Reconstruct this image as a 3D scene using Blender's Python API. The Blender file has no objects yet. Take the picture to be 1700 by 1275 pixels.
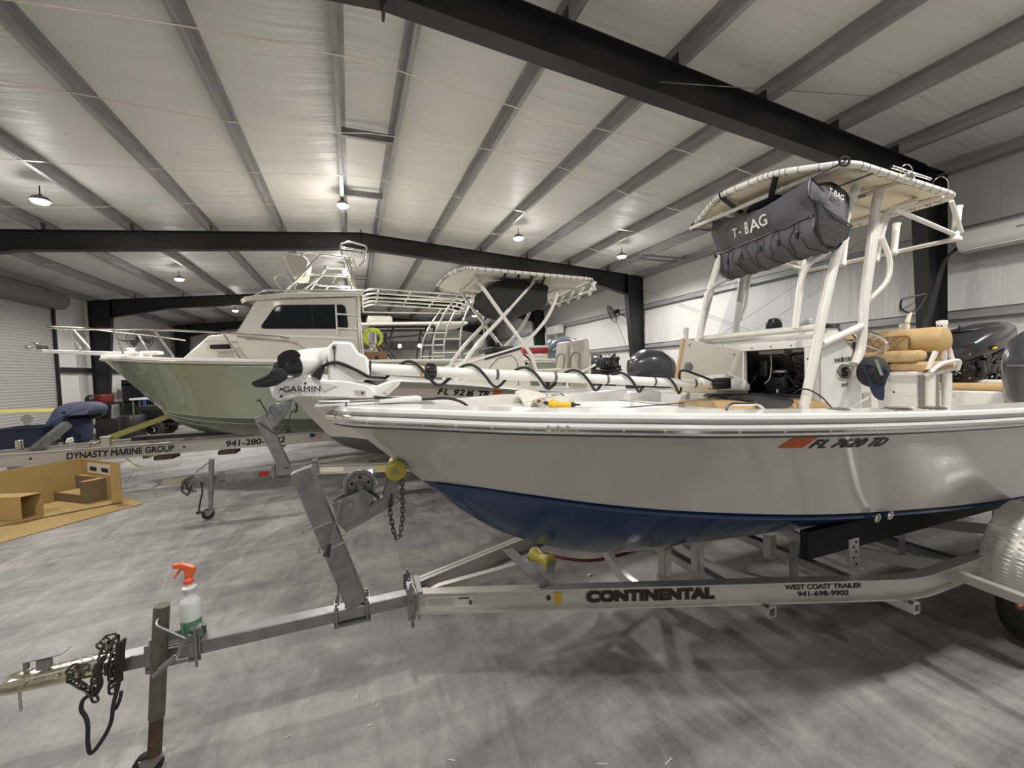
import bpy, bmesh, math, random
from mathutils import Vector, Matrix, noise
random.seed(7)
PI = math.pi
scn = bpy.context.scene
COL = scn.collection

# ------------------------------------------------------------------ camera
cam_data = bpy.data.cameras.new('camera'); cam = bpy.data.objects.new('camera', cam_data); COL.objects.link(cam)
cam_data.sensor_width = 36.0; cam_data.lens = 680.66 * 36.0 / 1700.0; cam_data.clip_start = 0.05; cam_data.clip_end = 200
cam.matrix_world = Matrix(((0.92968368, 0.04693348, -0.36535669, 0.0),
                           (-0.36653303, 0.0192338, -0.93020621, 0.0),
                           (-0.03663061, 0.99871283, 0.03508402, 1.75),
                           (0, 0, 0, 1)))
scn.camera = cam
# ------------------------------------------------------------------ world, exposure
wd = bpy.data.worlds.new('world'); scn.world = wd; wd.use_nodes = True
wd.node_tree.nodes['Background'].inputs[0].default_value = (0.95, 0.97, 1.0, 1)
wd.node_tree.nodes['Background'].inputs[1].default_value = 0.25
scn.view_settings.view_transform = 'Standard'; scn.view_settings.look = 'None'
scn.view_settings.gamma = 1.0; scn.view_settings.exposure = 0.12; scn.view_settings.use_curve_mapping = False
LAMP_W = 320.0

# ------------------------------------------------------------------ materials
def mat(name, col, rough=0.5, metal=0.0, noise_amt=0.0, nscale=6.0, bump=0.0, bscale=40.0, coat=0.0, emit=None, estr=0.0, col2=None, stretch=(1, 1, 1), spec=None):
    m = bpy.data.materials.new(name); m.use_nodes = True
    nt = m.node_tree; b = nt.nodes['Principled BSDF']
    c = (col[0], col[1], col[2], 1)
    b.inputs['Base Color'].default_value = c
    b.inputs['Roughness'].default_value = rough; b.inputs['Metallic'].default_value = metal
    if coat: b.inputs['Coat Weight'].default_value = coat; b.inputs['Coat Roughness'].default_value = 0.05
    if spec is not None: b.inputs['Specular IOR Level'].default_value = spec
    tc = mp = None
    if noise_amt or bump:
        tc = nt.nodes.new('ShaderNodeTexCoord'); mp = nt.nodes.new('ShaderNodeMapping'); mp.inputs['Scale'].default_value = stretch
        nt.links.new(tc.outputs['Object'], mp.inputs['Vector'])
    if noise_amt:
        n = nt.nodes.new('ShaderNodeTexNoise'); n.inputs['Scale'].default_value = nscale; n.inputs['Detail'].default_value = 6
        nt.links.new(mp.outputs[0], n.inputs['Vector'])
        r = nt.nodes.new('ShaderNodeValToRGB'); r.color_ramp.elements[0].position = 0.3; r.color_ramp.elements[1].position = 0.7
        d = col2 if col2 else tuple(x * (1 - noise_amt) for x in col)
        r.color_ramp.elements[0].color = (d[0], d[1], d[2], 1); r.color_ramp.elements[1].color = c
        nt.links.new(n.outputs['Fac'], r.inputs[0]); nt.links.new(r.outputs[0], b.inputs['Base Color'])
    if bump:
        n2 = nt.nodes.new('ShaderNodeTexNoise'); n2.inputs['Scale'].default_value = bscale; n2.inputs['Detail'].default_value = 4
        nt.links.new(mp.outputs[0], n2.inputs['Vector'])
        bp = nt.nodes.new('ShaderNodeBump'); bp.inputs['Strength'].default_value = bump; bp.inputs['Distance'].default_value = 0.02
        nt.links.new(n2.outputs['Fac'], bp.inputs['Height']); nt.links.new(bp.outputs[0], b.inputs['Normal'])
    if emit:
        b.inputs['Emission Color'].default_value = (emit[0], emit[1], emit[2], 1); b.inputs['Emission Strength'].default_value = estr
    return m

M = {}
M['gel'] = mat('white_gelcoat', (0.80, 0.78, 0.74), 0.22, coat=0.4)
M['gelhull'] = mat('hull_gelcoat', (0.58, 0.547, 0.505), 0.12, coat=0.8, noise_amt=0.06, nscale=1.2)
M['deck'] = mat('deck_gelcoat', (0.82, 0.81, 0.77), 0.45, bump=0.15, bscale=220)
M['gelcream'] = mat('cream_gelcoat', (0.70, 0.665, 0.58), 0.25, coat=0.4)
M['blue'] = mat('blue_bottom_paint', (0.012, 0.042, 0.115), 0.22, coat=0.4)
M['sage'] = mat('sage_green_gelcoat', (0.30, 0.345, 0.245), 0.12, coat=0.7, noise_amt=0.12, nscale=1.0)
M['sagebot'] = mat('sage_green_bottom', (0.235, 0.275, 0.20), 0.3)
M['stripe'] = mat('pale_strake_line', (0.42, 0.46, 0.37), 0.3)
M['beigehull'] = mat('beige_gelcoat', (0.56, 0.52, 0.455), 0.2, coat=0.5)
M['chrome'] = mat('stainless', (0.78, 0.77, 0.74), 0.12, 1.0)
M['rub'] = mat('rub_rail_white', (0.86, 0.85, 0.81), 0.3)
M['pipe'] = mat('white_powder_coat', (0.80, 0.77, 0.71), 0.28, coat=0.3)
M['alupipe'] = mat('polished_pipe', (0.82, 0.82, 0.78), 0.16, 1.0)
M['canvas'] = mat('cream_canvas', (0.86, 0.77, 0.60), 0.8, bump=0.1, bscale=300)
M['canvas_w'] = mat('white_canvas', (0.80, 0.77, 0.70), 0.7)
M['tan'] = mat('tan_vinyl', (0.56, 0.385, 0.185), 0.42, bump=0.08, bscale=60)
M['tan_d'] = mat('tan_vinyl_seam', (0.16, 0.10, 0.045), 0.6)
M['tan_q'] = mat('quilted_tan_vinyl', (0.50, 0.345, 0.165), 0.5)
M['greyvinyl'] = mat('grey_beige_vinyl', (0.47, 0.435, 0.37), 0.5, bump=0.1, bscale=30)
M['blk'] = mat('black_plastic', (0.014, 0.014, 0.015), 0.35)
M['blkgloss'] = mat('black_gloss', (0.014, 0.015, 0.018), 0.1, coat=0.5)
M['blkrub'] = mat('black_rubber', (0.02, 0.02, 0.02), 0.7, bump=0.1)
M['dkgrey'] = mat('dark_grey_cowl', (0.052, 0.055, 0.062), 0.25, coat=0.5)
M['cowlblk'] = mat('charcoal_cowl', (0.028, 0.029, 0.032), 0.3, coat=0.4)
M['bluegrey'] = mat('metallic_blue_grey_cowl', (0.20, 0.235, 0.29), 0.16, 0.6, coat=0.6)
M['midgrey'] = mat('mid_grey_plastic', (0.16, 0.16, 0.155), 0.5)
M['bag'] = mat('grey_bag_fabric', (0.105, 0.105, 0.115), 0.8, bump=0.4, bscale=18)
M['bagdk'] = mat('dark_bag_fabric', (0.022, 0.023, 0.024), 0.75, bump=0.5, bscale=120)
M['navy'] = mat('navy_cloth', (0.018, 0.024, 0.062), 0.85, bump=0.3, bscale=20)
M['tarp'] = mat('blue_tarp', (0.052, 0.058, 0.102), 0.75, bump=0.35, bscale=9)
M['navyplastic'] = mat('navy_plastic_tub', (0.012, 0.018, 0.045), 0.4)
M['galv'] = mat('galvanized_steel', (0.33, 0.335, 0.335), 0.42, 0.75, noise_amt=0.3, nscale=14, bump=0.05)
M['galv_d'] = mat('galvanized_purlin', (0.36, 0.365, 0.365), 0.5, 0.3, noise_amt=0.35, nscale=5, stretch=(3, 0.3, 3))
M['alu'] = mat('trailer_aluminium', (0.60, 0.575, 0.53), 0.38, 0.65, noise_amt=0.10, nscale=4)
M['zinc'] = mat('zinc_plate', (0.66, 0.62, 0.50), 0.22, 0.95, noise_amt=0.15, nscale=20)
M['jackgr'] = mat('dull_jack_tube', (0.20, 0.195, 0.155), 0.4, 0.7, noise_amt=0.35, nscale=18)
M['rust'] = mat('rusty_steel', (0.13, 0.085, 0.055), 0.6, 0.5, noise_amt=0.5, nscale=25)
M['chain'] = mat('dark_chain', (0.11, 0.10, 0.085), 0.38, 0.9)
M['steel'] = mat('black_painted_steel', (0.011, 0.012, 0.014), 0.42)
M['yellowr'] = mat('yellow_poly_roller', (0.42, 0.36, 0.045), 0.35)
M['yellow'] = mat('yellow_plastic', (0.80, 0.50, 0.02), 0.4)
M['strap'] = mat('yellow_strap', (0.30, 0.28, 0.08), 0.7)
M['tape'] = mat('yellow_strap_bright', (0.80, 0.72, 0.22), 0.6)
M['orange'] = mat('orange_plastic', (0.75, 0.13, 0.035), 0.4)
M['sticker'] = mat('orange_sticker', (0.62, 0.115, 0.02), 0.5)
M['ystick'] = mat('yellow_sticker', (0.60, 0.38, 0.03), 0.5)
M['ink'] = mat('black_lettering', (0.012, 0.012, 0.012), 0.45)
M['inkgrey'] = mat('grey_lettering', (0.10, 0.10, 0.10), 0.45)
M['silver'] = mat('silver_lettering', (0.52, 0.52, 0.50), 0.3, 0.7)
M['whiteink'] = mat('white_lettering', (0.78, 0.76, 0.70), 0.6)
M['card'] = mat('cardboard', (0.44, 0.30, 0.115), 0.85, noise_amt=0.1, nscale=3)
M['card_e'] = mat('cardboard_corrugated_edge', (0.25, 0.18, 0.10), 0.9, noise_amt=0.6, nscale=60, stretch=(0.4, 0.4, 8))
M['cardbox'] = mat('brown_carton', (0.27, 0.155, 0.07), 0.85)
M['red'] = mat('red_plastic', (0.33, 0.015, 0.012), 0.4)
M['dred'] = mat('dark_red_plastic', (0.13, 0.012, 0.012), 0.45)
M['bluep'] = mat('blue_plastic', (0.03, 0.09, 0.30), 0.5)
M['green'] = mat('dark_green_plastic', (0.012, 0.06, 0.035), 0.5)
M['ltblue'] = mat('pale_blue_sheet', (0.25, 0.31, 0.42), 0.7)
M['rag'] = mat('white_cotton_rag', (0.78, 0.75, 0.66), 0.9, bump=0.5, bscale=25)
M['hose'] = mat('red_hose', (0.12, 0.012, 0.015), 0.4)
M['ply'] = mat('brown_plywood', (0.19, 0.12, 0.06), 0.7)
M['acwhite'] = mat('air_conditioner_white', (0.66, 0.65, 0.62), 0.4)
M['hoseb'] = mat('lime_hose', (0.60, 0.75, 0.05), 0.5)
M['wheel'] = mat('tyre_rubber', (0.016, 0.016, 0.016), 0.8)
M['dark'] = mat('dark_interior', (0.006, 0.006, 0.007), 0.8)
M['redamber'] = mat('marker_lens', (0.16, 0.02, 0.015), 0.25)
M['lamp'] = mat('lamp_diffuser', (1, 1, 1), 0.5, emit=(1.0, 0.97, 0.90), estr=60.0)
M['litled'] = mat('light_bar_led', (1, 1, 1), 0.5, emit=(1.0, 0.98, 0.94), estr=12.0)

def glass(name, tint, alpha):
    m = bpy.data.materials.new(name); m.use_nodes = True; nt = m.node_tree
    nt.nodes.remove(nt.nodes['Principled BSDF'])
    out = nt.nodes['Material Output']; g = nt.nodes.new('ShaderNodeBsdfGlossy'); g.inputs['Roughness'].default_value = 0.03
    t = nt.nodes.new('ShaderNodeBsdfTransparent'); t.inputs[0].default_value = (tint[0], tint[1], tint[2], 1)
    f = nt.nodes.new('ShaderNodeLayerWeight'); f.inputs['Blend'].default_value = 0.12
    ma = nt.nodes.new('ShaderNodeMath'); ma.operation = 'MULTIPLY_ADD'; ma.inputs[1].default_value = 0.13; ma.inputs[2].default_value = alpha
    nt.links.new(f.outputs['Facing'], ma.inputs[0])
    mx = nt.nodes.new('ShaderNodeMixShader'); nt.links.new(ma.outputs[0], mx.inputs[0]); nt.links.new(t.outputs[0], mx.inputs[1]); nt.links.new(g.outputs[0], mx.inputs[2])
    nt.links.new(mx.outputs[0], out.inputs[0]); return m
M['acrylic'] = glass('clear_acrylic', (0.90, 0.92, 0.93), 0.01)
M['tinted'] = glass('dark_cabin_glass', (0.16, 0.19, 0.21), 0.03)
M['plastic_clear'] = glass('cloudy_plastic', (0.80, 0.80, 0.78), 0.06)
M['liquid'] = mat('green_cleaner_bottle', (0.10, 0.26, 0.16), 0.2)
M['bottle'] = mat('milky_plastic', (0.66, 0.68, 0.66), 0.3)

def concrete():
    m = bpy.data.materials.new('polished_concrete'); m.use_nodes = True; nt = m.node_tree; b = nt.nodes['Principled BSDF']
    tc = nt.nodes.new('ShaderNodeTexCoord')
    def no(sc, det, st=(1, 1, 1), rot=0.0, dist=0.0):
        mp = nt.nodes.new('ShaderNodeMapping'); mp.inputs['Scale'].default_value = st; mp.inputs['Rotation'].default_value = (0, 0, rot)
        n = nt.nodes.new('ShaderNodeTexNoise'); n.inputs['Scale'].default_value = sc; n.inputs['Detail'].default_value = det; n.inputs['Roughness'].default_value = 0.66; n.inputs['Distortion'].default_value = dist
        nt.links.new(tc.outputs['Object'], mp.inputs[0]); nt.links.new(mp.outputs[0], n.inputs['Vector']); return n
    a = no(0.9, 8, (1, 1, 1), 0, 0.6); c = no(5.0, 10, (1.0, 0.35, 1), 0.5, 1.2); d = no(60, 4); e = no(2.2, 6, (0.35, 1.6, 1), -0.45, 0.8)
    def mul(x, y, fa, fb):
        q = nt.nodes.new('ShaderNodeMath'); q.operation = 'MULTIPLY_ADD'; q.inputs[1].default_value = fa
        nt.links.new(x, q.inputs[0])
        if y is None: q.inputs[2].default_value = fb
        else: nt.links.new(y, q.inputs[2])
        return q.outputs[0]
    s = mul(a.outputs['Fac'], None, 0.36, 0.0); s = mul(c.outputs['Fac'], s, 0.30, 0); s = mul(d.outputs['Fac'], s, 0.08, 0); s = mul(e.outputs['Fac'], s, 0.26, 0)
    r = nt.nodes.new('ShaderNodeValToRGB'); el = r.color_ramp.elements
    el[0].position = 0.38; el[0].color = (0.115, 0.110, 0.106, 1); el[1].position = 0.62; el[1].color = (0.45, 0.425, 0.40, 1)
    x = el.new(0.49); x.color = (0.265, 0.252, 0.24, 1)
    nt.links.new(s, r.inputs[0]); nt.links.new(r.outputs[0], b.inputs['Base Color'])
    rr = nt.nodes.new('ShaderNodeMapRange'); rr.inputs['To Min'].default_value = 0.38; rr.inputs['To Max'].default_value = 0.7
    nt.links.new(c.outputs['Fac'], rr.inputs['Value']); nt.links.new(rr.outputs[0], b.inputs['Roughness'])
    bp = nt.nodes.new('ShaderNodeBump'); bp.inputs['Strength'].default_value = 0.12; bp.inputs['Distance'].default_value = 0.01
    nt.links.new(d.outputs['Fac'], bp.inputs['Height']); nt.links.new(bp.outputs[0], b.inputs['Normal'])
    return m
M['floor'] = concrete()

def vinyl(name, col, bumpst, sc, st):
    m = bpy.data.materials.new(name); m.use_nodes = True; nt = m.node_tree; b = nt.nodes['Principled BSDF']
    b.inputs['Base Color'].default_value = (*col, 1); b.inputs['Roughness'].default_value = 0.45
    tc = nt.nodes.new('ShaderNodeTexCoord'); mp = nt.nodes.new('ShaderNodeMapping'); mp.inputs['Scale'].default_value = st
    nt.links.new(tc.outputs['Object'], mp.inputs[0])
    n = nt.nodes.new('ShaderNodeTexNoise'); n.inputs['Scale'].default_value = sc; n.inputs['Detail'].default_value = 5; n.inputs['Distortion'].default_value = 0.5
    nt.links.new(mp.outputs[0], n.inputs['Vector'])
    bp = nt.nodes.new('ShaderNodeBump'); bp.inputs['Strength'].default_value = bumpst; bp.inputs['Distance'].default_value = 0.06
    nt.links.new(n.outputs['Fac'], bp.inputs['Height']); nt.links.new(bp.outputs[0], b.inputs['Normal'])
    return m
M['ceil'] = vinyl('ceiling_insulation_vinyl', (0.68, 0.665, 0.635), 0.55, 1.6, (0.35, 3.2, 1))
M['wallv'] = vinyl('wall_insulation_vinyl', (0.60, 0.59, 0.565), 0.35, 1.6, (1, 3.2, 0.35))
M['door'] = mat('roller_door_steel', (0.36, 0.355, 0.33), 0.5)

def diamond():
    m = mat('diamond_plate', (0.58, 0.56, 0.51), 0.42, 0.7); nt = m.node_tree; b = nt.nodes['Principled BSDF']
    tc = nt.nodes.new('ShaderNodeTexCoord')
    def br(rot):
        mp = nt.nodes.new('ShaderNodeMapping'); mp.inputs['Rotation'].default_value = (0, rot, 0); mp.inputs['Scale'].default_value = (26, 20, 70)
        w = nt.nodes.new('ShaderNodeTexVoronoi'); w.inputs['Scale'].default_value = 1.0; w.inputs['Randomness'].default_value = 0.0
        nt.links.new(tc.outputs['Object'], mp.inputs[0]); nt.links.new(mp.outputs[0], w.inputs['Vector']); return w
    a = br(0.78); c = br(-0.78)
    mn = nt.nodes.new('ShaderNodeMath'); mn.operation = 'MINIMUM'; nt.links.new(a.outputs['Distance'], mn.inputs[0]); nt.links.new(c.outputs['Distance'], mn.inputs[1])
    r = nt.nodes.new('ShaderNodeMapRange'); r.inputs['From Min'].default_value = 0.15; r.inputs['From Max'].default_value = 0.4; r.inputs['To Min'].default_value = 1; r.inputs['To Max'].default_value = 0
    nt.links.new(mn.outputs[0], r.inputs['Value'])
    bp = nt.nodes.new('ShaderNodeBump'); bp.inputs['Strength'].default_value = 0.35; bp.inputs['Distance'].default_value = 0.006
    nt.links.new(r.outputs[0], bp.inputs['Height']); nt.links.new(bp.outputs[0], b.inputs['Normal'])
    return m
M['diamond'] = diamond()

# ------------------------------------------------------------------ helpers
def V(*a): return Vector(a[0] if len(a) == 1 else a)
def catmull(pts, n=6, closed=False):
    P = [V(p) for p in pts]; out = []; N = len(P)
    rng = range(N) if closed else range(N - 1)
    for i in rng:
        p0 = P[i - 1] if (i > 0 or closed) else P[0] * 2 - P[1]
        p1 = P[i]; p2 = P[(i + 1) % N]
        p3 = P[(i + 2) % N] if (i + 2 < N or closed) else p2 * 2 - p1
        for k in range(n):
            t = k / n
            out.append(0.5 * ((2 * p1) + (p2 - p0) * t + (2 * p0 - 5 * p1 + 4 * p2 - p3) * t * t + (3 * p1 - p0 - 3 * p2 + p3) * t ** 3))
    if not closed: out.append(P[-1])
    return out
def fillet(pts, r, n=5):
    """polyline with rounded corners"""
    P = [V(p) for p in pts]; out = [P[0]]
    for i in range(1, len(P) - 1):
        a, b, c = P[i - 1], P[i], P[i + 1]
        d1 = min(r, (a - b).length * 0.45); d2 = min(r, (c - b).length * 0.45)
        q1 = b + (a - b).normalized() * d1; q2 = b + (c - b).normalized() * d2
        for k in range(n + 1):
            t = k / n; out.append(q1 * (1 - t) ** 2 + b * 2 * t * (1 - t) + q2 * t * t)
    out.append(P[-1]); return out

class MB:
    def __init__(s): s.v = []; s.f = []
    def add(s, vs, fs):
        o = len(s.v); s.v += [tuple(v) for v in vs]; s.f += [tuple(i + o for i in f) for f in fs]; return s
    def box(s, c, size, R=None):
        hx, hy, hz = size[0] / 2, size[1] / 2, size[2] / 2
        vs = [V(x, y, z) for x in (-hx, hx) for y in (-hy, hy) for z in (-hz, hz)]
        if R is not None: vs = [R @ v for v in vs]
        return s.add([v + V(c) for v in vs], [(0, 1, 3, 2), (4, 6, 7, 5), (0, 4, 5, 1), (2, 3, 7, 6), (0, 2, 6, 4), (1, 5, 7, 3)])
    def bb(s, a, b):
        return s.box(((a[0] + b[0]) / 2, (a[1] + b[1]) / 2, (a[2] + b[2]) / 2), (abs(a[0] - b[0]), abs(a[1] - b[1]), abs(a[2] - b[2])))
    def rbox(s, a, b, r=0.01, n=3):
        """box a-b with rounded vertical-section edges (all round in xz and y ends softened)"""
        lo = [min(a[i], b[i]) for i in range(3)]; hi = [max(a[i], b[i]) for i in range(3)]
        r = min([r] + [(hi[i] - lo[i]) * 0.49 for i in range(3)])
        rings = []
        for (yy, ins) in [(lo[1], r), (lo[1] + r * 0.3, r * 0.3), (lo[1] + r, 0), (hi[1] - r, 0), (hi[1] - r * 0.3, r * 0.3), (hi[1], r)]:
            ring = []; rr = r
            for (cx, cz, a0) in [(hi[0] - rr, hi[2] - rr, 0), (lo[0] + rr, hi[2] - rr, 1), (lo[0] + rr, lo[2] + rr, 2), (hi[0] - rr, lo[2] + rr, 3)]:
                for k in range(n + 1):
                    t = (a0 + k / n) * PI / 2; q = max(rr - ins, 0.0001)
                    ring.append(V(cx + q * math.cos(t), yy, cz + q * math.sin(t)))
            rings.append(ring)
        return s.loft(rings, True, True)
    def loft(s, rings, closed=True, caps=False):
        o = len(s.v); n = len(rings[0])
        for r in rings: s.v += [tuple(p) for p in r]
        m = n if closed else n - 1
        for i in range(len(rings) - 1):
            for j in range(m):
                k = (j + 1) % n
                s.f.append((o + i * n + j, o + i * n + k, o + (i + 1) * n + k, o + (i + 1) * n + j))
        if caps:
            s.f.append(tuple(o + j for j in range(n))[::-1]); s.f.append(tuple(o + (len(rings) - 1) * n + j for j in range(n)))
        return s
    def tube(s, pts, r, seg=8, closed=False, sq=None):
        P = [V(p) for p in pts]
        P = [p for i, p in enumerate(P) if i == 0 or (p - P[i - 1]).length > 1e-5]
        n = len(P); rings = []
        T = []
        for i in range(n):
            a = P[i - 1] if (i > 0 or closed) else P[i]; b = P[(i + 1) % n] if (i < n - 1 or closed) else P[i]
            T.append((b - a).normalized())
        up = V(0, 0, 1) if abs(T[0].z) < 0.9 else V(1, 0, 0)
        N = (up - T[0] * up.dot(T[0])).normalized()
        for i in range(n):
            N = (N - T[i] * N.dot(T[i]))
            if N.length < 1e-4: N = T[i].orthogonal()
            N.normalize(); B = T[i].cross(N)
            rr = r[i] if isinstance(r, (list, tuple)) else r
            if sq: # rectangular section (half width along B, half height along N)
                rings.append([P[i] + B * sq[0] * x + N * sq[1] * y for x, y in ((-1, -1), (1, -1), (1, 1), (-1, 1))])
            else:
                rings.append([P[i] + (N * math.cos(2 * PI * k / seg) + B * math.sin(2 * PI * k / seg)) * rr for k in range(seg)])
        if closed: rings.append(rings[0]); return s.loft(rings, True, False)
        return s.loft(rings, True, True)
    def cyl(s, a, b, r, r2=None, seg=16):
        return s.tube([a, b], [r, r if r2 is None else r2], seg)
    def prism(s, poly, vec):
        """polygon (3D points) extruded by vec"""
        P = [V(p) for p in poly]; Q = [p + V(vec) for p in P]; return s.loft([P, Q], True, True)
    def lathe(s, c, prof, axis=(0, 0, 1), seg=24):
        A = V(axis).normalized(); N = A.orthogonal().normalized(); B = A.cross(N); c = V(c)
        return s.loft([[c + A * h + (N * math.cos(2 * PI * k / seg) + B * math.sin(2 * PI * k / seg)) * max(r, 1e-4) for k in range(seg)] for r, h in prof], True, True)
    def ell(s, c, rad, seg=16, rings=10, R=None):
        rs = []
        for i in range(rings + 1):
            t = PI * i / rings; z = math.cos(t); q = max(math.sin(t), 1e-3)
            ring = [V(rad[0] * q * math.cos(2 * PI * k / seg), rad[1] * q * math.sin(2 * PI * k / seg), rad[2] * z) for k in range(seg)]
            if R is not None: ring = [R @ p for p in ring]
            rs.append([p + V(c) for p in ring])
        return s.loft(rs, True, True)
    def torus(s, c, R_, r, axis=(0, 0, 1), seg=28, ss=8):
        A = V(axis).normalized(); N = A.orthogonal().normalized(); B = A.cross(N)
        return s.tube([V(c) + (N * math.cos(2 * PI * k / seg) + B * math.sin(2 * PI * k / seg)) * R_ for k in range(seg)], r, ss, True)
    def link(s, c, d, n, L=0.032, W=0.011, r=0.004):
        """one chain link: centre c, long direction d, plane normal n"""
        d = V(d).normalized(); n = (V(n) - d * V(n).dot(d)).normalized(); w = d.cross(n); pts = []
        for k in range(12):
            t = 2 * PI * k / 12; x = math.cos(t); pts.append(V(c) + d * (x * W * 0.8 + math.copysign(L / 2 - W * 0.5, x)) + w * math.sin(t) * W)
        return s.tube(pts, r, 6, True)
    def chain(s, path, L=0.036, W=0.012, r=0.0042):
        P = catmull(path, 12); acc = 0; i = 0; step = L * 0.72; last = P[0]; k = 0
        for a, b in zip(P, P[1:]):
            seg = (b - a).length
            while acc <= seg:
                c = a + (b - a) * (acc / seg if seg else 0)
                dd = (b - a)
                s.link(c, dd, V(0.3, 1, 0.2) if k % 2 else V(1, -0.2, 0.6), L, W, r); k += 1; acc += step
            acc -= seg
        return s
    def build(s, name, m, parent=None, smooth=True, ang=40, bev=0.0):
        me = bpy.data.meshes.new(name); me.from_pydata(s.v, [], s.f)
        bm = bmesh.new(); bm.from_mesh(me); bmesh.ops.recalc_face_normals(bm, faces=bm.faces); bm.to_mesh(me); bm.free()
        me.materials.append(m if not isinstance(m, str) else M[m])
        o = bpy.data.objects.new(name, me); COL.objects.link(o)
        if smooth:
            me.polygons.foreach_set('use_smooth', [True] * len(me.polygons)); me.set_sharp_from_angle(angle=math.radians(ang))
        if bev:
            md = o.modifiers.new('bevel', 'BEVEL'); md.width = bev; md.segments = 2; md.limit_method = 'ANGLE'; md.angle_limit = math.radians(50)
        if parent: o.parent = parent
        return o

def tag(o, label=None, cat=None, group=None, kind=None):
    if label: o['label'] = label
    if cat: o['category'] = cat
    if group: o['group'] = group
    if kind: o['kind'] = kind
    return o
def empty(name, loc=(0, 0, 0), rz=0.0, label=None, cat=None, group=None, kind=None):
    o = bpy.data.objects.new(name, None); COL.objects.link(o); o.location = loc; o.rotation_euler = (0, 0, rz); o.empty_display_size = 0.1
    return tag(o, label, cat, group, kind)
def text(name, s, size, org, xd, ud, m, parent=None, ext=0.0012, shear=0.0, off=0.0, sx=1.0, sp=1.0, align='LEFT'):
    K = size / 0.72
    cu = bpy.data.curves.new(name, 'FONT'); cu.body = s; cu.size = 1.0; cu.extrude = ext / K; cu.shear = shear; cu.space_character = sp; cu.align_x = align
    t = bpy.data.objects.new('tmp', cu); COL.objects.link(t)
    dg = bpy.context.evaluated_depsgraph_get(); me = bpy.data.meshes.new_from_object(t.evaluated_get(dg))
    bpy.data.objects.remove(t)
    if off > 0:
        vs = [v.co.copy() for v in me.vertices]; fs = [tuple(p.vertices) for p in me.polygons]; V2, F2 = [], []; q = off / K
        for i, (dx, dy) in enumerate(((-q, -q), (q, -q), (-q, q), (q, q), (0, 0))):
            k = len(V2); V2 += [v + Vector((dx, dy, 0.002 * i)) for v in vs]; F2 += [tuple(a + k for a in f) for f in fs]
        me = bpy.data.meshes.new(name); me.from_pydata([tuple(v) for v in V2], [], F2)
    me.name = name
    x = V(xd).normalized(); u = V(ud); u = (u - x * u.dot(x)).normalized(); n = x.cross(u)
    Mx = Matrix(((x.x * sx * K, u.x * K, n.x * K, org[0]), (x.y * sx * K, u.y * K, n.y * K, org[1]), (x.z * sx * K, u.z * K, n.z * K, org[2]), (0, 0, 0, 1)))
    me.transform(Mx); me.materials.clear(); me.materials.append(M[m])
    o = bpy.data.objects.new(name, me); COL.objects.link(o)
    if parent: o.parent = parent
    return o
def copy_tree(o, parent=None):
    c = o.copy(); COL.objects.link(c)
    if parent: c.parent = parent
    for ch in list(o.children): copy_tree(ch, c)
    return c

# ================================================================== BUILDING
XR, XL, XM = 9.38, -8.53, 0.426
HE, RISE, SPAN = 4.747, 0.693, 8.955
def roof(x): return HE + RISE * (1 - abs(x - XM) / SPAN)
YF = [3.85, 11.49, 19.13, 26.78]
Y0, Y1 = -1.2, 27.0

mb = MB(); mb.bb((-26, -26, -0.15), (26, Y1 + 0.3, 0)); tag(mb.build('floor', 'floor', smooth=False), 'smooth grey concrete workshop floor with stains and shadows', kind='structure')

def ceiling():
    mb = MB(); nx = 150; ny = 260
    x0, x1 = XL - 0.2, XR + 0.2
    px = purlin_x()
    rows = []
    for j in range(ny + 1):
        y = Y0 + (Y1 - Y0) * j / ny; row = []
        for i in range(nx + 1):
            x = x0 + (x1 - x0) * i / nx
            z = roof(x) + 0.205
            d = min(abs(x - q) for q in px); sag = min(d / 0.72, 1.0); sag = sag * sag * (3 - 2 * sag)
            w = noise.noise(V(x * 0.5, y * 1.6, 0.3)) * 0.5 + noise.noise(V(x * 0.8 + 5, y * 4.0, 1.3)) * 0.32 + 0.2 * noise.noise(V(x * 1.2, y * 9.0, 7))
            z -= sag * (0.045 + 0.05 * w)
            row.append(V(x, y, z))
        rows.append(row)
    mb.loft(rows, False)
    o = mb.build('ceiling', 'ceil', ang=80); return tag(o, 'white quilted vinyl insulation sagging between the roof purlins', kind='structure')
def purlin_x():
    r = [XM + 0.38 + 1.45 * i for i in range(6)]; l = [XM - 0.38 - 1.45 * i for i in range(6)]
    return l[::-1] + r
ceiling()
mb = MB()
for sgn in (-1, 1): mb.prism([(XM, Y0 - 5, HE + RISE + 0.26), (XM + sgn * (SPAN + 0.4), Y0 - 5, HE + 0.22), (XM + sgn * (SPAN + 0.4), Y0 - 5, HE + 0.27), (XM, Y0 - 5, HE + RISE + 0.31)], (0, Y1 - Y0 + 5.3, 0))
tag(mb.build('roof_deck', 'galv_d', smooth=False), 'corrugated steel roof panels above the insulation', kind='structure')

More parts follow.
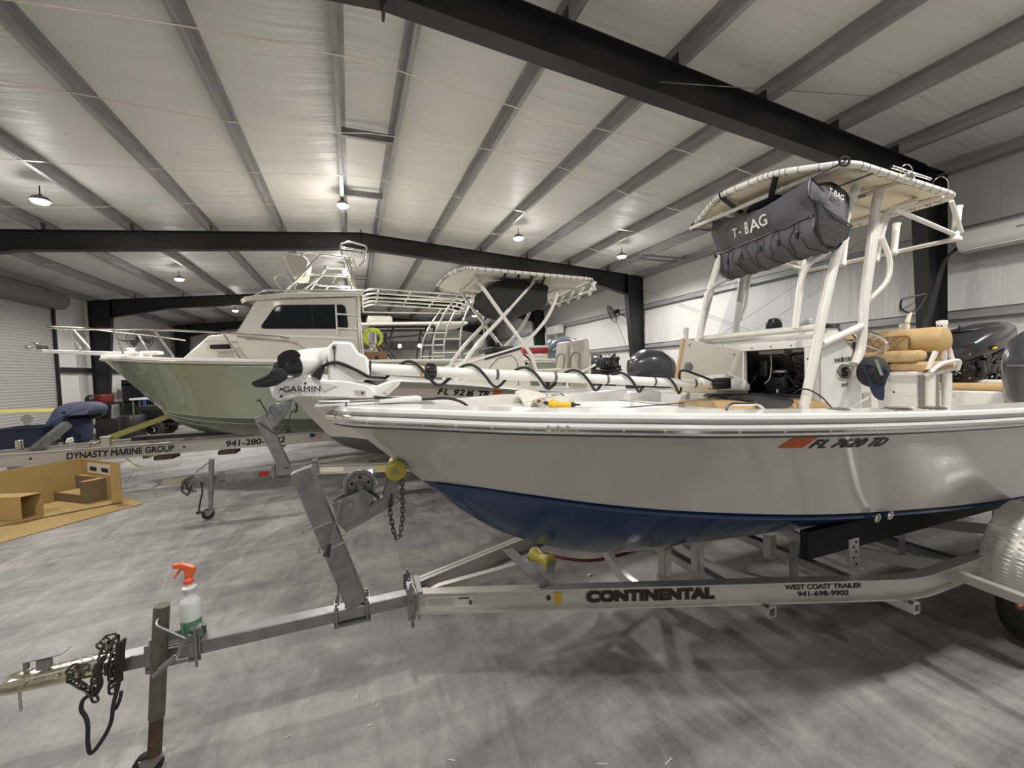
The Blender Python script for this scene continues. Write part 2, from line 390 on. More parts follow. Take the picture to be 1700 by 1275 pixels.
def wall_side(name, x, label, yy0, yy1, sgn):
    mb = MB(); n = int((yy1 - yy0) / 0.12); rows = []
    for j in range(n + 1):
        y = yy0 + (yy1 - yy0) * j / n; row = []
        for i in range(31):
            z = (HE + 0.26) * i / 30
            w = 0.03 * noise.noise(V(y * 1.5, z * 0.4, 3)) + 0.012 * noise.noise(V(y * 6, z * 0.5, 9))
            row.append(V(x + sgn * (0.16 + w), y, z))
        rows.append(row)
    mb.loft(rows, False); o = mb.build(name, 'wallv', ang=80); return tag(o, label, kind='structure')
wall_side('wall_right', XR, 'white vinyl insulated wall with horizontal steel girts', -1.2, Y1, 1)
wall_side('wall_left', XL, 'white insulated wall beyond the roller door', 17.2, Y1, -1)
wall_side('wall_left', XL, 'white insulated wall near side of the roller door', -2.5, 12.4, -1)
mb = MB(); mb.bb((XL - 0.3, 12.4, 4.45), (XL - 0.1, 17.2, HE + 0.3)); tag(mb.build('trim_1', 'wallv', smooth=False), 'white header above roller door', kind='structure')
mb = MB(); mb.bb((XL - 0.4, Y1, 0), (XR + 0.4, Y1 + 0.15, HE + RISE + 0.3)); tag(mb.build('wall_back', M['wallv'], smooth=False), 'far end wall of the workshop', kind='structure')

# steel frames : one rafter pair and its columns each, kept as separate members
def isec_member(poly, y, depth_w=0.2, tf=0.012):
    """plate polygon in the xz plane (web) with flanges along given edges"""
    mb = MB(); mb.prism([(a, y - 0.004, b) for a, b in poly], (0, 0.008, 0))
    n = len(poly)
    for i in range(n):
        a = V(poly[i][0], y, poly[i][1]); b = V(poly[(i + 1) % n][0], y, poly[(i + 1) % n][1])
        mb.tube([a, b], 0, sq=(depth_w / 2, tf / 2)) if abs((b - a).normalized().z) < 0.9 else None
    for i in range(n):
        a = V(poly[i][0], y, poly[i][1]); b = V(poly[(i + 1) % n][0], y, poly[(i + 1) % n][1])
        if abs((b - a).normalized().z) >= 0.9:
            d = (b - a); mb.prism([a + V(-tf / 2, -depth_w / 2, 0), a + V(tf / 2, -depth_w / 2, 0), a + V(tf / 2, depth_w / 2, 0), a + V(-tf / 2, depth_w / 2, 0)], d)
    return mb
for fi, y in enumerate(YF):
    nm = ['nearest', 'second', 'third', 'farthest'][fi]
    for sgn in (-1, 1):
        side = 'left' if sgn < 0 else 'right'
        xo = XM + sgn * SPAN; xk = XM + sgn * (SPAN - 0.62); xm_ = XM + sgn * 6.6
        zt = lambda x: roof(x)
        col = [(xo, 0.0), (xo, HE), (xk, zt(xk) - 0.02), (xk + sgn * 0.0, HE - 0.60), (xo - sgn * 0.30, 0.0)]
        c = isec_member(col, y).build('frame_column', 'steel', smooth=False)
        tag(c, 'black tapered steel column carrying the %s %s rafter' % (nm, side), kind='structure')
        mb = isec_member([(XM, roof(XM)), (xk, zt(xk)), (xk, HE - 0.60), (xm_, zt(xm_) - 0.40), (XM, roof(XM) - 0.40)], y)
        tag(mb.build('roof_rafter', 'steel', smooth=False), 'black steel roof rafter, %s half of the %s frame' % (side, nm), kind='structure')
    mb = MB()
    for x in purlin_x():
        mb.bb((x - 0.005, y - 0.07, roof(x)), (x + 0.005, y + 0.07, roof(x) + 0.17))
    mb.bb((XM - 0.012, y - 0.1, roof(XM) - 0.5), (XM + 0.012, y + 0.1, roof(XM) + 0.08))
    tag(mb.build('purlin_clips', 'steel', smooth=False), 'black clips bolting purlins to the %s frame' % nm, kind='structure')
# purlins (zed section)
for i, x in enumerate(purlin_x()):
    z = roof(x); s = 1 if x > XM else -1; t = 0.003; w = 0.065; h = 0.2
    prof = [(-w, h), (0, h), (0, 0), (w, 0), (w, 0.018), (w - t, 0.018), (w - t, t), (t, t), (t, h - t), (t, h), (t, h + t), (-w, h + t)]
    prof = [(-w * s, h), (0, h - t), (0, 0), (w * s, 0), (w * s, 0.02), ((w - t) * s, 0.02), ((w - t) * s, t), (t * s, t), (t * s, h), (-w * s, h + t)]
    mb = MB(); mb.prism([(x + a, Y0 - 0.5, z + b) for a, b in prof], (0, Y1 - Y0 + 0.5, 0))
    nth = ['first', 'second', 'third', 'fourth', 'fifth', 'sixth'][(i - 6) if s > 0 else (5 - i)]
    tag(mb.build('roof_purlin', 'galv_d', smooth=False), 'galvanized roof purlin, %s from the ridge on the %s slope' % (nth, 'right' if s > 0 else 'left'), kind='structure')
for (xx, lab) in ((XR - 0.02, 'right'), (XL + 0.02, 'left')):
    mb = MB(); mb.bb((xx - 0.06, Y0, HE - 0.02), (xx + 0.06, Y1, HE + 0.2)); tag(mb.build('eave_strut', 'galv_d', smooth=False), 'galvanized eave strut along the %s wall' % lab, kind='structure')
# ridge spacers between the two ridge purlins
for y in (6.9, 9.15, 13.2, 17.0, 21.0):
    mb = MB(); mb.bb((XM - 0.38, y - 0.035, roof(XM) + 0.0), (XM + 0.38, y + 0.035, roof(XM) + 0.012)); mb.bb((XM - 0.38, y - 0.035, roof(XM)), (XM + 0.38, y - 0.03, roof(XM) + 0.12))
    tag(mb.build('ridge_spacer', 'galv_d', smooth=False), 'short steel channel tying the two ridge purlins', kind='structure', group='ridge spacers')
mb = MB()
for y in (9.4, 9.75): mb.box((8.5, y, roof(8.5) + 0.0), (1.6, 0.04, 0.05))
tag(mb.build('brace_angles', 'galv_d', smooth=False), 'pair of short brace angles between purlin and right wall', kind='structure')
# flange braces from purlins down to rafter bottom flange
for y in YF[:2]:
    for x in [q for q in purlin_x() if abs(q - XM) < 6.2][::1]:
        if y > 5 : continue
        mb = MB(); mb.tube([(x, y + 0.62, roof(x) + 0.03), (x, y + 0.1, roof(x) - 0.40)], 0, sq=(0.022, 0.003))
        tag(mb.build('flange_brace', 'galv', smooth=False), 'thin galvanized flange brace from purlin to the nearest rafter', kind='structure', group='flange braces')
# white support straps under the insulation
for k, y in enumerate((5.15, 6.55, 8.25, 9.9, 12.9, 14.4, 16.6, 22.0)):
    mb = MB(); pts = []
    for i in range(121):
        x = XL + (XR - XL) * i / 120; px = purlin_x(); d = min(abs(x - q) for q in px)
        inside = min(px) < x < max(px)
        pts.append((x, y + 0.25 * math.sin(x * 0.9 + k * 2.1) * (1 if k % 2 else 0.3), roof(x) - 0.003 - (0.0)))
    mb.tube(pts, 0, sq=(0.011, 0.0012)); tag(mb.build('insulation_strap', 'gelcream', smooth=False), 'thin white strap crossing beneath the purlins', kind='structure', group='ceiling straps')
# sag rods / cross bracing cables
for a, b, l in (((XR - 0.15, 11.4, 4.35), (XR - 0.1, 4.2, 1.1), 'right wall brace cable falling from the second column'), ((XR - 0.15, 11.4, 1.0), (XR - 0.1, 4.2, 4.3), 'right wall brace cable rising towards the nearest column'),
                ((6.3, 3.2, 5.02), (2.6, 4.05, 5.0), 'thin roof brace rod near the nearest rafter')):
    mb = MB(); mb.cyl(a, b, 0.006, seg=6); tag(mb.build('brace_cable', 'galv'), l, kind='structure')
# girts on right wall
for z, l in ((3.74, 'upper'), (2.40, 'lower'), (1.0, 'bottom')):
    mb = MB(); mb.bb((XR + 0.02, -2.5, z - 0.01), (XR + 0.15, Y1, z)); mb.bb((XR + 0.02, -2.5, z - 0.08), (XR + 0.026, Y1, z)); mb.bb((XR + 0.02, -2.5, z + 0.06), (XR + 0.16, Y1, z + 0.066))
    mb.bb((XR + 0.05, -2.5, z - 0.09), (XR + 0.06, Y1, z + 0.06))
    tag(mb.build('wall_girt', 'galv_d', smooth=False), 'galvanized %s girt along the right wall' % l, kind='structure')
for z, l in ((2.3, 'middle'),):
    mb = MB(); mb.bb((XL - 0.15, 17.2, z - 0.1), (XL - 0.0, Y1, z + 0.05)); tag(mb.build('wall_girt', 'steel', smooth=False), 'dark %s girt on the left wall' % l, kind='structure')
# roller door on the left wall
dr = empty('door_1', (XL - 0.05, 14.8, 0), 0, 'large ribbed grey roller door on the left wall', None, None, 'structure')
mb = MB(); prof = []
z = 0.0
rows = []
while z < 4.35:
    for dz, dx in ((0, 0), (0.012, 0.018), (0.05, 0.022), (0.062, 0.0), (0.075, 0.0)):
        rows.append([V(dx, -2.4, z + dz), V(dx, 2.35, z + dz)])
    z += 0.085
mb.loft(rows, False); mb.build('door_curtain', 'door', dr)
mb = MB(); mb.cyl((0.16, -2.5, 4.42), (0.16, 2.5, 4.42), 0.27, seg=28); mb.build('roll_barrel', 'midgrey', dr)
mb = MB(); mb.bb((0.0, 2.35, 0), (0.09, 2.42, 4.3)); mb.build('door_track', 'steel', dr, False)
mb = MB(); mb.bb((0.0, -2.4, 0), (0.09, -2.47, 4.3)); mb.build('door_track', 'steel', dr, False)
mb = MB(); mb.bb((-0.01, -2.38, 0.0), (0.04, 2.34, 0.09)); mb.build('bottom_bar', 'steel', dr, False)
# far end roller door
dr = empty('door_2', (5.0, Y1 - 0.06, 0), 0, 'wide dim grey roller door in the far end wall', None, None, 'structure')
mb = MB(); rows = []
z = 0
while z < 3.3:
    for dz, dy in ((0, 0), (0.01, -0.02), (0.05, -0.02), (0.06, 0)): rows.append([V(-2.6, dy, z + dz), V(2.6, dy, z + dz)])
    z += 0.085
mb.loft(rows, False); mb.build('door_curtain', 'door', dr)
mb = MB(); mb.bb((-2.8, -0.12, 3.3), (2.8, 0.02, 3.8)); mb.build('door_hood', 'midgrey', dr, False)

# ================================================================== CEILING LIGHTS
def lamp(x, y, z, label, power=1.0):
    t = empty('ceiling_light', (x, y, z), 0, label, 'light', 'high bay lights under the roof')
    mb = MB(); mb.lathe((0, 0, 0), [(0.02, 0.12), (0.03, 0.08), (0.09, 0.07), (0.125, 0.03), (0.13, 0.005), (0.115, 0.0)]); mb.build('housing', 'midgrey', t)
    mb = MB(); mb.lathe((0, 0, -0.004), [(0.001, -0.045), (0.05, -0.042), (0.09, -0.03), (0.115, 0.0), (0.115, 0.004), (0.001, 0.004)]); mb.build('diffuser', 'lamp', t)
    mb = MB(); mb.cyl((0, 0, 0.11), (0, 0, roof(x) + 0.01 - z if roof(x) - z > 0.22 else 0.24), 0.008, seg=8); mb.build('hanger', 'steel', t)
    ld = bpy.data.lights.new('lamp_light', 'SPOT'); ld.energy = LAMP_W * power; ld.shadow_soft_size = 0.11; ld.color = (1.0, 0.965, 0.93); ld.spot_size = math.radians(168); ld.spot_blend = 0.35
    lo = bpy.data.objects.new('lamp_light', ld); COL.objects.link(lo); lo.parent = t; lo.location = (0, 0, -0.17)
    ld = bpy.data.lights.new('lamp_glow', 'POINT'); ld.energy = LAMP_W * power * 0.04; ld.shadow_soft_size = 0.11; ld.color = (1.0, 0.965, 0.93)
    lo = bpy.data.objects.new('lamp_glow', ld); COL.objects.link(lo); lo.parent = t; lo.location = (0, 0, -0.25)
LAMPS = [(-4.62, 9.2, 'round ceiling light near the left wall before the second frame'), (-4.62, 15.1, 'round ceiling light on the left between the second and third frames'),
         (-4.62, 21.5, 'round ceiling light on the left beyond the third frame'), (0.02, 9.3, 'round ceiling light below the ridge purlin'),
         (0.02, 15.1, 'round ceiling light under the ridge behind the pilothouse tower'), (0.02, 21.5, 'round ceiling light far along the ridge'),
         (3.95, 9.27, 'round ceiling light over the boats right of the ridge'), (6.97, 9.29, 'round ceiling light nearest the right wall'),
         (6.4, 15.1, 'round ceiling light on the right beyond the second frame'), (6.4, 21.5, 'round ceiling light on the right beyond the third frame'),
         (-4.62, 3.1, 'round ceiling light above the empty floor at left'), (0.02, 0.6, 'round ceiling light over the near bow'),
         (3.95, 0.3, 'round ceiling light over the near boat console'), (7.0, 0.3, 'round ceiling light over the near stern'), (2.0, -3.0, 'round ceiling light behind the viewer'), (-3.5, -3.0, 'round ceiling light behind the viewer at left')]
for x, y, l in LAMPS: lamp(x, y, roof(x) - (0.12 if x == 0.02 else 0.24), l, 0.3 if y < -2 else 0.9 if y < 2 else 1.2)

# ================================================================== BOAT HULLS
def interp(keys, u):
    for a, b in zip(keys, keys[1:]):
        if u <= b[0] + 1e-9:
            t = (u - a[0]) / (b[0] - a[0]); return t, a, b
    return 1.0, keys[-2], keys[-1]
class Hull:
    """G gunwale, C chine, K keel: lists of (s, o, z) on the near (negative o) side, same length"""
    def __init__(s, G, C, K, n=8, flare=0.06):
        s.G = catmull(G, n); s.C = catmull(C, n); s.K = catmull(K, n); s.flare = flare
        for L in (s.G, s.C, s.K):
            for p in L: p.y = min(p.y, 0.0)
    def side_pt(s, i, t, sg=-1):
        g, c = s.G[i], s.C[i]; p = c.lerp(g, t)
        f = s.flare * math.sin(PI * t) * min(1.0, abs(g.y) * 2.0) * (1 - 0.7 * i / len(s.G))
        return V(p.x, (abs(p.y) - f) * sg if abs(p.y) > f else 0.0, p.z)
    def sides(s, t0=0.0, t1=1.0, m=8, out=0.0):
        mb = MB()
        for sg in (-1, 1):
            rows = []
            for j in range(m + 1):
                t = t0 + (t1 - t0) * j / m
                rows.append([s.side_pt(i, t, sg) + V(0, sg * out, 0) for i in range(len(s.G))])
            mb.loft(rows, False)
        return mb
    def bottom(s, m=5):
        mb = MB()
        for sg in (-1, 1):
            rows = []
            for j in range(m + 1):
                t = j / m; row = []
                for i in range(len(s.G)):
                    p = s.K[i].lerp(s.C[i], t); row.append(V(p.x, abs(p.y) * sg, p.z + (-0.02 * math.sin(PI * t) if i > 6 else 0)))
                rows.append(row)
            mb.loft(rows, False)
        i = len(s.G) - 1
        g, c, k = s.G[i], s.C[i], s.K[i]
        mb.add([(k.x, 0, k.z), (c.x, -abs(c.y), c.z), (g.x, -abs(g.y), g.z), (g.x, abs(g.y), g.z), (c.x, abs(c.y), c.z)], [(0, 1, 2, 3, 4)])
        return mb
    def off(s, w, dz=0.0):
        """plan-offset gunwale inwards by w"""
        out = []; L = s.G
        for i, p in enumerate(L):
            a = L[max(i - 1, 0)]; b = L[min(i + 1, len(L) - 1)]; d = (b - a); n = V(-d.y, d.x, 0)
            if n.y < 0: n = -n
            n.normalize(); q = p + n * w; q.y = min(q.y, 0.0); q.z = p.z + dz
            if i == 0: q = V(p.x + w * 1.4, 0, p.z + dz)
            out.append(q)
        for i in range(1, len(out)): out[i].x = max(out[i].x, out[0].x)
        return out
    def sweep(s, r, dz, dout, seg=8, i0=0, i1=None):
        mb = MB(); L = [V(p.x, -max(abs(p.y) + dout, 0.0), p.z + dz) for p in s.G[i0:i1]]
        L[0].x -= dout if i0 == 0 else 0
        if i0 == 0: L[0].y = 0; path = [V(p.x, -p.y, p.z) for p in L[::-1]] + L[1:]; mb.tube(path, r, seg)
        else:
            mb.tube(L, r, seg); mb.tube([V(p.x, -p.y, p.z) for p in L], r, seg)
        return mb
def strip(mb, A, B):
    """surface between polylines A and B on near side and its mirror"""
    for sg in (1, -1): mb.loft([[V(p.x, p.y * sg, p.z) for p in A], [V(p.x, p.y * sg, p.z) for p in B]], False)
    return mb

# ================================================================== NEAR BOAT (white over blue)
b1 = empty('bay_boat', (0.23, 2.27, 0), math.radians(-1), 'nearest white center console boat with dark blue bottom and tan seats on an aluminium trailer', 'boat')
G1 = [(-0.30, 0, 1.535), (-0.22, -0.12, 1.53), (0.08, -0.33, 1.515), (0.45, -0.57, 1.495), (0.87, -0.85, 1.485), (1.25, -1.0, 1.468), (1.82, -1.11, 1.44), (2.5, -1.15, 1.405), (3.3, -1.17, 1.372), (4.4, -1.17, 1.335), (5.5, -1.13, 1.31)]
C1 = [(0.11, 0, 1.16), (0.20, -0.07, 1.155), (0.38, -0.19, 1.135), (0.60, -0.31, 1.10), (0.98, -0.47, 1.035), (1.40, -0.64, 0.985), (1.98, -0.82, 0.935), (2.6, -0.90, 0.885), (3.4, -0.95, 0.83), (4.4, -0.97, 0.79), (5.5, -0.97, 0.77)]
K1 = [(0.11, 0, 1.16), (0.19, 0, 1.09), (0.34, 0, 0.95), (0.55, 0, 0.80), (0.82, 0, 0.67), (1.07, 0, 0.58), (1.48, 0, 0.50), (2.2, 0, 0.46), (3.2, 0, 0.445), (4.3, 0, 0.44), (5.5, 0, 0.44)]
H = Hull(G1, C1, K1, 8, 0.05)
# raked stem: rows run from stem line to transom
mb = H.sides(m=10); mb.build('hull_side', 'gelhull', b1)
H.bottom().build('hull_bottom', 'blue', b1)
mb = MB()  # spray rails on the bottom
for t, dz in ((0.55, 0.0), (0.985, -0.012)):
    for sg in (-1, 1):
        mb.tube([V(p.x, abs(p.y) * sg, p.z - 0.004 + dz) for p in [H.K[i].lerp(H.C[i], t) for i in range(6, len(H.G))]], 0.012, 6)
mb.build('spray_rail', 'blue', b1)
H.sweep(0.020, 0.008, 0.012).build('rub_rail', 'rub', b1)
H.sweep(0.022, 0.045, 0.004).build('rub_rail', 'rub', b1)
H.sweep(0.014, -0.012, 0.030).build('rub_rail_insert', 'chrome', b1)
H.sweep(0.006, -0.030, 0.012).build('rub_rail_edge', 'inkgrey', b1)
H.sweep(0.0045, 0.026, 0.024).build('rail_groove', 'midgrey', b1)
mb = MB(); L_ = [V(p.x - (0.03 if p.y == 0 else 0), p.y - 0.028, p.z + 0.012) for p in H.G[:9]]; L_[0].y = 0; mb.tube([V(p.x, -p.y, p.z) for p in L_[::-1]] + L_[1:], 0.030, 10); mb.build('bow_cap', 'chrome', b1)
mb = MB()
for i in range(4, len(H.G), 3):
    p = H.G[i]; mb.ell((p.x, p.y - 0.042, p.z - 0.006), (0.007, 0.004, 0.007), 8, 5)
mb.build('rail_screws', 'chrome', b1)
mb = MB()
for k in range(3): mb.torus((0.555 + 0.035 * k, -0.695 - 0.022 * k, 1.492), 0.012, 0.004, (0.5, -1, 0), 16, 6)
mb.build('drain_fittings', 'chrome', b1)
mb = MB()
for s_ in (2.40, 2.50): mb.torus((s_, -0.905 - 0.012 * (s_ - 2.4) * 5, 0.875), 0.021, 0.006, (0.1, -1, -0.25), 18, 8); mb.lathe((s_, -0.905, 0.875), [(0.001, 0), (0.016, 0), (0.016, 0.004), (0.001, 0.004)], (0.1, -1, -0.25))
mb.build('through_hull_fittings', 'chrome', b1)
# cap
cap_o = H.off(0.0, 0.062); cap_i = H.off(0.20, 0.068); cap_i2 = H.off(0.215, 0.055)
for i in range(len(cap_o)):
    if H.G[i].x < 1.0: pass
mb = MB(); strip(mb, [V(p.x, p.y, p.z - 0.03) for p in cap_o], cap_o); strip(mb, cap_o, cap_i); strip(mb, cap_i, cap_i2)
def deckz(x): return 1.535 - 0.045 * x if x < 2.12 else 1.0
zone = [i for i in range(len(cap_i2)) if cap_i2[i].x <= 2.12]
fore = [cap_i2[i] for i in zone]; aft = [cap_i2[i] for i in range(zone[-1], len(cap_i2))]
low = [V(p.x, p.y, deckz(p.x)) for p in fore]; strip(mb, fore, low); mb.build('gunwale_cap', 'gel', b1)
mb = MB(); strip(mb, low, [V(p.x, 0, p.z) for p in low]); mb.build('fore_deck', 'deck', b1)
mb = MB(); la = [V(p.x, max(p.y, -0.66 - 0.16 * min(1.0, (p.x - 2.1) / 1.2)), 1.0) for p in aft]; strip(mb, aft, la); strip(mb, la, [V(p.x, 0, 1.0) for p in la])
p = low[-1]; mb.add([(p.x, p.y, p.z), (p.x, -p.y, p.z), (p.x, 0.657, 1.0), (p.x, -0.657, 1.0)], [(0, 1, 2, 3)])
mb.build('cockpit_liner', 'deck', b1)
# hatch line, recessed well seen past the deck
mb = MB(); mb.rbox((1.02, 0.78, deckz(1.0) - 0.1), (2.05, 1.03, 1.535), 0.02); mb.build('side_locker', 'gel', b1)
mb = MB(); mb.rbox((2.0, 0.70, 1.15), (2.35, 1.03, 1.51), 0.02); mb.build('side_locker', 'gel', b1)
mb = MB(); mb.bb((1.03, -0.05, deckz(1.2) + 0.001), (1.9, -0.045, deckz(1.5) + 0.006)); mb.bb((1.9, -0.05, deckz(1.9)), (1.905, 0.7, deckz(1.9) + 0.004)); mb.build('hatch_seam', 'inkgrey', b1)
mb = MB()
for c in ((1.52, 0.02, deckz(1.52)), (1.28, 0.42, deckz(1.28))):
    mb.lathe(c, [(0.001, 0.004), (0.026, 0.004), (0.026, 0), (0.001, 0)]); mb.torus((c[0], c[1], c[2] + 0.02), 0.015, 0.003, (0.2, -1, 0.2), 16, 6)
mb.build('hatch_latch', 'chrome', b1)
mb = MB(); mb.tube(catmull([(1.02, 0.62, 1.53), (1.06, 0.62, 1.555), (1.18, 0.62, 1.56), (1.27, 0.62, 1.55), (1.32, 0.62, 1.525)], 5), 0.012, 8); mb.ell((1.17, 0.64, 1.535), (0.12, 0.03, 0.02)); mb.build('pop_up_cleat', 'chrome', b1)
# bow casting seat cushion in front of console
mb = MB(); mb.rbox((2.02, -0.48, 1.395), (2.72, 0.20, 1.475), 0.035, 4); mb.build('seat_cushion', 'tan', b1)
mb = MB(); mb.rbox((2.04, -0.47, 1.0), (2.70, 0.19, 1.395), 0.01); mb.build('seat_box', 'gel', b1)
# console (profile in s,z swept across)
CW = 0.47
prof = [(2.62, 1.0), (2.62, 1.90), (2.70, 1.945), (2.80, 1.945), (2.90, 1.86), (3.10, 1.70), (3.22, 1.55), (3.28, 1.28), (3.28, 1.0)]
mb = MB()
for y0, y1 in ((-CW, -CW + 0.03), (CW - 0.03, CW)): mb.prism([(a, y0, b) for a, b in prof], (0, y1 - y0, 0))
n = len(prof)
for i in range(2, n - 1):
    a, b = prof[i], prof[i + 1]; d = V(b[0] - a[0], 0, b[1] - a[1]).normalized(); nn = V(d.z, 0, -d.x) * 0.012
    mb.prism([(a[0], -CW, a[1]), (b[0], -CW, b[1]), (b[0] + nn.x, -CW, b[1] + nn.z), (a[0] + nn.x, -CW, a[1] + nn.z)], (0, 2 * CW, 0))
# front face with its open hatch: frame pieces around the opening
O0, O1, Z0, Z1 = -0.385, 0.075, 1.42, 1.825
mb.bb((2.62, -CW, 1.0), (2.64, CW, Z0)); mb.bb((2.62, -CW, Z1), (2.64, CW, 1.90)); mb.bb((2.62, -CW, Z0), (2.64, O0, Z1)); mb.bb((2.62, O1, Z0), (2.64, CW, Z1))
mb.prism([(2.62, -CW, 1.90), (2.70, -CW, 1.945), (2.72, -CW, 1.94), (2.64, -CW, 1.88)], (0, 2 * CW, 0))
con = mb.build('console', 'gel', b1)
mb = MB()
for a, b in (((2.605, O0 - 0.05, Z0 - 0.05), (2.62, O1 + 0.05, Z0)), ((2.605, O0 - 0.05, Z1), (2.62, O1 + 0.05, Z1 + 0.045)), ((2.605, O0 - 0.05, Z0), (2.62, O0, Z1)), ((2.605, O1, Z0), (2.62, O1 + 0.05, Z1))): mb.bb(a, b)
mb.build('hatch_frame', 'gel', con, bev=0.004)
mb = MB()
for y, z in ((-0.3, 1.845), (-0.15, 1.845), (0.0, 1.845), (-0.41, 1.75), (-0.41, 1.55), (-0.41, 1.45)): mb.ell((2.603, y, z), (0.003, 0.006, 0.006), 8, 5)
mb.build('hatch_screws', 'steel', con)
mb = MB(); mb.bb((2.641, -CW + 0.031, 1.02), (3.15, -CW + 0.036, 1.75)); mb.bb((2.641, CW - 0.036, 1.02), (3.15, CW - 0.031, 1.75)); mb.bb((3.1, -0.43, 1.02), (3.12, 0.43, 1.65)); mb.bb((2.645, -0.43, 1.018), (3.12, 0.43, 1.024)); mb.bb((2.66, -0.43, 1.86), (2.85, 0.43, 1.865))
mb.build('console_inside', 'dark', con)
mb = MB()  # wiring, boxes and hoses inside the opening
random.seed(3)
for k in range(26):
    y0 = random.uniform(-0.4, 0.1); z0 = random.uniform(1.5, 1.86); pts = [(2.75 + random.uniform(-.02, .1), y0, z0)]
    for q in range(4): pts.append((2.75 + random.uniform(-.04, .12), y0 + random.uniform(-.12, .12), pts[-1][2] - random.uniform(0.02, 0.12)))
    mb.tube(catmull(pts, 5), random.choice((0.003, 0.004, 0.006)), 6)
mb.build('wiring_loom', 'blk', con)
mb = MB()
for a, b in (((2.78, -0.35, 1.60), (2.9, -0.2, 1.72)), ((2.8, -0.12, 1.5), (2.95, 0.05, 1.62)), ((2.76, 0.0, 1.62), (2.9, 0.1, 1.75)), ((2.72, -0.3, 1.42), (2.95, 0.0, 1.50))): mb.rbox(a, b, 0.01)
mb.build('electronics_boxes', 'blk', con)
mb = MB(); mb.bb((2.70, -0.18, 1.795), (2.76, 0.02, 1.82)); mb.bb((2.70, -0.36, 1.80), (2.76, -0.24, 1.82)); mb.bb((2.74, -0.10, 1.47), (2.75, -0.085, 1.53)); mb.bb((2.745, -0.16, 1.655), (2.75, -0.06, 1.672)); mb.build('fuse_panels', 'greyvinyl', con)
mb = MB(); mb.tube(catmull([(2.72, -0.06, 1.80), (2.72, -0.065, 1.72), (2.71, -0.06, 1.62), (2.72, -0.01, 1.57)], 6), 0.003, 6); mb.build('loose_wire', 'whiteink', con)
# swung-open hatch door
dA, dB, dC, dD = [V(p) for p in ((2.6,0.077,1.832), (2.6,0.1,1.475), (2.072,0.22,1.537), (2.165,0.22,1.94))]
nrm = (dB - dA).cross(dD - dA).normalized()
mb = MB(); mb.prism([dA, dB, dC, dD], nrm * 0.022); dr = mb.build('hatch_door', 'gelcream', b1, bev=0.006)
mb = MB(); dn = nrm if nrm.y > 0 else -nrm
dcn = (dC + dD) / 2
mb.prism([dD + (dA - dD) * 0.03, dC + (dB - dC) * 0.03, dC + (dB - dC) * 0.03 + (dC - dB) * 0.05, dD + (dA - dD) * 0.03 + (dD - dA) * 0.05], dn * 0.035); mb.build('door_pad', 'tan_q', dr)
mb = MB(); lp = dD.lerp(dC, 0.5) + (dA - dD) * 0.14
mb.lathe(lp - dn * 0.004, [(0.001, 0.008), (0.02, 0.008), (0.032, 0.004), (0.034, 0.0), (0.001, 0.0)], -dn); mb.lathe(dD.lerp(dA, 0.10) + (dC - dD) * 0.1 - dn * 0.002, [(0.001, 0.004), (0.006, 0.004), (0.006, 0)], -dn); mb.lathe(dD.lerp(dA, 0.85) + (dB - dA) * 0.12 - dn * 0.002, [(0.001, 0.004), (0.006, 0.004), (0.006, 0)], -dn); mb.build('door_latch', 'galv', dr)
# rod holder tube on far gunwale left of the hatch door
mb = MB(); mb.lathe((2.401,0.45,1.957), [(0.018, -0.25), (0.018, 0.05), (0.022, 0.05), (0.022, 0.09), (0.015, 0.09)]); mb.build('rod_holder', 'gelcream', b1)
# dash top box, compass
mb = MB(); mb.rbox((2.70, -0.43, 1.925), (2.92, 0.33, 1.985), 0.02); mb.build('dash_visor', 'blkgloss', con)
mb = MB(); mb.lathe((2.80, -0.03, 1.98), [(0.045, 0.0), (0.055, 0.02), (0.052, 0.055), (0.04, 0.082), (0.001, 0.09)]); mb.build('compass', 'blk', con)
mb = MB(); mb.rbox((2.74, -0.33, 1.985), (2.78, -0.26, 2.03), 0.01); mb.build('small_antenna', 'gel', con)
mb = MB(); mb.ell((2.652, -0.03, 1.885), (0.02, 0.075, 0.028)); mb.build('courtesy_light', 'canvas', con)
mb = MB()
for y in (0.28, 0.23, -0.27, -0.33): mb.ell((2.63, y, 1.893), (0.012, 0.01, 0.01), 8, 6)
mb.build('cap_bolts', 'steel', con)
# helm: wheel, throttle
wc = V((3.589,-0.16,1.868)); mb = MB(); ax = V(0.93, 0, 0.36).normalized(); mb.torus(wc, 0.17, 0.013, (0.55, 0.0, 0.83), 36, 8)
for k in range(5):
    A = V(0.55, 0, 0.83).normalized(); N = A.orthogonal().normalized(); B = A.cross(N); t = 2 * PI * k / 5
    mb.cyl(wc, wc + (N * math.cos(t) + B * math.sin(t)) * 0.165, 0.012, 0.007, 8)
mb.ell(wc, (0.045, 0.045, 0.03)); mb.build('steering_wheel', 'chrome', b1)
mb = MB(); mb.cyl(wc - V(0.02, 0, 0.02), wc - V(0.17, 0, 0.22), 0.04, 0.055); mb.build('steering_column', 'blk', b1)
mb = MB(); mb.ell((3.02, -0.36, 1.80), (0.05, 0.035, 0.06)); mb.cyl((3.02, -0.36, 1.80), (3.05, -0.36, 1.9), 0.012); mb.ell((3.055, -0.36, 1.92), (0.025, 0.05, 0.02)); mb.build('throttle_control', 'blkgloss', b1)
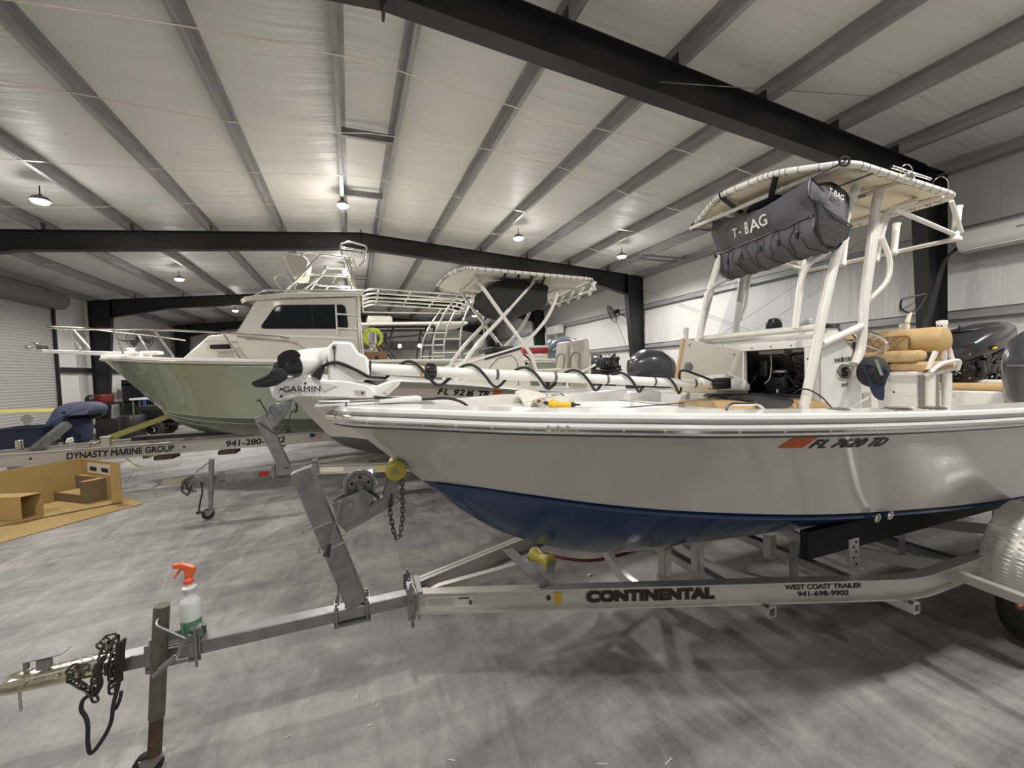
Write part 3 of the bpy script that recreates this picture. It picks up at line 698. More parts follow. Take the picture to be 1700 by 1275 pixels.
# logo on console side
lx = V(2.86, -CW - 0.002, 1.66)
mb = MB(); mb.lathe((2.865, -CW, 1.655), [(0.001, 0.004), (0.07, 0.004), (0.078, 0.0)], (0, -1, 0), 32); o = mb.build('emblem_disc', 'silver', con)
for v in o.data.vertices: v.co.z = 1.655 + (v.co.z - 1.655) * 0.66
mb = MB(); mb.torus((2.865, -CW - 0.004, 1.655), 0.073, 0.004, (0, 1, 0), 36, 6); o = mb.build('emblem_ring', 'chrome', con)
for v in o.data.vertices: v.co.z = 1.655 + (v.co.z - 1.655) * 0.66
text('emblem_letter', 'S', 0.062, (2.865, -CW - 0.006, 1.624), (1, 0, 0), (0, 0, 1), 'ink', con, 0.001, off=0.004, sx=1.5, align='CENTER')
text('console_lettering', 'MASTERS', 0.028, (2.865, -CW - 0.002, 1.722), (1, 0, 0.06), (0, 0, 1), 'inkgrey', con, 0.001, off=0.0004, sx=1.15, align='CENTER')
text('console_lettering', '207', 0.022, (2.875, -CW - 0.002, 1.555), (1, 0, 0.02), (0, 0, 1), 'ink', con, 0.001, sx=1.7, align='CENTER')
mb = MB(); mb.prism([(2.66, -CW, 1.30), (3.12, -CW, 1.46), (3.12, -CW, 1.475), (2.66, -CW, 1.315)], (0, -0.006, 0)); mb.build('moulded_rib', 'rub', con)
mb = MB(); mb.prism([(3.06, -CW, 1.1), (3.16, -CW, 1.1), (3.15, -CW, 1.5), (3.06, -CW, 1.5)], (0, -0.004, 0)); mb.build('recessed_panel', 'greyvinyl', con)
# windscreen
mb = MB(); wp = [(2.68, -0.40, 1.96), (2.68, 0.40, 1.96), (2.86, 0.36, 2.42), (2.86, -0.36, 2.42)]
ws = MB(); ws.add(wp + [V(q) + V(0.004, 0, 0) for q in wp], [(0, 1, 2, 3), (7, 6, 5, 4), (0, 3, 7, 4), (1, 5, 6, 2), (0, 4, 5, 1), (3, 2, 6, 7)]); ws.build('windscreen', 'acrylic', b1, False)
# T-top
tt = empty('t_top', (0, 0, 0)); tt.parent = b1
rim = fillet([(3.815,-0.65,2.854), (2.64,-0.65,2.926), (2.50, -0.30, 2.985), (2.42, 0.08, 3.0), (2.686,0.64,2.987), (3.88, 0.64, 2.90)] + [(3.815,-0.65,2.854)], 0.12, 6)
rim = rim[:-1]
def closed_fillet(pts, r, n=6):
    P = [V(p) for p in pts]; N = len(P); out = []
    for i in range(N):
        a, b, c = P[i - 1], P[i], P[(i + 1) % N]; d1 = min(r, (a - b).length * 0.45); d2 = min(r, (c - b).length * 0.45)
        q1 = b + (a - b).normalized() * d1; q2 = b + (c - b).normalized() * d2
        for k in range(n + 1):
            t = k / n; out.append(q1 * (1 - t) ** 2 + b * 2 * t * (1 - t) + q2 * t * t)
    return out
RP = [(3.792,-0.65,2.848), (2.651,-0.65,2.921), (2.47, -0.28, 3.0), (2.43, 0.12, 3.01), (2.7,0.64,2.988), (3.84, 0.64, 2.89)]
rimp = closed_fillet(RP, 0.10)
MB().tube(rimp, 0.021, 10, True).build('rim_tube', 'canvas_w', tt)
cen = sum((p for p in rimp), V(0, 0, 0)) / len(rimp)
mb = MB(); rings = []
for k, dz in ((1.0, 0.0), (0.7, 0.015), (0.35, 0.02), (0.02, 0.022)): rings.append([cen + (p - cen) * k + V(0, 0, dz) for p in rimp])
mb.loft(rings); mb.loft([[p + V(0, 0, 0.006) for p in r] for r in rings]); mb.build('canopy', 'canvas', tt)
mb = MB()
for i in range(0, len(rimp), 1):
    a = rimp[i]; b = rimp[(i + 1) % len(rimp)]; L = (b - a).length; n = max(int(L / 0.09), 1 if L > 0.03 else 0)
    for k in range(n):
        p = a + (b - a) * ((k + 0.5) / n); d = (b - a).normalized(); mb.torus(p, 0.0225, 0.0018, d + V(0.25, 0.2, 0), 14, 5)
        q = p + (cen - p).normalized() * 0.045; mb.tube([p + V(0, 0, -0.02), q + V(0, 0, -0.004)], 0.0018, 5)
mb.build('lacing', 'inkgrey', tt)
zf, zr = 2.90, 2.84
mb = MB()
for p in ([(2.62, -0.62, 2.925), (2.62, 0.60, 2.94)], [(3.2, -0.62, 2.885), (3.2, 0.60, 2.90)], [(3.2, -0.62, 2.88), (3.2, -0.28, 2.885), (2.60, -0.2, 2.93)], [(3.7, -0.6, 2.85), (3.7, 0.6, 2.87)]): mb.tube(p, 0.016, 8)
mb.tube([(2.6, -0.25, 2.93), (3.75, -0.25, 2.86)], 0.014, 8); mb.tube([(2.6, 0.25, 2.94), (3.75, 0.25, 2.87)], 0.014, 8)
mb.build('roof_frame', 'pipe', tt)
def leg(name, paths, r, m='pipe', parent=None):
    for p in paths:
        mb = MB(); mb.tube(p, r, 10); o = mb.build(name, m, parent)
    return o
for sg, o_ in ((1, -0.5), (-1, 0.5)):
    def P(s, z, y=o_): return (s, y, z)
    leg('front_leg', [catmull([P(2.96, 2.88), P(2.84, 2.654), P(2.615, 2.038), P(2.555, 1.84), P(2.40, 1.35), P(2.33, 1.02)], 5)], 0.029, parent=tt)
    leg('rear_leg', [fillet([P(3.20, 2.88), P(3.17, 2.80), P(3.02, 2.044), P(3.0, 1.80), P(2.93, 1.70)], 0.1)], 0.029, parent=tt)
    leg('brace_tube', [fillet([P(3.28, 2.72), P(3.17, 2.62), P(3.07, 2.2), P(3.05, 2.14)], 0.15), fillet([P(3.62, 2.86, o_), P(3.28, 2.76, o_), P(3.16, 2.4, o_)], 0.2)], 0.021, parent=tt)
    leg('grab_loop', [fillet([P(3.17, 2.55, o_ - 0.03 * sg), P(3.23, 2.40, o_ - 0.05 * sg), P(3.2, 2.25, o_ - 0.05 * sg), P(3.08, 2.13, o_)], 0.08)], 0.016, parent=tt)
    leg('side_brace', [[P(2.60, 1.84), P(3.01, 1.96)]], 0.024, parent=tt)
    leg('grab_rail', [fillet([P(2.79, 2.45, 0.36 * -sg if False else o_ + 0.1 * sg), P(2.58, 2.36, o_ + 0.1 * sg), P(2.50, 1.95, o_ + 0.1 * sg)], 0.16)], 0.02, parent=tt)
    pp = MB(); pp.lathe((2.33, o_, 1.0), [(0.05, 0), (0.05, 0.012), (0.03, 0.014)]); pp.build('foot_plate', 'pipe', tt)
leg('console_rail', [[(2.585,-0.5,1.95), (2.60, 0.5, 1.955)]], 0.024, parent=tt)
leg('console_rail', [fillet([(2.92, 0.40, 2.52), (2.90, -0.40, 2.48)], 0.1)], 0.014, parent=tt)
# rocket launchers at the rear edge
mb = MB(); mb.tube([(4.02, -0.58, 2.60), (4.02, 0.58, 2.62)], 0.017, 8); mb.tube([(3.25, -0.56, 2.74), (4.02, -0.56, 2.62)], 0.015, 8); mb.tube([(3.25, 0.56, 2.76), (4.02, 0.56, 2.64)], 0.015, 8)
mb.tube([(3.84, -0.60, 2.84), (4.02, -0.58, 2.64)], 0.015, 8); mb.tube([(3.84, 0.60, 2.86), (4.02, 0.58, 2.66)], 0.015, 8); mb.build('rod_rack_frame', 'pipe', tt)
for y in (-0.56, -0.19, 0.19, 0.56):
    mb = MB(); mb.lathe((3.98, y, 2.58), [(0.001, 0.0), (0.026, 0.0), (0.029, 0.005), (0.029, 0.02), (0.024, 0.03), (0.024, 0.24), (0.03, 0.26), (0.024, 0.26)], (0.18, 0, 1), 18); mb.build('rod_holder', 'pipe', tt)
# outrigger clip on top edge and thin wires
mb = MB(); q1 = V((3.022,-0.66,2.923)); q2 = V((3.449,-0.66,2.889)); mb.cyl(q1 + V(0, 0, .02), q2 + V(0, 0, .03), 0.010, 0.008); mb.ell(V((3.179,-0.67,2.897)), (0.05, 0.03, 0.028)); mb.torus(V((3.16,-0.67,2.925)), 0.045, 0.003, (0.2, 1, 0.1)); mb.torus(V((3.531,-0.67,2.867)), 0.07, 0.002, (0.2, 1, 0.2)); mb.build('outrigger_base', 'chrome', tt)
# far side handrail of the cockpit, leaning post
lp = empty('leaning_post', (0, 0, 0)); lp.parent = b1
mb = MB(); rings = []
def cushion(mb, x0, x1, z0, z1, y0, y1, r=0.04): return mb.rbox((x0, y0, z0), (x1, y1, z1), r, 5)
mb = MB(); rr = []
bk = [(4.00, 1.785), (4.10, 1.77), (4.15, 1.82), (4.14, 1.90), (4.08, 1.955), (4.00, 1.955), (3.955, 1.90), (3.96, 1.83)]
for yy, k in ((-0.50, 0.4), (-0.485, 0.85), (-0.45, 1.0), (0.45, 1.0), (0.485, 0.85), (0.50, 0.4)):
    c_ = (4.05, 1.865); rr.append([V(c_[0] + (a - c_[0]) * k, yy, c_[1] + (b - c_[1]) * k) for a, b in [(q.x, q.z) for q in catmull([(a, 0, b) for a, b in bk], 4, True)]])
mb.loft(rr, True, True); mb.build('backrest', 'tan', lp)
mb = MB(); mb.bb((3.948, -0.30, 1.79), (3.953, 0.30, 1.90)); o = mb.build('backrest_panel', 'tan_q', lp)
mb = MB(); mb.tube(fillet([(3.95, 0.31, 1.79), (3.95, 0.31, 1.905), (3.95, -0.31, 1.905), (3.95, -0.31, 1.79)], 0.03), 0.0035, 6)
for k in range(-9, 10):
    y = k * 0.06
    for s_ in (-1, 1):
        a = (3.946, y, 1.79); b = (3.946, y + s_ * 0.11, 1.90)
        if abs(a[1]) < 0.3 and abs(b[1]) < 0.3: mb.tube([a, b], 0.0012, 4)
mb.build('backrest_piping', 'tan_d', lp)
mb = MB(); mb.rbox((3.70, -0.47, 1.70), (3.86, 0.47, 1.785), 0.035, 5); mb.build('bolster_cushion', 'tan', lp)
mb = MB(); mb.rbox((3.74, -0.27, 1.625), (4.14, 0.46, 1.695), 0.025, 4); mb.build('seat_cushion', 'tan_q', lp)
mb = MB(); mb.rbox((3.74, -0.49, 1.625), (4.16, -0.275, 1.695), 0.025, 4); mb.build('seat_cushion', 'tan', lp)
for sg in (-1, 1):
    leg('post_leg', [[(3.86, 0.47 * sg, 1.0), (3.87, 0.47 * sg, 1.60)]], 0.030, parent=lp)
    leg('post_leg', [[(4.10, 0.47 * sg, 1.0), (4.09, 0.47 * sg, 1.60)]], 0.030, parent=lp)
    leg('arm_frame', [fillet([(3.80, 0.48 * sg, 1.60), (4.18, 0.48 * sg, 1.63), (4.13, 0.46 * sg, 1.82)], 0.06), fillet([(3.80, 0.50 * sg, 1.615), (3.90, 0.52 * sg, 1.68), (4.16, 0.52 * sg, 1.70), (4.16, 0.50 * sg, 1.62)], 0.08)], 0.016, parent=lp)
    mb = MB(); mb.prism([(3.77, 0.485 * sg, 1.64), (3.80, 0.485 * sg, 1.64), (3.90, 0.485 * sg, 1.76), (3.87, 0.485 * sg, 1.775)], (0, 0.02 * sg, 0)); mb.build('hinge_arm', 'pipe', lp)
mb = MB(); mb.rbox((3.72, -0.46, 1.595), (4.18, 0.46, 1.625), 0.01); mb.bb((3.80, -0.42, 1.02), (3.82, 0.46, 1.595)); mb.bb((4.1, -0.42, 1.02), (4.12, 0.46, 1.595)); mb.bb((3.80, -0.415, 1.0), (4.1, -0.40, 1.25)); mb.build('seat_base', 'gel', lp)
mb = MB(); mb.bb((3.794, -0.42, 1.44), (3.80, 0.44, 1.448)); mb.bb((3.794, -0.42, 1.30), (3.80, 0.44, 1.306)); mb.build('base_seam', 'rub', lp)
mb = MB()
for y, z in ((-0.25, 1.55), (0.22, 1.54), (0.22, 1.46), (-0.28, 1.46)): mb.ell((3.795, y, z), (0.004, 0.008, 0.008), 8, 5)
mb.build('base_screws', 'steel', lp)
for y in (-0.40, -0.16):
    mb = MB(); c = (4.19, y, 1.88); mb.lathe(c, [(0.030, -0.2), (0.032, 0.10), (0.036, 0.125), (0.03, 0.135), (0.001, 0.14)]); mb.build('rod_holder', 'pipe', lp)
text('holder_mark', 'M', 0.035, (4.152, -0.385, 1.945), (0, -1, 0), (0, 0, 1), 'ink', lp, 0.001)
# stern bench
mb = MB(); mb.rbox((5.02, -0.42, 1.0), (5.32, 0.9, 1.40), 0.02); mb.build('stern_locker', 'gel', b1)
mb = MB(); mb.bb((5.012, -0.25, 1.05), (5.02, 0.8, 1.395)); mb.build('locker_panel', 'deck', b1)
mb = MB()
for c in ((5.01, -0.13, 1.36), (5.01, 0.05, 1.385)): mb.ell(c, (0.005, 0.014, 0.01))
mb.build('locker_latch', 'chrome', b1)
mb = MB(); mb.rbox((5.10, -0.46, 1.40), (5.36, 0.9, 1.465), 0.03, 4); mb.rbox((5.12, -0.46, 1.15), (5.30, -0.28, 1.42), 0.04, 4); mb.build('stern_cushion', 'tan', b1)
mb = MB(); mb.rbox((4.40, -0.2, 1.0), (4.7, 0.3, 1.27), 0.03); mb.build('bait_well', 'gel', b1)
mb = MB(); mb.rbox((5.36, -0.50, 1.0), (5.44, 1.0, 1.49), 0.02); mb.build('transom_cap', 'gel', b1)
# cockpit side hardware on the near cap
def on_cap(s_, w=0.10):
    best = min(range(len(H.G)), key=lambda i: abs(H.G[i].x - s_)); g = H.G[best]; return V(g.x, g.y + w, g.z + 0.068)
for s_ in (2.35, 2.58):
    c = on_cap(s_, 0.11); mb = MB(); mb.lathe(c, [(0.001, 0.006), (0.042, 0.009), (0.055, 0.003), (0.056, 0.0)], seg=28)
    for v in range(len(mb.v)): x, y, z = mb.v[v]; mb.v[v] = (c.x + (x - c.x) * 1.35, y, z)
    mb.build('rod_holder_flange', 'chrome', b1)
c = on_cap(2.0, 0.16); mb = MB(); mb.lathe(c, [(0.001, 0.004), (0.035, 0.006), (0.05, 0.0)], seg=24); mb.build('cap_vent', 'inkgrey', b1)
mb = MB(); c = on_cap(1.45, 0.16); mb.tube(fillet([c + V(-0.10, 0, -0.01), c + V(-0.08, 0, 0.032), c + V(0.10, 0, 0.022), c + V(0.14, 0, -0.01)], 0.03), 0.008, 8); mb.build('cap_handle', 'chrome', b1)
# registration numbers and decal on the near side
def hull_frame(Hh, s_, t):
    i = min(range(len(Hh.G)), key=lambda k: abs(Hh.side_pt(k, t).x - s_)); p = Hh.side_pt(i, t); q = Hh.side_pt(i + 1, t); u = Hh.side_pt(i, t + 0.05) - p
    x = (q - p).normalized(); n = x.cross(u).normalized(); return p, x, u, n
def hull_text(Hh, s, size, s0, t, m, parent, name='registration_number', shear=0.25, adv=None, off=0.0011, sx=1.1):
    """letters set one by one along the flare so that they follow the hull"""
    x_ = s0
    for ch in s:
        if ch != ' ':
            p, x, u, n = hull_frame(Hh, x_, t)
            i = min(range(len(Hh.G) - 1), key=lambda k: abs(Hh.side_pt(k, t).x - x_)); p = p + x * (x_ - p.x)
            mb_o = text('letter_tmp', ch, size, p + n * (0.003 if n.y < 0 else -0.003), x, u, m, None, 0.0008, shear, off, sx); yield mb_o
        x_ += (adv or size * 0.78) * (0.55 if ch in ' 1' else 1.0)
def join_meshes(name, objs, parent):
    vs, fs = [], []; mt = objs[0].data.materials[0]
    for o in objs:
        k = len(vs); vs += [tuple(v.co) for v in o.data.vertices]; fs += [tuple(i + k for i in p.vertices) for p in o.data.polygons]
        bpy.data.objects.remove(o)
    me = bpy.data.meshes.new(name); me.from_pydata(vs, [], fs); me.materials.append(mt); o = bpy.data.objects.new(name, me); COL.objects.link(o); o.parent = parent; return o
join_meshes('registration_number', list(hull_text(H, 'FL 7620 TD', 0.056, 1.695, 0.80, 'ink', b1, adv=0.046)), b1)
mb = MB(); qs = []
for s_, t in ((1.545, 0.80), (1.665, 0.80), (1.70, 0.93), (1.58, 0.93)):
    i = min(range(len(H.G) - 1), key=lambda k: abs(H.side_pt(k, t).x - s_)); p = H.side_pt(i, t); x = (H.side_pt(i + 1, t) - p).normalized(); qs.append(p + x * (s_ - p.x) + V(0, -0.003, 0))
mb.prism(qs, (0, -0.001, 0)); st = mb.build('registration_sticker', 'sticker', b1, False)
text('sticker_number', '25', 0.02, V(qs[0]) + V(0.045, -0.0035, 0.022), (V(qs[1]) - V(qs[0])), (V(qs[3]) - V(qs[0])), 'ystick', st, 0.0004, off=0.001)
text('sticker_word', 'FLORIDA', 0.009, V(qs[0]) + V(0.03, -0.0035, 0.006), (V(qs[1]) - V(qs[0])), (V(qs[3]) - V(qs[0])), 'whiteink', st, 0.0004)
mb = MB(); mb.ell((0.585, -0.30, 1.135), (0.001, 0.001, 0.001)) 
# own outboard, cowling half open
ob = empty('outboard_motor', (0, 0, 0)); ob.parent = b1
def sweep_x(mb, secs, n=6, R=None, c=None):
    """secs: (x, z_centre, half_width, half_height, power) superellipse rings along x"""
    rings = []
    for x, y, zc, hw, hh, pw in secs:
        ring = []
        for k in range(24):
            t = 2 * PI * k / 24; a, b = math.cos(t), math.sin(t)
            ring.append(V(x, y + hw * math.copysign(abs(a) ** pw, a), zc + hh * math.copysign(abs(b) ** pw, b)))
        rings.append(ring)
    return mb.loft(rings, True, True)
mb = MB(); sweep_x(mb, [(5.21, 0, 1.76, 0.12, 0.05, 0.6), (5.25, 0, 1.775, 0.20, 0.10, 0.6), (5.42, 0, 1.82, 0.235, 0.135, 0.6), (5.7, 0, 1.88, 0.24, 0.135, 0.6), (5.92, 0, 1.925, 0.22, 0.125, 0.6), (6.02, 0, 1.94, 0.16, 0.09, 0.6), (6.04, 0, 1.94, 0.10, 0.05, 0.6)]); mb.build('engine_cowl', M['cowlblk'], ob)
mb = MB(); sweep_x(mb, [(5.40, 0, 1.965, 0.02, 0.008, 1), (5.5, 0, 1.98, 0.1, 0.012, 0.8), (5.9, 0, 2.04, 0.12, 0.012, 0.8), (6.0, 0, 2.055, 0.06, 0.008, 0.8)]); mb.ell((5.38, -0.02, 2.0), (0.012, 0.012, 0.03)); mb.build('cowl_vent', 'blk', ob)
mb = MB(); mb.ell((5.42, -0.20, 1.80), (0.06, 0.05, 0.035)); mb.build('cowl_recess', 'dark', ob)
mb = MB(); mb.ell((5.42, -0.245, 1.785), (0.028, 0.02, 0.014)); mb.build('oil_cap', 'yellow', ob)
mb = MB(); random.seed(5); mb.rbox((5.28, -0.17, 1.45), (5.98, 0.17, 1.80), 0.05)
for k in range(60):
    x_ = random.uniform(5.32, 5.93); z_ = random.uniform(1.48, 1.80); r = random.uniform(0.012, 0.035)
    if k % 3 == 0: mb.rbox((x_ - r * 1.4, -0.205, z_ - r), (x_ + r * 1.4, -0.17, z_ + r), 0.006, 2)
    elif k % 3 == 1: mb.cyl((x_ - r * 2, -0.19, z_), (x_ + r * 2, -0.19, z_ + random.uniform(-0.03, 0.03)), r * 0.5, seg=10)
    else: mb.lathe((x_, -0.17, z_), [(r, 0), (r, 0.03), (r * 0.6, 0.035), (0.001, 0.035)], (0, -1, 0), 14)
for k in range(26):
    y_ = random.uniform(-0.16, 0.16); z_ = random.uniform(1.48, 1.78); r = random.uniform(0.012, 0.03)
    if k % 2: mb.rbox((5.255, y_ - r, z_ - r), (5.29, y_ + r, z_ + r), 0.006, 2)
    else: mb.cyl((5.265, y_ - r * 2, z_), (5.265, y_ + r * 2, z_ + random.uniform(-0.03, 0.03)), r * 0.45, seg=10)
for k in range(8): mb.tube(catmull([(random.uniform(5.3, 5.9), -0.2, random.uniform(1.5, 1.8)) for _ in range(4)], 5), 0.007, 6)
mb.torus((5.265, 0.0, 1.60), 0.07, 0.018, (1, 0, 0)); mb.build('powerhead', 'blk', ob)
mb = MB()
for k in range(34):
    c = (random.uniform(5.28, 5.95), -0.225, random.uniform(1.48, 1.80)) if k % 2 else (5.225, random.uniform(-0.17, 0.17), random.uniform(1.48, 1.77)); r = random.uniform(0.004, 0.011); mb.ell(c, (r, r, r), 8, 5)
for k in range(5): mb.tube([(5.215, random.uniform(-0.15, 0.15), random.uniform(1.5, 1.75)), (5.215, random.uniform(-0.15, 0.15), random.uniform(1.5, 1.75))], 0.003, 5)
mb.build('engine_fittings', 'chrome', ob)
mb = MB(); sweep_x(mb, [(5.35, 0, 1.35, 0.14, 0.12, 0.6), (5.6, 0, 1.34, 0.16, 0.13, 0.6), (5.92, 0, 1.36, 0.12, 0.10, 0.6)]); mb.rbox((5.45, -0.08, 0.70), (5.75, 0.08, 1.30), 0.04); mb.rbox((5.40, -0.2, 0.55), (5.95, 0.2, 0.58), 0.01); sweep_x(mb, [(5.35, 0, 0.42, 0.02, 0.02, 1), (5.5, 0, 0.42, 0.06, 0.06, 1), (5.8, 0, 0.42, 0.06, 0.06, 1), (5.92, 0, 0.42, 0.04, 0.04, 1)]); mb.build('midsection', 'blk', ob)
# ---- trolling motor stowed on the bow
tm = empty('trolling_motor', (0, 0, 0)); tm.parent = b1
TY = 0.03
S0 = V((-0.145,0.03,1.783)); S1 = V((2.222,0.03,1.589)); sd = (S1 - S0).normalized()
up = V(0, 0, 1); up = (up - sd * up.dot(sd)).normalized(); sw = sd.cross(up)
mb = MB(); ring = []
def sring(c, a, b, n=20): return [c + sw * a * math.cos(2 * PI * k / n) + up * b * math.sin(2 * PI * k / n) for k in range(n)]
mb.loft([sring(S0, 0.026, 0.030), sring(S1, 0.026, 0.030)], True, True); mb.build('shaft', 'rub', tm)
mb = MB()
for t in (0.13, 0.30, 0.46, 0.62, 0.78, 0.93):
    c = S0.lerp(S1, t); mb.loft([sring(c, 0.0268, 0.0308), sring(c + sd * 0.018, 0.0268, 0.0308)], True, True)
mb.build('shaft_bands', 'inkgrey', tm)
c = S0.lerp(S1, 0.115); mb = MB(); mb.loft([sring(c, 0.030, 0.034), sring(c + sd * 0.012, 0.030, 0.034)], True, True); mb.build('depth_ring', 'ystick', tm)
c = S0.lerp(S1, 0.125); mb = MB(); mb.loft([sring(c, 0.036, 0.037), sring(c + sd * 0.01, 0.042, 0.043), sring(c + sd * 0.055, 0.042, 0.043), sring(c + sd * 0.065, 0.034, 0.035)], True, True)
for k in range(14):
    t = 2 * PI * k / 14; q = c + sw * 0.041 * math.cos(t) + up * 0.043 * math.sin(t); mb.cyl(q + sd * 0.012, q + sd * 0.054, 0.004, seg=6)
mb.build('depth_collar', 'blk', tm)
# coiled cable round the shaft
pts = []; turns = 6.0; n = 150
for k in range(n + 1):
    t = k / n; a = -0.6 + 2 * PI * turns * t; r1, r2 = 0.045, 0.062
    z = math.sin(a) * r2 - 0.012; pts.append(S0.lerp(S1, 0.04 + 0.86 * t) - sw * math.cos(a) * r1 + up * z)
e = S1
pre_ = [V((-0.368,-0.02,1.784)), V((-0.343,-0.04,1.807)), V((-0.287,-0.05,1.817)), V((-0.204,-0.06,1.778)), V((-0.143,-0.05,1.739))]
MB().tube(catmull(pre_, 6) + pts + catmull([pts[-1], V((1.9,-0.02,1.697)), V((2.05,-0.03,1.662)), V((2.206,-0.05,1.6))], 6)[1:], 0.0085, 8).build('coiled_cable', 'blkrub', tm)
mb = MB(); q0, q1 = V((-0.39,-0.04,1.743)), V((-0.358,-0.03,1.795))
for k in range(7):
    q = q0.lerp(q1, k / 6); mb.lathe(q, [(0.026 - 0.0022 * k, 0), (0.026 - 0.0022 * k, 0.006), (0.020 - 0.002 * k, 0.007), (0.020 - 0.002 * k, 0.010)], (q1 - q0))
mb.build('cable_boot', 'blkrub', tm)
# control head at the far end
h0 = V((2.131,0.03,1.611)); h1 = V((2.556,0.03,1.564)); hd = (h1 - h0).normalized()
mb = MB(); L = (h1 - h0).length
def hring(t, w, hh, dz=0): 
    c = h0 + hd * L * t + V(0, 0, dz); return [c + sw * w * math.copysign(abs(math.cos(a)) ** 0.6, math.cos(a)) + V(0, 0, 1) * hh * math.copysign(abs(math.sin(a)) ** 0.6, math.sin(a)) for a in [2 * PI * k / 24 for k in range(24)]]
mb.loft([hring(0, 0.03, 0.035), hring(0.12, 0.05, 0.045, 0.004), hring(0.45, 0.065, 0.062, 0.008), hring(0.62, 0.066, 0.064, 0.006), hring(0.88, 0.062, 0.052, -0.004), hring(1.0, 0.045, 0.034, -0.012)], True, True); mb.build('control_head', 'rub', tm)
mb = MB(); mb.rbox(V((2.168,-0.075,1.636)), V((2.307,-0.03,1.556)), 0.01); mb.cyl(V((2.134,-0.07,1.599)), V((2.223,-0.075,1.595)), 0.013); mb.loft([sring(S1 - sd * 0.01, 0.034, 0.036), sring(S1 + sd * 0.012, 0.034, 0.036)], True, True); mb.ell(S1 + up * 0.036, (0.014, 0.01, 0.012)); mb.build('cable_socket', 'blk', tm)
text('head_lettering', 'GARMIN', 0.017, V((2.379,-0.03,1.631)) + V(0, -0.004, 0.006), (-0.95, 0, 0.28), (0.0, -0.35, -0.8), 'inkgrey', tm, 0.0008)
# steering housing and pod
mb = MB(); hb = [(-0.335, 1.74), (-0.325, 1.90), (-0.30, 1.925), (-0.215, 1.92), (-0.185, 1.865), (-0.145, 1.845), (-0.135, 1.75), (-0.17, 1.715), (-0.32, 1.715)]
mb.prism([(a, -0.045, b) for a, b in hb], (0, 0.13, 0)); mb.build('steering_housing', 'rub', tm, bev=0.012)
mb = MB(); c0 = V(-0.30, 0.02, 1.785); c1 = S0 + sd * 0.005
mb.loft([sring(c0, 0.06, 0.06), sring(c0 + sd * 0.05, 0.068, 0.07), sring(c1 - sd * 0.03, 0.062, 0.062), sring(c1, 0.050, 0.050)], True, True); mb.build('drive_barrel', 'rub', tm)
MB().loft([sring(c1, 0.040, 0.046), sring(c1 + sd * 0.012, 0.038, 0.044)], True, True).build('barrel_seal', 'blk', tm)
mb = MB(); mb.bb((-0.305, -0.05, 1.885), (-0.29, -0.045, 1.905)); mb.cyl((-0.30, -0.05, 1.80), (-0.297, -0.055, 1.89), 0.004); mb.ell((-0.297, -0.055, 1.895), (0.01, 0.008, 0.012)); mb.build('pull_lever', 'inkgrey', tm)
P0 = V((-0.54,-0.1,1.794)); P1 = V((-0.304,0.12,1.867)); pd = (P1 - P0).normalized()
def pring(t, r): return [P0 + pd * t + pa * r * math.cos(2 * PI * k / 24) + pb * r * math.sin(2 * PI * k / 24) for k in range(24)]
pa = pd.orthogonal().normalized(); pb = pd.cross(pa)
mb = MB(); mb.loft([pring(0.085, 0.058), pring(0.095, 0.064), pring(0.17, 0.062), pring(0.25, 0.05), pring(0.33, 0.04), pring(0.38, 0.02)], True, True)
mb.prism([V((-0.453,-0,1.859)), V((-0.344,-0,1.85)), V((-0.341,-0,1.789)), V((-0.442,-0,1.793))], (0, 0.05, 0)); mb.build('motor_pod', 'rub', tm)
mb = MB(); mb.loft([pring(-0.005, 0.012), pring(-0.004, 0.030), pring(0.03, 0.040), pring(0.082, 0.060)], True, True); mb.loft([pring(-0.02, 0.014), pring(-0.004, 0.018)], True, True); pr = mb.build('propeller_hub', 'blkgloss', tm)
MB().loft([pring(-0.026, 0.006), pring(-0.014, 0.011)], True, True).build('propeller_nut', 'chrome', pr)
for sgn, tip, mid1, mid2 in ((1, (-0.443,-0.15,1.857), (-0.526,-0.15,1.854), (-0.469,-0.15,1.872)), (-1, (-0.636,-0.14,1.735), (-0.616,-0.13,1.715), (-0.574,-0.13,1.779))):
    mb = MB(); tip = V(tip); m1 = V(mid1); m2 = V(mid2); root = P0 + pd * 0.03; 
    if sgn > 0: outl = [V((-0.526,-0.15,1.81)), V((-0.532,-0.16,1.842)), V((-0.512,-0.16,1.866)), V((-0.482,-0.16,1.877)), V((-0.454,-0.15,1.874)), V((-0.439,-0.14,1.852)), V((-0.452,-0.14,1.833)), V((-0.483,-0.14,1.82)), V((-0.502,-0.15,1.798))]
    else: outl = [V((-0.549,-0.16,1.794)), V((-0.572,-0.17,1.767)), V((-0.614,-0.18,1.745)), V((-0.633,-0.18,1.733)), V((-0.62,-0.18,1.716)), V((-0.575,-0.17,1.711)), V((-0.534,-0.16,1.722)), V((-0.495,-0.15,1.753)), V((-0.512,-0.15,1.793))]
    oc = catmull(outl, 4, True); cc = sum(oc, V(0, 0, 0)) / len(oc)
    nb = V(0.05, -0.018, 0.01) * 0.35
    mb.loft([[cc] * len(oc), [cc + (p - cc) * 0.6 - pd * 0.008 for p in oc], oc, [cc + (p - cc) * 0.6 + pd * 0.012 for p in oc], [cc + pd * 0.013] * len(oc)], True, False); mb.build('propeller_blade', 'blk', pr)
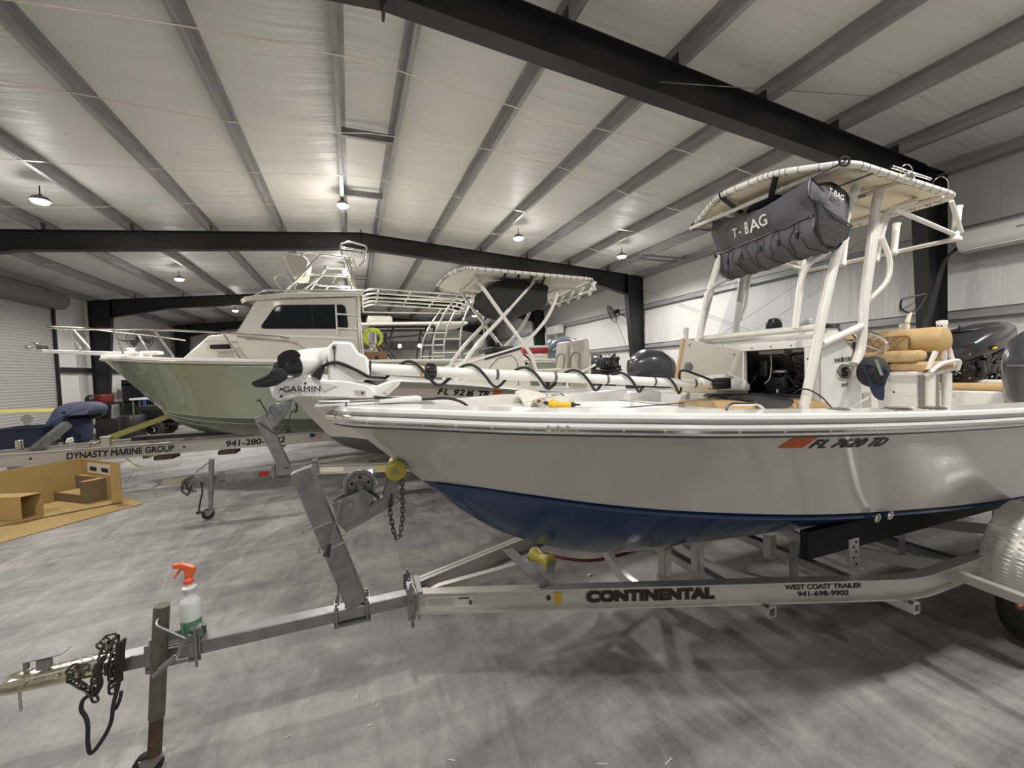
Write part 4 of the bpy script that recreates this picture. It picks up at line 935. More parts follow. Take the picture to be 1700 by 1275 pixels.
# mount base on the bow deck
mb = MB(); bp = [(-0.592,-0.05,1.717), (-0.568,-0.05,1.75), (-0.504,-0.05,1.753), (-0.425,-0.05,1.762), (-0.399,-0.05,1.755), (-0.357,-0.05,1.735), (-0.25,-0.05,1.725), (-0.145,-0.05,1.696), (-0.117,-0.05,1.669), (-0.112,-0.05,1.644), (-0.136,-0.05,1.627), (-0.467,-0.05,1.655), (-0.514,-0.05,1.644), (-0.556,-0.05,1.637), (-0.58,-0.05,1.659)]
mb.prism(bp, (0, 0.15, 0)); mb.build('mount_base', 'rub', tm, bev=0.008)
mb = MB(); mb.prism([(-0.373,-0.055,1.727), (-0.346,-0.055,1.717), (-0.292,-0.055,1.703), (-0.354,-0.055,1.676), (-0.366,-0.055,1.7)], (0, 0.01, 0)); mb.build('base_recess', 'acwhite', tm)
mb = MB(); mb.prism([(-0.215,-0.054,1.675), (-0.161,-0.054,1.669), (-0.159,-0.054,1.647), (-0.208,-0.054,1.653)], (0, 0.006, 0)); mb.build('release_pocket', 'greyvinyl', tm)
mb = MB()
for q in ((-0.176,-0.058,1.66), (-0.541,-0.052,1.663), (-0.435,-0.052,1.721), (-0.54,-0.052,1.697)): mb.ell(q, (0.006, 0.004, 0.006), 8, 5)
mb.build('base_screws', 'steel', tm)
mb = MB(); mb.prism([(-0.292,-0.03,1.732), (-0.207,-0.03,1.726), (-0.103,-0.03,1.69), (-0.036,-0.03,1.715), (0.026,-0.03,1.719), (0.006,-0.03,1.688), (-0.064,-0.03,1.628), (-0.129,-0.03,1.641)], (0, 0.11, 0)); mb.build('stow_cradle', 'rub', tm, bev=0.006)
mb = MB(); mb.prism([(-0.075,-0.034,1.66), (-0.025,-0.034,1.699), (0.013,-0.034,1.713), (-0.013,-0.034,1.676), (-0.049,-0.034,1.64)], (0, 0.01, 0)); mb.build('cradle_pad', 'gelcream', tm)
text('base_lettering', 'GARMIN', 0.028, V((-0.534,-0.058,1.683)), V((-0.402,-0.058,1.676)) - V((-0.534,-0.058,1.68)), (0, 0, 1), 'ink', tm, 0.0008, off=0.0003, sx=1.12)
mb = MB(); mb.rbox((-0.38, -0.05, 1.617), (-0.12, 0.09, 1.634), 0.005); mb.cyl(V((-0.381,-0.08,1.628)), V((-0.24,-0.08,1.62)), 0.007); mb.cyl(V((-0.254,-0.09,1.618)), V((-0.255,-0.09,1.594)), 0.008); mb.build('quick_release_bracket', 'chrome', tm)
mb = MB(); mb.rbox((-0.40, -0.05, 1.598), (-0.02, 0.09, 1.612), 0.004); mb.rbox((-0.10, -0.06, 1.60), (0.12, 0.12, 1.625), 0.008); mb.rbox((-0.30, -0.03, 1.56), (-0.1, 0.09, 1.60), 0.008); mb.build('riser_plate', 'rub', tm)
MB().tube(catmull([V((-0.119,-0.06,1.633)), V((-0.004,-0.04,1.619)), V((0.126,0,1.605)), V((0.259,0,1.604)), V((0.344,-0,1.579)), V((0.395,-0,1.541))], 6), 0.0075, 8).build('power_cable', 'blkrub', tm)
MB().tube(catmull([V((-0.293,0.02,1.757)), V((-0.207,0.02,1.735)), V((-0.113,0.02,1.705))], 5), 0.008, 8).build('lower_shaft_rest', 'blk', tm)

# ---- loose things on and around the near boat
# gear bag slung under the T-top front
bg = empty('gear_bag', (0.23, 2.27, 0), math.radians(-1), 'grey and black storage bag strapped under the front of the near T-top', 'bag')
FL, FR_ = V(2.80, 0.50, 2.97), V(2.58, -0.46, 2.885)
def bagring(t):
    """cross-section in s,z from far (0) to near (1) end"""
    base = V(2.80, 0.52, 0).lerp(V(2.44, -0.54, 0), t)
    sagt = 0.05 * math.sin(PI * t) * 1.0
    top = 2.985 * (1 - t) + 2.85 * t
    u_ = -0.06 * t; dep = 1.0 - 0.08 * t
    pr = [(0.0, top - sagt * 1.2), (-0.01, top - 0.10 - sagt), (0.02, 2.745 - 0.05 * t), (0.045, 2.70 - 0.07 * t), (0.035, 2.60 + u_), (0.09, 2.515 + u_), (0.20, 2.49 + u_), (0.30 * dep, 2.53 + u_), (0.36 * dep, 2.62 + u_ * 0.5), (0.37 * dep, 2.72), (0.36 * dep, 2.83 - 0.04 * t), (0.30 * dep, 2.84 - sagt - 0.03 * t), (0.18, 2.87 - sagt - 0.03 * t), (0.06, top - 0.03 - sagt)]
    out = []
    for i, (dx, z) in enumerate(pr):
        q = V(base.x + dx, base.y, z)
        w = noise.noise(V(t * 7, i * 0.7, 2)) * 0.034; out.append(q + V(w, 0, w * 0.8))
    return catmull(out, 2, True)
mb = MB(); R_ = [bagring(k / 26) for k in range(27)]; mb.loft(R_, True, True); mb.build('bag_body', 'bag', bg, ang=60)
# darker mesh end panel, near side
mb = MB(); E = R_[-1]; ce = sum(E, V(0, 0, 0)) / len(E)
eo = [p + V(0, -0.006, 0) for p in E]; mb.loft([eo, [ce + (p - ce) * 0.5 + V(0, -0.03, 0) for p in E], [ce + V(0, -0.032, 0)] * len(E)], True, False); mb.build('end_panel', 'bag', bg)
mb = MB(); lo = [V(2.455, -0.585, 2.68), V(2.60, -0.59, 2.61), V(2.77, -0.58, 2.57), V(2.75, -0.57, 2.50), V(2.63, -0.57, 2.44), V(2.52, -0.57, 2.445), V(2.47, -0.57, 2.53)]
mb.prism(lo, (0, 0.02, 0)); mb.build('mesh_pocket', 'bagdk', bg, bev=0.004)
mb = MB(); far = [V(p.x, p.y, p.z) + V(0, 0.004, 0) for p in R_[0]]; mb.prism([V(2.82, 0.53, 2.71), V(2.86, 0.53, 2.60), V(2.95, 0.53, 2.50), V(2.98, 0.40, 2.475), V(2.88, 0.42, 2.50), V(2.835, 0.45, 2.62)], (-0.012, 0, 0)); mb.build('mesh_pocket', 'bagdk', bg)
mb = MB(); mb.tube([r[6] + V(-0.006, 0, 0.0) for r in R_], 0.007, 6); mb.tube([r[-1] + V(0, 0, 0.002) for r in R_], 0.006, 6); mb.tube([V(p.x, p.y - 0.008, p.z) for p in E] , 0.008, 6, True); mb.tube([V(2.45, -0.58, 2.69), V(2.60, -0.595, 2.615), V(2.78, -0.58, 2.575)], 0.005, 6); mb.build('bag_piping', 'blk', bg)
mb = MB()
for k in range(6):  # elastic cords crossing the front pocket
    a = k / 6 + 0.05
    for s_ in (1, -1):
        pts = []
        for q in range(9):
            t = min(max(a + s_ * 0.055 * q / 8 * 2, 0), 0.99); i = int(t * 26); r = R_[i]; jj = 6 + int(q / 8 * 7); pts.append(r[jj] + V(-0.008, 0, -0.004))
        mb.tube(catmull(pts, 3), 0.0028, 5)
mb.build('elastic_cord', 'blk', bg)
mb = MB()
for k in (4, 9, 14, 19, 23): mb.box(R_[k][8] + V(-0.012, 0, 0), (0.012, 0.016, 0.04))
mb.build('cord_tabs', 'blk', bg)
mb = MB()
for a, b in ((V(2.46, -0.54, 2.85), V((2.635,-0.62,2.94))), (V(2.62, -0.54, 2.80), V(2.90, -0.64, 2.90)), (V(2.79, 0.50, 2.98), V((2.665,0.62,2.963))), (V(2.82, 0.50, 2.90), V(2.70, 0.62, 2.95)), (V(2.70, 0.15, 2.92), V(2.46, 0.12, 3.0)), (V(2.56, -0.2, 2.88), V(2.48, -0.3, 2.98)), (V(2.77, -0.52, 2.77), V(3.22, -0.40, 2.88)), (V(2.85, -0.35, 2.81), V(3.18, -0.15, 2.89))): mb.tube([a, b], 0, sq=(0.019, 0.003))
for q in (V((2.601,-0.64,2.926)), V((2.679,0.62,2.969))): mb.torus(q, 0.027, 0.008, (0.5, 1, 0) if q.y < 0 else (1, 0.3, 0), 14, 6)
mb.torus((2.445, 0.10, 3.008), 0.026, 0.008, (0.1, 1, 0.0), 14, 6); mb.build('bag_straps', 'blk', bg)
mb = MB(); mb.ell((2.80, -0.02, 2.935), (0.10, 0.20, 0.06), 14, 8); mb.build('stowed_jacket', 'navy', bg)
def bag_pt(t, j): 
    i = int(t * 26); return R_[i][j]
for k, ch in enumerate('T-BAG'):
    a_ = R_[7 + 2 * k][3]; b_ = R_[9 + 2 * k][3]; u_ = R_[7 + 2 * k][1] - R_[7 + 2 * k][4]
    text('bag_lettering', ch, (0.07, 0.08, 0.09, 0.09, 0.08)[k], a_ + V(-0.014, -0.004, -0.025), b_ - a_, u_, 'whiteink', bg, 0.001, off=0.001)
text('bag_lettering', 'T-BAG', 0.036, (2.54, -0.588, 2.755), (1, 0, -0.25), (0, 0, 1), 'whiteink', bg, 0.001)
# cap hanging on the T-top leg
cp = empty('baseball_cap', (0.23, 2.27, 0), math.radians(-1), 'dark navy and black cap hanging on the near console pipe', 'cap')
c0 = V((2.978,-0.57,1.638)); mb = MB(); Rc = Matrix.Rotation(math.radians(35), 3, 'Y')
mb.ell(c0 + V(0.012, 0, 0.012), (0.10, 0.08, 0.105), 20, 12, Rc); mb.build('crown', 'bagdk', cp)
mb = MB(); bp = [c0 + V(*q) for q in ((-0.10, -0.01, 0.06), (-0.105, -0.04, -0.03), (-0.09, -0.055, -0.12), (-0.04, -0.06, -0.165), (0.035, -0.05, -0.17), (0.06, -0.04, -0.09), (0.03, -0.075, -0.02), (-0.03, -0.085, 0.03))]
mb.prism(catmull(bp, 3, True), (0, 0.008, 0)); mb.build('brim', 'navy', cp)
mb = MB(); mb.prism([c0 + V(-0.105, -0.075, 0.09), c0 + V(-0.088, -0.082, 0.09), c0 + V(-0.055, -0.095, -0.01), c0 + V(-0.075, -0.09, -0.01)], (0, 0.003, 0)); mb.ell(c0 + V(0.055, -0.065, -0.035), (0.022, 0.006, 0.016)); mb.build('cap_patch', 'silver', cp)
# landing net behind the seat
ln = empty('landing_net', (0.23, 2.27, 0), math.radians(-1), 'small black hoop landing net with white handle standing behind the tan seat', 'net')
mb = MB(); hp = closed_fillet([(4.061,-0.2,2.215), (4.44,-0.2,2.276), (4.29,-0.2,2.129), (4.153,-0.2,2.101), (4.044,-0.2,2.14)], 0.05, 5); mb.tube(hp, 0.008, 8, True); mb.build('hoop', 'blk', ln)
mb = MB(); bt = V((4.4,-0.12,2.137))
for k in range(0, len(hp), 2): mb.tube([hp[k], hp[k].lerp(bt, 0.5) + V(0, 0.06, -0.01), bt + V(0, 0.09, 0.02)], 0.0012, 4)
mb.build('net_mesh', 'blk', ln)
mb = MB(); mb.cyl(V((4.187,-0.2,2.107)), V((4.144,-0.2,2.021)), 0.013, 0.017); mb.cyl(V((4.144,-0.2,2.021)), V((4.134,-0.2,1.697)), 0.010); mb.build('net_handle', 'canvas', ln)
# dark jacket and sheet on the bow seat
jk = MB(); 
def cloth(mb, outline, z0, th, seed, h=0.02, n=5):
    oc = catmull(outline, 4, True); cc = sum(oc, V(0, 0, 0)) / len(oc); rs = []
    for k in range(n + 1):
        t = 1 - k / n; rs.append([cc + (p - cc) * t + V(0, 0, h * (1 - t * t) + 0.018 * noise.noise((cc + (p - cc) * t) * 9 + V(seed, 0, 0))) for p in oc])
    mb.loft([[p + V(0, 0, -th) for p in r] for r in rs[::-1]] + rs, True, False); return mb
cloth(jk, [(2.33,0.206,1.5), (2.567,0.24,1.5), (2.663,-0.005,1.5), (2.501,-0.354,1.495), (2.305,-0.516,1.485), (2.004,-0.673,1.48), (1.817,-0.717,1.48), (2.194,-0.343,1.485), (2.301,-0.028,1.49), (2.309,0.144,1.49)], 1.48, 0.004, 2, 0.008)
o = jk.build('black_jacket', 'bagdk'); o.location = (0.23, 2.27, 0); o.rotation_euler = (0, 0, math.radians(-1)); tag(o, 'crumpled black jacket draped over the tan bow seat cushion', 'jacket')
mb = MB(); q = [V((1.785,-0.25,1.432)), V((1.797,-0.25,1.5)), V((1.827,-0.25,1.544)), V((1.897,-0.25,1.537)), V((1.956,-0.25,1.49)), V((1.996,-0.25,1.417))]
oc = q; mb.loft([q, [p + V(0.03, 0.06, 0.005) for p in q], [p + V(0.0, 0.14, -0.005) for p in q]], True, True); o = mb.build('clear_bag', 'plastic_clear'); o.location = (0.23, 2.27, 0); o.rotation_euler = (0, 0, math.radians(-1)); tag(o, 'crumpled clear plastic bag standing left of the tan bow cushion', 'plastic bag')
# yellow heat tool and rag
t = empty('rotary_tool', (0.23, 2.27, 0), math.radians(-1), 'yellow handheld polishing tool lying on the near fore deck', 'tool')
c0 = V((0.898,-0.05,1.558)); c1 = V((0.993,-0.1,1.537)); d = (c1 - c0).normalized(); c0.z = 1.53; c1.z = 1.527
d = (c1 - c0).normalized(); mb = MB(); mb.ell(c0 + V(0, 0, 0.004), (0.034, 0.034, 0.03)); mb.cyl(c0, c1, 0.015, 0.018); mb.build('tool_body', 'yellow', t)
mb = MB(); mb.lathe(c1, [(0.019, 0), (0.014, 0.02), (0.006, 0.03), (0.004, 0.055)], d); mb.lathe(c0, [(0.016, 0.02), (0.010, 0.05), (0.006, 0.06)], -d + V(0, 0, 0.25)); mb.rbox(c0 + V(-0.05, -0.03, -0.036), c0 + V(0.04, 0.03, -0.028), 0.004); mb.build('tool_grip', 'blk', t)
mb = MB(); mb.ell(c0 - d * 0.085 + V(0, 0, 0.022), (0.014, 0.012, 0.010)); mb.build('tool_cord_clip', 'red', t)
mb = MB(); cloth(mb, [(1.066,1.03,1.56), (1.195,0.999,1.57), (1.072,0.433,1.56), (0.912,0.11,1.56), (0.87,0.157,1.56), (0.765,-0.008,1.535), (0.759,0.052,1.535), (0.881,0.416,1.55)], 1.5, 0.02, 4, 0.02); o = mb.build('cotton_rag', 'rag'); o.location = (0.23, 2.27, 0); o.rotation_euler = (0, 0, math.radians(-1)); tag(o, 'white cotton rag crumpled beside the yellow tool', 'rag')
MB().tube(catmull([V((2.454,-0.42,1.533)), V((2.405,-0.5,1.561)), V((2.413,-0.55,1.555)), V((2.412,-0.62,1.514)), V((2.331,-0.72,1.468)), V((2.26,-0.8,1.446))], 8), 0.0045, 8).build('console_cable', 'blkrub', b1)

# ================================================================== NEAR TRAILER
RZ1 = math.radians(-1)
def ibeam(mb, a, b, h=0.115, w=0.062, tf=0.008, tw=0.006):
    a, b = V(a), V(b); d = (b - a).normalized(); n = V(-d.y, d.x, 0).normalized(); u = V(0, 0, 1)
    for off, hw, hh in ((u * (h / 2 - tf / 2), w / 2, tf / 2), (-u * (h / 2 - tf / 2), w / 2, tf / 2), (V(0, 0, 0), tw / 2, h / 2)):
        P = [a + off + n * x * hw + u * y * hh for x, y in ((-1, -1), (1, -1), (1, 1), (-1, 1))]; Q = [p + (b - a) for p in P]; mb.loft([P, Q], True, True)
    return mb
def ibeam_path(mb, P, h=0.115, w=0.062, tf=0.008, tw=0.006):
    mb.tube([p + V(0, 0, h / 2 - tf / 2) for p in P], 0, sq=(w / 2, tf / 2)); mb.tube([p - V(0, 0, h / 2 - tf / 2) for p in P], 0, sq=(w / 2, tf / 2)); return mb.tube(P, 0, sq=(tw / 2, h / 2 - tf))
def boxbeam(mb, a, b, w, h):
    a, b = V(a), V(b); d = (b - a).normalized(); n = d.cross(V(0, 0, 1)).normalized(); u = n.cross(d)
    P = [a + n * x * w / 2 + u * y * h / 2 for x, y in ((-1, -1), (1, -1), (1, 1), (-1, 1))]; return mb.loft([P, [p + (b - a) for p in P]], True, True)
def jack(parent, s, o, top, ztop, zmid, r=0.030, wheel=0.07, gm='jackgr', rm='rust', lean=0.05):
    mb = MB(); mb.cyl((s, o, zmid), (s + lean, o, ztop), r, seg=20); mb.cyl((s + lean, o, ztop), (s + lean + 0.001, o, ztop + 0.006), r * 0.97, seg=20); mb.build('jack_tube', gm, parent)
    mb = MB(); mb.cyl((s - lean * 0.4, o, wheel + 0.03), (s, o, zmid), r * 0.86, seg=18); mb.build('jack_inner_tube', rm, parent)
    k = wheel / 0.07; mb = MB(); sx = s - lean * 0.4
    mb.prism([(sx + 0.055 * k, o - 0.035 * k, wheel + 0.05 * k), (sx - 0.06 * k, o - 0.035 * k, wheel + 0.05 * k), (sx - 0.045 * k, o - 0.035 * k, wheel - 0.01), (sx - 0.015 * k, o - 0.035 * k, wheel - 0.02)], (0, 0.004, 0))
    mb.prism([(sx + 0.055 * k, o + 0.031 * k, wheel + 0.05 * k), (sx - 0.06 * k, o + 0.031 * k, wheel + 0.05 * k), (sx - 0.045 * k, o + 0.031 * k, wheel - 0.01), (sx - 0.015 * k, o + 0.031 * k, wheel - 0.02)], (0, 0.004, 0))
    mb.bb((sx - 0.06 * k, o - 0.035 * k, wheel + 0.046 * k), (sx + 0.055 * k, o + 0.035 * k, wheel + 0.052 * k)); mb.build('wheel_fork', 'galv', parent)
    mb = MB(); mb.lathe((sx - 0.03 * k, o - 0.024 * k, wheel), [(0.001, 0), (wheel * 0.85, 0), (wheel, 0.008), (wheel, 0.04 * k), (wheel * 0.85, 0.048 * k), (0.001, 0.048 * k)], (0, 1, 0), 28); mb.build('jack_wheel', 'blkrub', parent)
t1 = empty('boat_trailer', (0.23, 2.27, 0), RZ1, 'nearest aluminium boat trailer with galvanized tongue carrying the white and blue boat', 'trailer')
mb = MB(); boxbeam(mb, (-1.30, 0.05, 0.50), (0.12, 0.045, 0.505), 0.075, 0.062); tg = mb.build('tongue', 'galv', t1, bev=0.005)
mb = MB(); A_, B_, C_ = V(0.02, 0.0, 0.502), V(2.56, -0.985, 0.502), V(5.3, -1.0, 0.502)
ibeam_path(mb, fillet([A_, B_, C_], 0.14, 8)); beam = mb.build('frame_beam', 'alu', t1)
mb = MB(); ibeam(mb, (0.02, 0.09, 0.502), (2.56, 1.06, 0.502)); ibeam(mb, (2.55, 1.06, 0.502), (5.3, 1.07, 0.502)); mb.build('frame_beam', 'alu', t1)
e_ = (B_ - A_).normalized(); nb = V(e_.y, -e_.x, 0)
def on_beam(px): return A_ + e_ * ((px - A_).dot(e_)) + nb * 0.0045
def beam_text(name, s, size, a, b, z, m, **k):
    p = on_beam(V(a)); q = on_beam(V(b)); p.z = z; q.z = z
    o = text(name, s, size, p, e_, (0, 0, 1), m, beam, 0.0008, **k)
    xs = [(v.co - p).dot(e_) for v in o.data.vertices]; f = (q - p).length / max(xs)
    for v in o.data.vertices: d = (v.co - p).dot(e_); v.co += e_ * d * (f - 1)
    return o
beam_text('maker_outline', 'CONTINENTAL', 0.056, (0.908,-0.361,0.5), (1.553,-0.625,0.5), 0.475, 'inkgrey', off=0.0065)
o = beam_text('maker_lettering', 'CONTINENTAL', 0.054, (0.914,-0.363,0.5), (1.547,-0.623,0.5), 0.476, 'ink', off=0.004)
for v in o.data.vertices: v.co += nb * 0.001
beam_text('dealer_lettering', 'WEST COAST TRAILER', 0.026, (1.908,-0.753,0.5), (2.289,-0.899,0.5), 0.508, 'ink', off=0.0007)
beam_text('dealer_lettering', '941-698-9902', 0.026, (1.967,-0.78,0.5), (2.227,-0.871,0.5), 0.470, 'ink', off=0.0007)
p = on_beam(V((0.741,-0.304,0.5))); mb = MB(); mb.prism([p + V(0, 0, -0.032), p + e_ * 0.045 + V(0, 0, -0.032), p + e_ * 0.045 + V(0, 0, 0.03), p + V(0, 0, 0.03)], nb * 0.001); mb.build('yellow_label', 'ystick', beam, False)
p = on_beam(V((0.714,-0.293,0.5))); mb = MB(); mb.lathe(p, [(0.013, 0), (0.013, 0.006), (0.007, 0.008), (0.001, 0.008)], nb, 14); mb.build('beam_bolt', 'rust', beam)
p = on_beam(V((0.089,-0.056,0.5))); q = on_beam(V((0.331,-0.146,0.5))); mb = MB(); mb.prism([p + V(0, 0, -0.035), q + V(0, 0, -0.035), q + V(0, 0, 0.03), p + V(0, 0, 0.03)], nb * 0.0008); pl = mb.build('data_plate', 'gelcream', beam, False)
mb = MB(); r0 = q - e_ * 0.10
mb.prism([r0 + e_ * 0.02 + V(0, 0, 0.008), r0 + e_ * 0.08 + V(0, 0, 0.008), r0 + e_ * 0.08 + V(0, 0, 0.018), r0 + e_ * 0.02 + V(0, 0, 0.018)], nb * 0.0016); mb.prism([r0 + e_ * 0.075 + V(0, 0, -0.025), r0 + e_ * 0.095 + V(0, 0, -0.025), r0 + e_ * 0.095 + V(0, 0, 0.0), r0 + e_ * 0.075 + V(0, 0, 0.0)], nb * 0.0016)
for k in range(7): mb.prism([p + e_ * 0.01 + V(0, 0, -0.03 + 0.007 * k), p + e_ * 0.15 + V(0, 0, -0.03 + 0.007 * k), p + e_ * 0.15 + V(0, 0, -0.0285 + 0.007 * k), p + e_ * 0.01 + V(0, 0, -0.0285 + 0.007 * k)], nb * 0.0012)
mb.build('plate_print', 'inkgrey', pl, False)
# splice brackets where beams meet the tongue
mb = MB()
for x in (0.015, 0.05):
    mb.bb((x, -0.06, 0.425), (x + 0.012, 0.14, 0.445)); mb.bb((x, -0.06, 0.56), (x + 0.03, 0.14, 0.575))
mb.bb((-0.005, -0.055, 0.43), (0.035, -0.045, 0.60)); mb.bb((-0.005, 0.13, 0.43), (0.035, 0.14, 0.60)); mb.bb((-0.0, -0.05, 0.575), (0.03, 0.03, 0.60)); mb.build('splice_bracket', 'galv', t1, bev=0.002)
mb = MB()
for y, z in ((-0.05, 0.61), (-0.05, 0.415), (0.13, 0.61), (0.05, 0.585), (-0.06, 0.535), (-0.06, 0.45)): mb.lathe((0.018, y, z - 0.012), [(0.011, 0), (0.011, 0.014), (0.006, 0.014), (0.006, 0.03), (0.001, 0.03)], (0, 0, 1) if z > 0.56 else (0, -1, 0), 6)
for x in (-0.205, -0.355):
    for y in (0.0, 0.1): mb.cyl((x, y, 0.45), (x, y, 0.575), 0.006); mb.lathe((x, y, 0.545), [(0.012, 0), (0.012, 0.012), (0.001, 0.012)], (0, 0, 1), 6)
mb.build('frame_bolts', 'galv', t1)
mb = MB(); mb.bb((-0.37, -0.01, 0.452), (-0.19, 0.11, 0.46)); mb.bb((-0.22, -0.01, 0.533), (-0.19, 0.11, 0.542)); mb.bb((-0.37, -0.01, 0.533), (-0.34, 0.11, 0.542)); mb.build('clamp_plate', 'galv', t1)
# forward cross plate, centre bar, keel roller
mb = MB(); pa_, pb_ = V((0.674,0.238,0.567)), V((0.708,-0.264,0.567)); d = (pb_ - pa_); w = V(-d.y, d.x, 0).normalized() * 0.035
mb.prism([pa_ - w, pa_ + w, pb_ + w, pb_ - w], (0, 0, 0.006)); mb.build('cross_plate', 'galv', t1)
mb = MB(); boxbeam(mb, (0.10, 0.06, 0.50), (0.74, 0.045, 0.545), 0.04, 0.05); mb.build('centre_bar', 'alu', t1)
rc = V((0.826,0.03,0.569)); rd = V(0.25, -0.9, 0).normalized(); mb = MB(); mb.lathe(rc - rd * 0.085, [(0.014, 0), (0.044, 0.0), (0.048, 0.012), (0.034, 0.06), (0.030, 0.085), (0.034, 0.11), (0.048, 0.158), (0.044, 0.17), (0.014, 0.17)], rd, 24); mb.build('keel_roller', 'yellowr', t1)
mb = MB(); mb.cyl(rc - rd * 0.1, rc + rd * 0.1, 0.008); 
for s_ in (-1, 1): mb.prism([rc + rd * 0.092 * s_ + V(-0.02, 0, 0.02), rc + rd * 0.092 * s_ + V(0.02, 0, 0.02), rc + rd * 0.092 * s_ + V(0.01, 0, -0.05), rc + rd * 0.092 * s_ + V(-0.05, 0, -0.05)], rd * 0.004 * s_)
mb.build('roller_bracket', 'galv', t1)
# sunken cross members
for s_, wd_ in ((1.50, 0.58), (2.15, 0.83), (3.2, 1.0), (4.4, 1.0)):
    mb = MB(); pts = [(s_, wd_ + 0.02, 0.56), (s_, wd_ - 0.05, 0.53), (s_ - 0.02, wd_ * 0.55, 0.44), (s_ - 0.03, 0.1, 0.37), (s_ - 0.03, -0.1, 0.37), (s_ - 0.02, -wd_ * 0.55, 0.44), (s_, -wd_ + 0.05, 0.53), (s_, -wd_ - 0.02, 0.56)]
    P = catmull([(a, b * (wd_ - 0.05) / wd_ + 0.03, c - 0.105) for a, b, c in pts], 4); mb.tube(P, 0, sq=(0.004, 0.036)); mb.tube([q + V(0.02, 0, 0.036) for q in P], 0, sq=(0.022, 0.003)); mb.tube([q + V(0.02, 0, -0.036) for q in P], 0, sq=(0.022, 0.003)); mb.build('cross_member', 'alu', t1)
    for sg in (-1, 1):
        if s_ < 2: continue
        mb = MB(); y = sg * 0.62; mb.bb((s_ - 0.035, y - 0.003, 0.40), (s_ + 0.035, y + 0.003, 0.68)); mb.build('bunk_bracket', 'galv', t1)
for c, z0 in (((2.363,-0.811,0.56), 0.56),):
    mb = MB(); mb.bb((c[0] - 0.04, c[1] - 0.003, 0.555), (c[0] + 0.04, c[1] + 0.004, 0.735)); mb.prism([(c[0] + 0.04, c[1], 0.56), (c[0] + 0.12, c[1], 0.56), (c[0] + 0.04, c[1], 0.60)], (0, 0.06, 0)); bk_ = mb.build('bunk_bracket', 'alu', t1)
    mb = MB()
    for dx, dz in ((0.01, 0.03), (-0.01, 0.07), (0.01, 0.10), (-0.01, 0.13), (0.012, 0.155)): mb.ell((c[0] + dx, c[1] - 0.006, 0.56 + dz), (0.006, 0.005, 0.006), 8, 5)
    mb.build('bracket_bolts', 'steel', bk_)
for px_ in ((1.511,-0.28,0.554), (1.75,-0.3,0.534), (2.383,-0.3,0.492)):
    mb = MB(); mb.bb((px_[0] - 0.025, px_[1] - 0.02, px_[2] - 0.09), (px_[0] + 0.025, px_[1] - 0.015, px_[2] + 0.07)); mb.bb((px_[0] - 0.025, px_[1] - 0.02, px_[2] - 0.09), (px_[0] - 0.02, px_[1] + 0.04, px_[2] + 0.06)); mb.build('bunk_bracket', 'alu', t1)
for sg in (-1, 1):
    mb = MB(); boxbeam(mb, (2.27, 0.60 * sg, 0.635), (5.2, 0.60 * sg, 0.60), 0.05, 0.165); mb.build('bunk_board', 'blkrub', t1)
# square tube stubs under the near beam
for s_, y_ in ((1.80, -0.70), (2.50, -0.975)):
    mb = MB(); w = 0.027
    for a, b in (((-w, -w), (w, -w + 0.005)), ((-w, w - 0.005), (w, w)), ((-w, -w), (-w + 0.005, w)), ((w - 0.005, -w), (w, w))): mb.bb((s_ + a[0], y_ - 0.05, 0.416 + a[1]), (s_ + b[0], -y_ + 0.1, 0.416 + b[1]))
    mb.build('axle_tube', 'alu', t1, False)
    mb = MB(); mb.ell((s_ - 0.02, y_ - 0.035, 0.45), (0.01, 0.012, 0.006)); mb.build('stub_marker', 'rust', t1)
# fender, wheel, outrigger
FC = V(3.56, -1.14, 0.44); FRr = 0.385
mb = MB(); rows = []
for (o_, r_) in ((-0.99, FRr), (-1.20, FRr), (-1.235, FRr - 0.012), (-1.25, FRr - 0.045), (-1.253, FRr - 0.10)):
    rows.append([V(FC.x - r_ * math.cos(a) * 1.02, o_, FC.z + r_ * math.sin(a)) for a in [(-0.02 + 1.04 * k / 24) * PI for k in range(25)]])
mb.loft(rows, False)
last = rows[-1]; mb.add([tuple(p) for p in last], [tuple(range(len(last)))]); mb.build('fender', 'diamond', t1)
mb = MB(); c = V(3.17, -1.24, 0.315); R_w = 0.315; prof = [(0.13, 0.0), (0.20, -0.012), (0.28, -0.006), (0.305, 0.02), (R_w, 0.05), (R_w, 0.15), (0.305, 0.18), (0.28, 0.205), (0.20, 0.21), (0.13, 0.2)]
mb.lathe((3.56, -1.23, 0.315), prof, (0, 1, 0), 40); tyre = mb.build('tyre', 'wheel', t1); 
mb = MB(); mb.lathe((3.56, -1.215, 0.315), [(0.001, 0.02), (0.05, 0.0), (0.06, 0.03), (0.12, 0.04), (0.145, 0.0), (0.15, 0.0), (0.15, 0.16), (0.001, 0.16)], (0, 1, 0), 30); mb.build('rim', 'galv', t1)
mb = MB(); boxbeam(mb, (3.56, 1.1, 0.33), (3.56, -1.15, 0.33), 0.06, 0.06); mb.build('axle', 'galv', t1)
mb = MB(); boxbeam(mb, (2.862,-1.017,0.525), (2.81,-1.412,0.525), 0.045, 0.05); mb.build('fender_outrigger', 'alu', t1, bev=0.004)
mb = MB(); mb.ell(V((2.747,-1.278,0.52)) + V(-0.015, -0.025, 0), (0.012, 0.014, 0.012)); mb.build('side_marker', 'redamber', t1)
